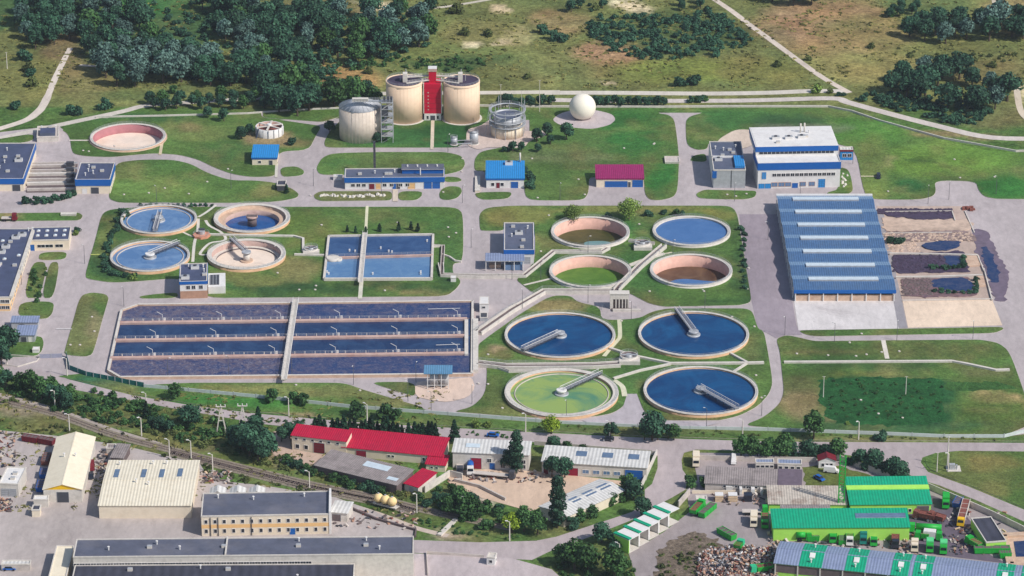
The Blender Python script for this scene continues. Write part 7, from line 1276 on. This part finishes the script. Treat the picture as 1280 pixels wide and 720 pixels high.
thicket([(1110, 68), (1270, 68), (1270, 78), (1150, 76)], 30, 'low scrub below the far eastern copse', 'olive', .3, .6); thicket([(830, 700), (870, 690), (880, 715), (860, 735), (800, 735)], 26, 'dark weeds left of the scrap heap', 'olive', .2, .45); thicket([(700, 690), (790, 700), (800, 735), (690, 735)], 40, 'weedy scrub below the green edged garages', 'mid', .3, .6)
# rough grass tufts of the meadow
def tufts(n, region, lab, lm='straw'):
    g = np.random.default_rng(3); px = g.uniform(region[0], region[2], n); py = g.uniform(region[1], region[3], n); vv, ff, tt = [], [], []
    for a, b in zip(px, py):
        if noise.noise(Vector((a*.02, b*.05, 2))) < -.1: continue
        p = P(a, b); s = g.uniform(.4, 1.3); tn = g.uniform(.2, 1)
        for k in range(3):
            an = g.uniform(0, 3.14); c, q = math.cos(an)*s, math.sin(an)*s; o2 = g.normal(size=2)*.5; b0 = len(vv)
            vv += [(p.x+o2[0]-c, p.y+o2[1]-q, .0), (p.x+o2[0]+c, p.y+o2[1]+q, .0), (p.x+o2[0]+c*.6, p.y+o2[1]+q*.6, s*.45), (p.x+o2[0]-c*.5, p.y+o2[1]-q*.5, s*.5)]; ff.append([b0, b0+1, b0+2, b0+3]); tt += [tn]*4
    me = bpy.data.meshes.new('rough_grass'); me.from_pydata(vv, [], ff); me.materials.append(LM[lm]); at = me.attributes.new('tone', 'FLOAT', 'POINT'); at.data.foreach_set('value', np.array(tt, dtype=np.float32)); o = bpy.data.objects.new('rough_grass', me); C.objects.link(o); return tag(o, lab, 'grass', kind='stuff')
thicket([(-10, 520), (70, 530), (140, 552), (250, 578), (330, 600), (420, 618), (420, 624), (330, 610), (230, 585), (120, 552), (-10, 532)], 70, 'low weeds on the yard side of the railway', 'olive', .15, .4)
thicket([(-10, 505), (60, 505), (200, 545), (330, 584), (400, 600), (520, 628), (520, 618), (400, 588), (330, 566), (240, 545), (120, 515), (-10, 495)], 170, 'low scrub on the road side of the railway', 'olive', .2, .5)
thicket([(60, 500), (240, 540), (300, 560), (300, 572), (160, 536), (60, 512)], 60, 'taller green scrub above the railway', 'mid', .3, .6)
thicket([(520, 648), (640, 668), (690, 664), (640, 675), (540, 666)], 40, 'low weeds beside lower road', 'mid', .15, .35)
thicket([(240, 520), (420, 535), (640, 548), (640, 540), (420, 528), (240, 508)], 60, 'weeds along the bypass road edge', 'mid', .12, .3)
thicket([(640, 529), (960, 542), (1250, 549), (1250, 551), (960, 547), (640, 535)], 90, 'weeds on the long verge', 'olive', .12, .3)
thicket([(1030, 476), (1178, 476), (1176, 526), (1035, 524)], 170, 'tall weeds in the dark green field', 'mid', .12, .28)
thicket([(826, 690), (862, 668), (900, 684), (870, 730), (820, 730)], 60, 'weeds on dark spoil ground', 'olive', .1, .28)
tufts(5200, (-20, -10, 1300, 112), 'rough grass tufts over the northern meadow'); tufts(1500, (-20, 490, 560, 640), 'rough grass tufts beside the railway')
# single trees and shrubs the photograph shows
def lab(desc): return lambda p: place_label(desc, p.x, p.y)
for kind, px, py, s in [('midtree', 218, 499, .85), ('conifer', 183, 522, .9), ('oakA', 237, 534, .95), ('oakB', 200, 538, .7), ('oakB', 212, 540, .6), ('oakB', 190, 534, .5), ('midtree', 52, 500, 1.1), ('oakB', 75, 508, 1.0), ('oakB', 84, 512, .8), ('oakC', 40, 492, .9), ('oakC', 25, 490, .8), ('oakB', 8, 486, .9), ('oakC', -4, 484, .9), ('oakB', 62, 502, .8),
        ('oakA', 8, 442, 1.15), ('oakA', -6, 450, 1.1), ('oakB', 2, 458, 1.0), ('lime', 689, 542, 1.0), ('oakB', 763, 549, .85), ('oakA', 815, 550, 1.15), ('oakB', 835, 549, .7), ('oakC', 1017, 549, 1.05), ('bushD', 1101, 550, 1.2), ('oakB', 472, 178, .62), ('oakB', 412, 167, .75), ('oakB', 302, 174, .75), ('oakB', 312, 170, .65), ('oakB', 260, 147, .65), ('oakB', 280, 152, .7), ('conifer', 358, 242, .6),
        ('willow', 716, 276, .85), ('willow', 786, 274, 1.05), ('oakB', 708, 175, .9), ('oakB', 671, 178, .85), ('oakB', 688, 181, .55), ('oakB', 684, 170, .7), ('oakB', 672, 190, .5), ('oakB', 641, 190, .6), ('oakB', 652, 190, .55), ('bushD', 632, 190, .9), ('bushD', 366, 181, 1.1),
        ('poplar', 697, 660, 1.0), ('poplar', 645, 590, .8), ('oakB', 637, 587, .9), ('oakB', 690, 597, 1.0), ('oakB', 706, 597, .9), ('oakB', 712, 590, .6), ('midtree', 655, 664, 1.15), ('lime', 640, 666, 1.0), ('midtree', 672, 668, 1.0), ('oakB', 792, 625, 1.0), ('oakB', 802, 646, 1.0), ('oakC', 785, 616, .8), ('oakB', 752, 678, .9), ('bushD', 768, 684, 1.6), ('oakC', 718, 712, 1.1), ('oakC', 735, 716, 1.1), ('oakC', 768, 724, 1.1), ('oakC', 703, 706, .8), ('bushM', 725, 650, 1.3), ('bushM', 740, 645, 1.3), ('bushM', 765, 630, 1.4), ('bushM', 775, 625, 1.3), ('bushD', 715, 660, 1.3),
        ('conifer', 568, 552, 1.15), ('oakB', 362, 548, .8), ('oakB', 352, 552, .7), ('oakB', 374, 545, .7), ('oakB', 692, 566, .8), ('bushM', 708, 562, 1.0), ('bushM', 728, 565, .9), ('oakA', 1010, 572, .1+.6), ('bushD', 90, 144, 1.5), ('bushD', 97, 143, 1.2), ('bushD', 130, 136, 1.5), ('bushD', 136, 136, 1.2), ('bushD', 20, 136, 1.3), ('bushD', 690, 50, 1.6), ('bushD', 700, 52, 1.4), ('bushD', 677, 42, 1.4), ('bushD', 707, 51, 1.2), ('bushD', 850, 108, 1.6), ('bushD', 868, 105, 1.5), ('bushO', 973, 83, 1.2), ('bushD', 893, 70, 1.4), ('bushL', 1020, 116, 1.8), ('bushO', 1037, 116, 1.0), ('bushD', 540, 12, 2), ('bushO', 570, 17, 2), ('bushO', 580, 44, 1.5), ('bushO', 609, 45, 1.5), ('bushM', 1115, 20, 1.5), ('bushO', 40, 108, 1.6), ('bushO', 35, 90, 1.7), ('bushD', 30, 76, 1.7), ('bushD', 40, 95, 1.4), ('bushL', 1060, 545-14, .01+.6), ('bushO', 460, 52+40, 1.2), ('bushO', 1010, 75, 1.0), ('bushO', 1090, 60, 1.1), ('bushO', 660, 98, 1.1), ('bushO', 745, 42-30, 1.2), ('bushM', 218, 108+8, 1.2), ('bushO', 1180, 80, 1.2), ('bushO', 1240, 84, 1.2), ('bushM', 880, 126, 1.0), ('bushM', 872, 127, 1.0),
        ('bushM', 845, 270, .9), ('bushD', 852, 270, .7), ('bushD', 760, 272, .7), ('bushD', 810, 271, .9), ('bushD', 830, 268, .7), ('bushL', 168, 350, 1.2), ('oakB', 1044-20, 570, .5), ('bushM', 380, 498+8, 1.5), ('bushM', 341, 503, 1.6), ('bushM', 367, 505, 1.4), ('bushM', 445, 520, 1.8), ('bushM', 482, 524, 1.7), ('bushM', 497, 524, 1.3), ('bushL', 596, 533, 1.4), ('bushL', 610, 534, 1.1), ('bushD', 97, 248+42, .8), ('bushL', 94, 294, 1.1), ('bushM', 861, 608, 1.4), ('bushM', 878, 607, 1.1), ('conifer', 349, 181-170+152, .01+.4)]:
    sh = SPEC[kind][3] == 'bush'; desc = {'oakA': 'broad dark green tree', 'oakB': 'dark round tree', 'oakC': 'mid green rounded tree', 'midtree': 'fresh green tree', 'conifer': 'narrow dark conifer', 'willow': 'pale green drooping willow', 'lime': 'bright yellow green tree', 'poplar': 'tall columnar poplar', 'bushD': 'dark round shrub', 'bushM': 'green shrub', 'bushO': 'dull olive shrub', 'bushL': 'pale green shrub'}[kind]
    tree(kind, px, py, s, lab(desc))
def row(kind, pts, n, s0, s1, label, group, jit=1.0):
    wp = [P(a, b) for a, b in pts]; L = [(b-a).length for a, b in zip(wp[:-1], wp[1:])]; T = sum(L)
    for i in range(n):
        dd = (i+.5)/n*T; k = 0
        while dd > L[k] and k < len(L)-1: dd -= L[k]; k += 1
        p = wp[k].lerp(wp[k+1], dd/L[k]); px, py = PX(p.x+random.uniform(-jit, jit), p.y+random.uniform(-jit, jit)); tree(random.choice(kind) if isinstance(kind, list) else kind, px, py, random.uniform(s0, s1), f'{ORD[i]} {label}, from {"the left" if abs(wp[-1].x-wp[0].x) > 8 else "the back"}', group, parts=False)
row('conifer', [(392, 546), (470, 551), (550, 556)], 26, .85, 1.2, 'dark conifer in the row behind the crimson roofs', 'conifer row behind crimson roofs', .8)
row(['conifer', 'oakB'], [(292, 552), (308, 562), (330, 575)], 12, .9, 1.25, 'dark tree in the clump between bypass road and railway', 'trees beside railway bend', 3); row(['conifer', 'oakB'], [(318, 530), (322, 570)], 5, .8, 1.2, 'dark tree at right end of the railway bend clump', 'trees at railway bend end', 2)
row('oakB', [(622, 133), (690, 133)], 10, .55, .75, 'dark tree in the hedge row behind the railed gas tank', 'hedge behind gas tank'); row('oakB', [(738, 133), (834, 133)], 15, .5, .62, 'dark tree in hedge right of the white gas sphere', 'hedge right of gas sphere'); row('bushD', [(862, 127), (880, 127)], 3, .8, 1.1, 'low shrub east of the gas sphere hedge', 'low shrubs by track')
row(['oakB', 'bushD', 'oakC'], [(924, 573), (980, 574), (1054, 572)], 15, .55, .9, 'dark tree in the hedge behind the grey cabins', 'hedge behind cabins'); row(['bushD', 'oakB'], [(1058, 577), (1090, 586), (1135, 604)], 14, .6, 1.0, 'dark hedge bush running down from the crane to road', 'hedge right of crane', 1.5)
row(['bushM', 'bushD', 'bushD'], [(352, 576), (400, 596), (440, 606), (482, 617)], 24, .6, 1.1, 'green bush in the hedge along the slanting grey shed', 'hedge along grey shed', 2); row(['bushM', 'bushD', 'bushM', 'midtree'], [(532, 622), (560, 638), (600, 650), (628, 662)], 20, .8, 1.25, 'green bush in the bank below the ramp walls', 'bank below ramp', 4); row(['bushM', 'bushD'], [(545, 616), (590, 630), (625, 645)], 11, .9, 1.3, 'green bush on upper side of bank below the ramp', 'upper bank bushes', 3)
row('bushD', [(28, 256), (55, 254), (75, 250), (98, 244)], 8, .8, 1.15, 'dark shrub in the bed below the grit channels', 'shrubs below grit channels'); row('bushD', [(156, 265), (146, 285), (134, 310), (128, 335), (140, 346), (170, 350)], 22, .55, 1.0, 'dark shrub in the belt left of the settling tanks', 'shrub belt left of tanks', 1.2); row('bushD', [(172, 258), (268, 258)], 14, .35, .5, 'low hedge shrub behind the upper left tanks', 'low hedge behind left tanks', .5)
row('smallcon', [(421, 292), (534, 289)], 7, .9, 1.3, 'tiny conifer on lawn edge behind the four part basin', 'tiny conifers behind the basin', 2); row('bushD', [(655, 212), (662, 225), (660, 240)], 5, .7, 1.1, 'dark shrub right of the bright blue roofed house', 'shrubs by blue roofed house'); row('bushD', [(926, 285), (930, 325), (933, 365)], 12, .45, .75, 'dark shrub in the bed along the dark lane', 'shrubs along the side lane', 1); row('bushD', [(1112, 304), (1128, 305)], 3, .9, 1.2, 'green bush growing in the drying beds, left end', 'bushes at left of beds', .8); row('bushD', [(1160, 336), (1195, 337), (1206, 334), (1204, 322)], 11, .5, .8, 'green weeds bush round the upper bed puddle', 'bed weeds', .6); row('bushD', [(1162, 365), (1215, 368), (1222, 362), (1219, 350)], 11, .45, .8, 'green weeds bush round the lower bed puddle', 'lower bed weeds', .6)
row('bushM', [(45, 340), (40, 365)], 5, .5, .8, 'green shrub in office garden bed', 'office garden shrubs', 1); row(['bushM', 'bushL'], [(55, 335), (47, 370), (35, 390)], 8, .5, .8, 'garden shrub beside the office block path', 'office path shrubs', 1.5); row('oakC', [(800, 548), (850, 552)], 3, .5, .7, 'young tree beside the broad dark verge tree', 'young verge trees'); row('bushM', [(1110, 468), (1010, 466)], 0, 1, 1, 'x', 'x')
# the air between: faint even haze round camera and land
m = MB(); m.box(-1500, -300, -1.6, 1500, 2300, 560, concL); hz = m.build('haze'); hz.data.materials.clear()
hm = bpy.data.materials.new('air'); hm.use_nodes = True; n = hm.node_tree.nodes; n.remove(n['Principled BSDF']); pv = n.new('ShaderNodeVolumePrincipled')
pv.inputs['Color'].default_value = (.80, .88, 1, 1); pv.inputs['Density'].default_value = .00004; pv.inputs['Anisotropy'].default_value = .2
hm.node_tree.links.new(pv.outputs[0], n['Material Output'].inputs['Volume']); hz.data.materials.append(hm); tag(hz, kind='stuff')
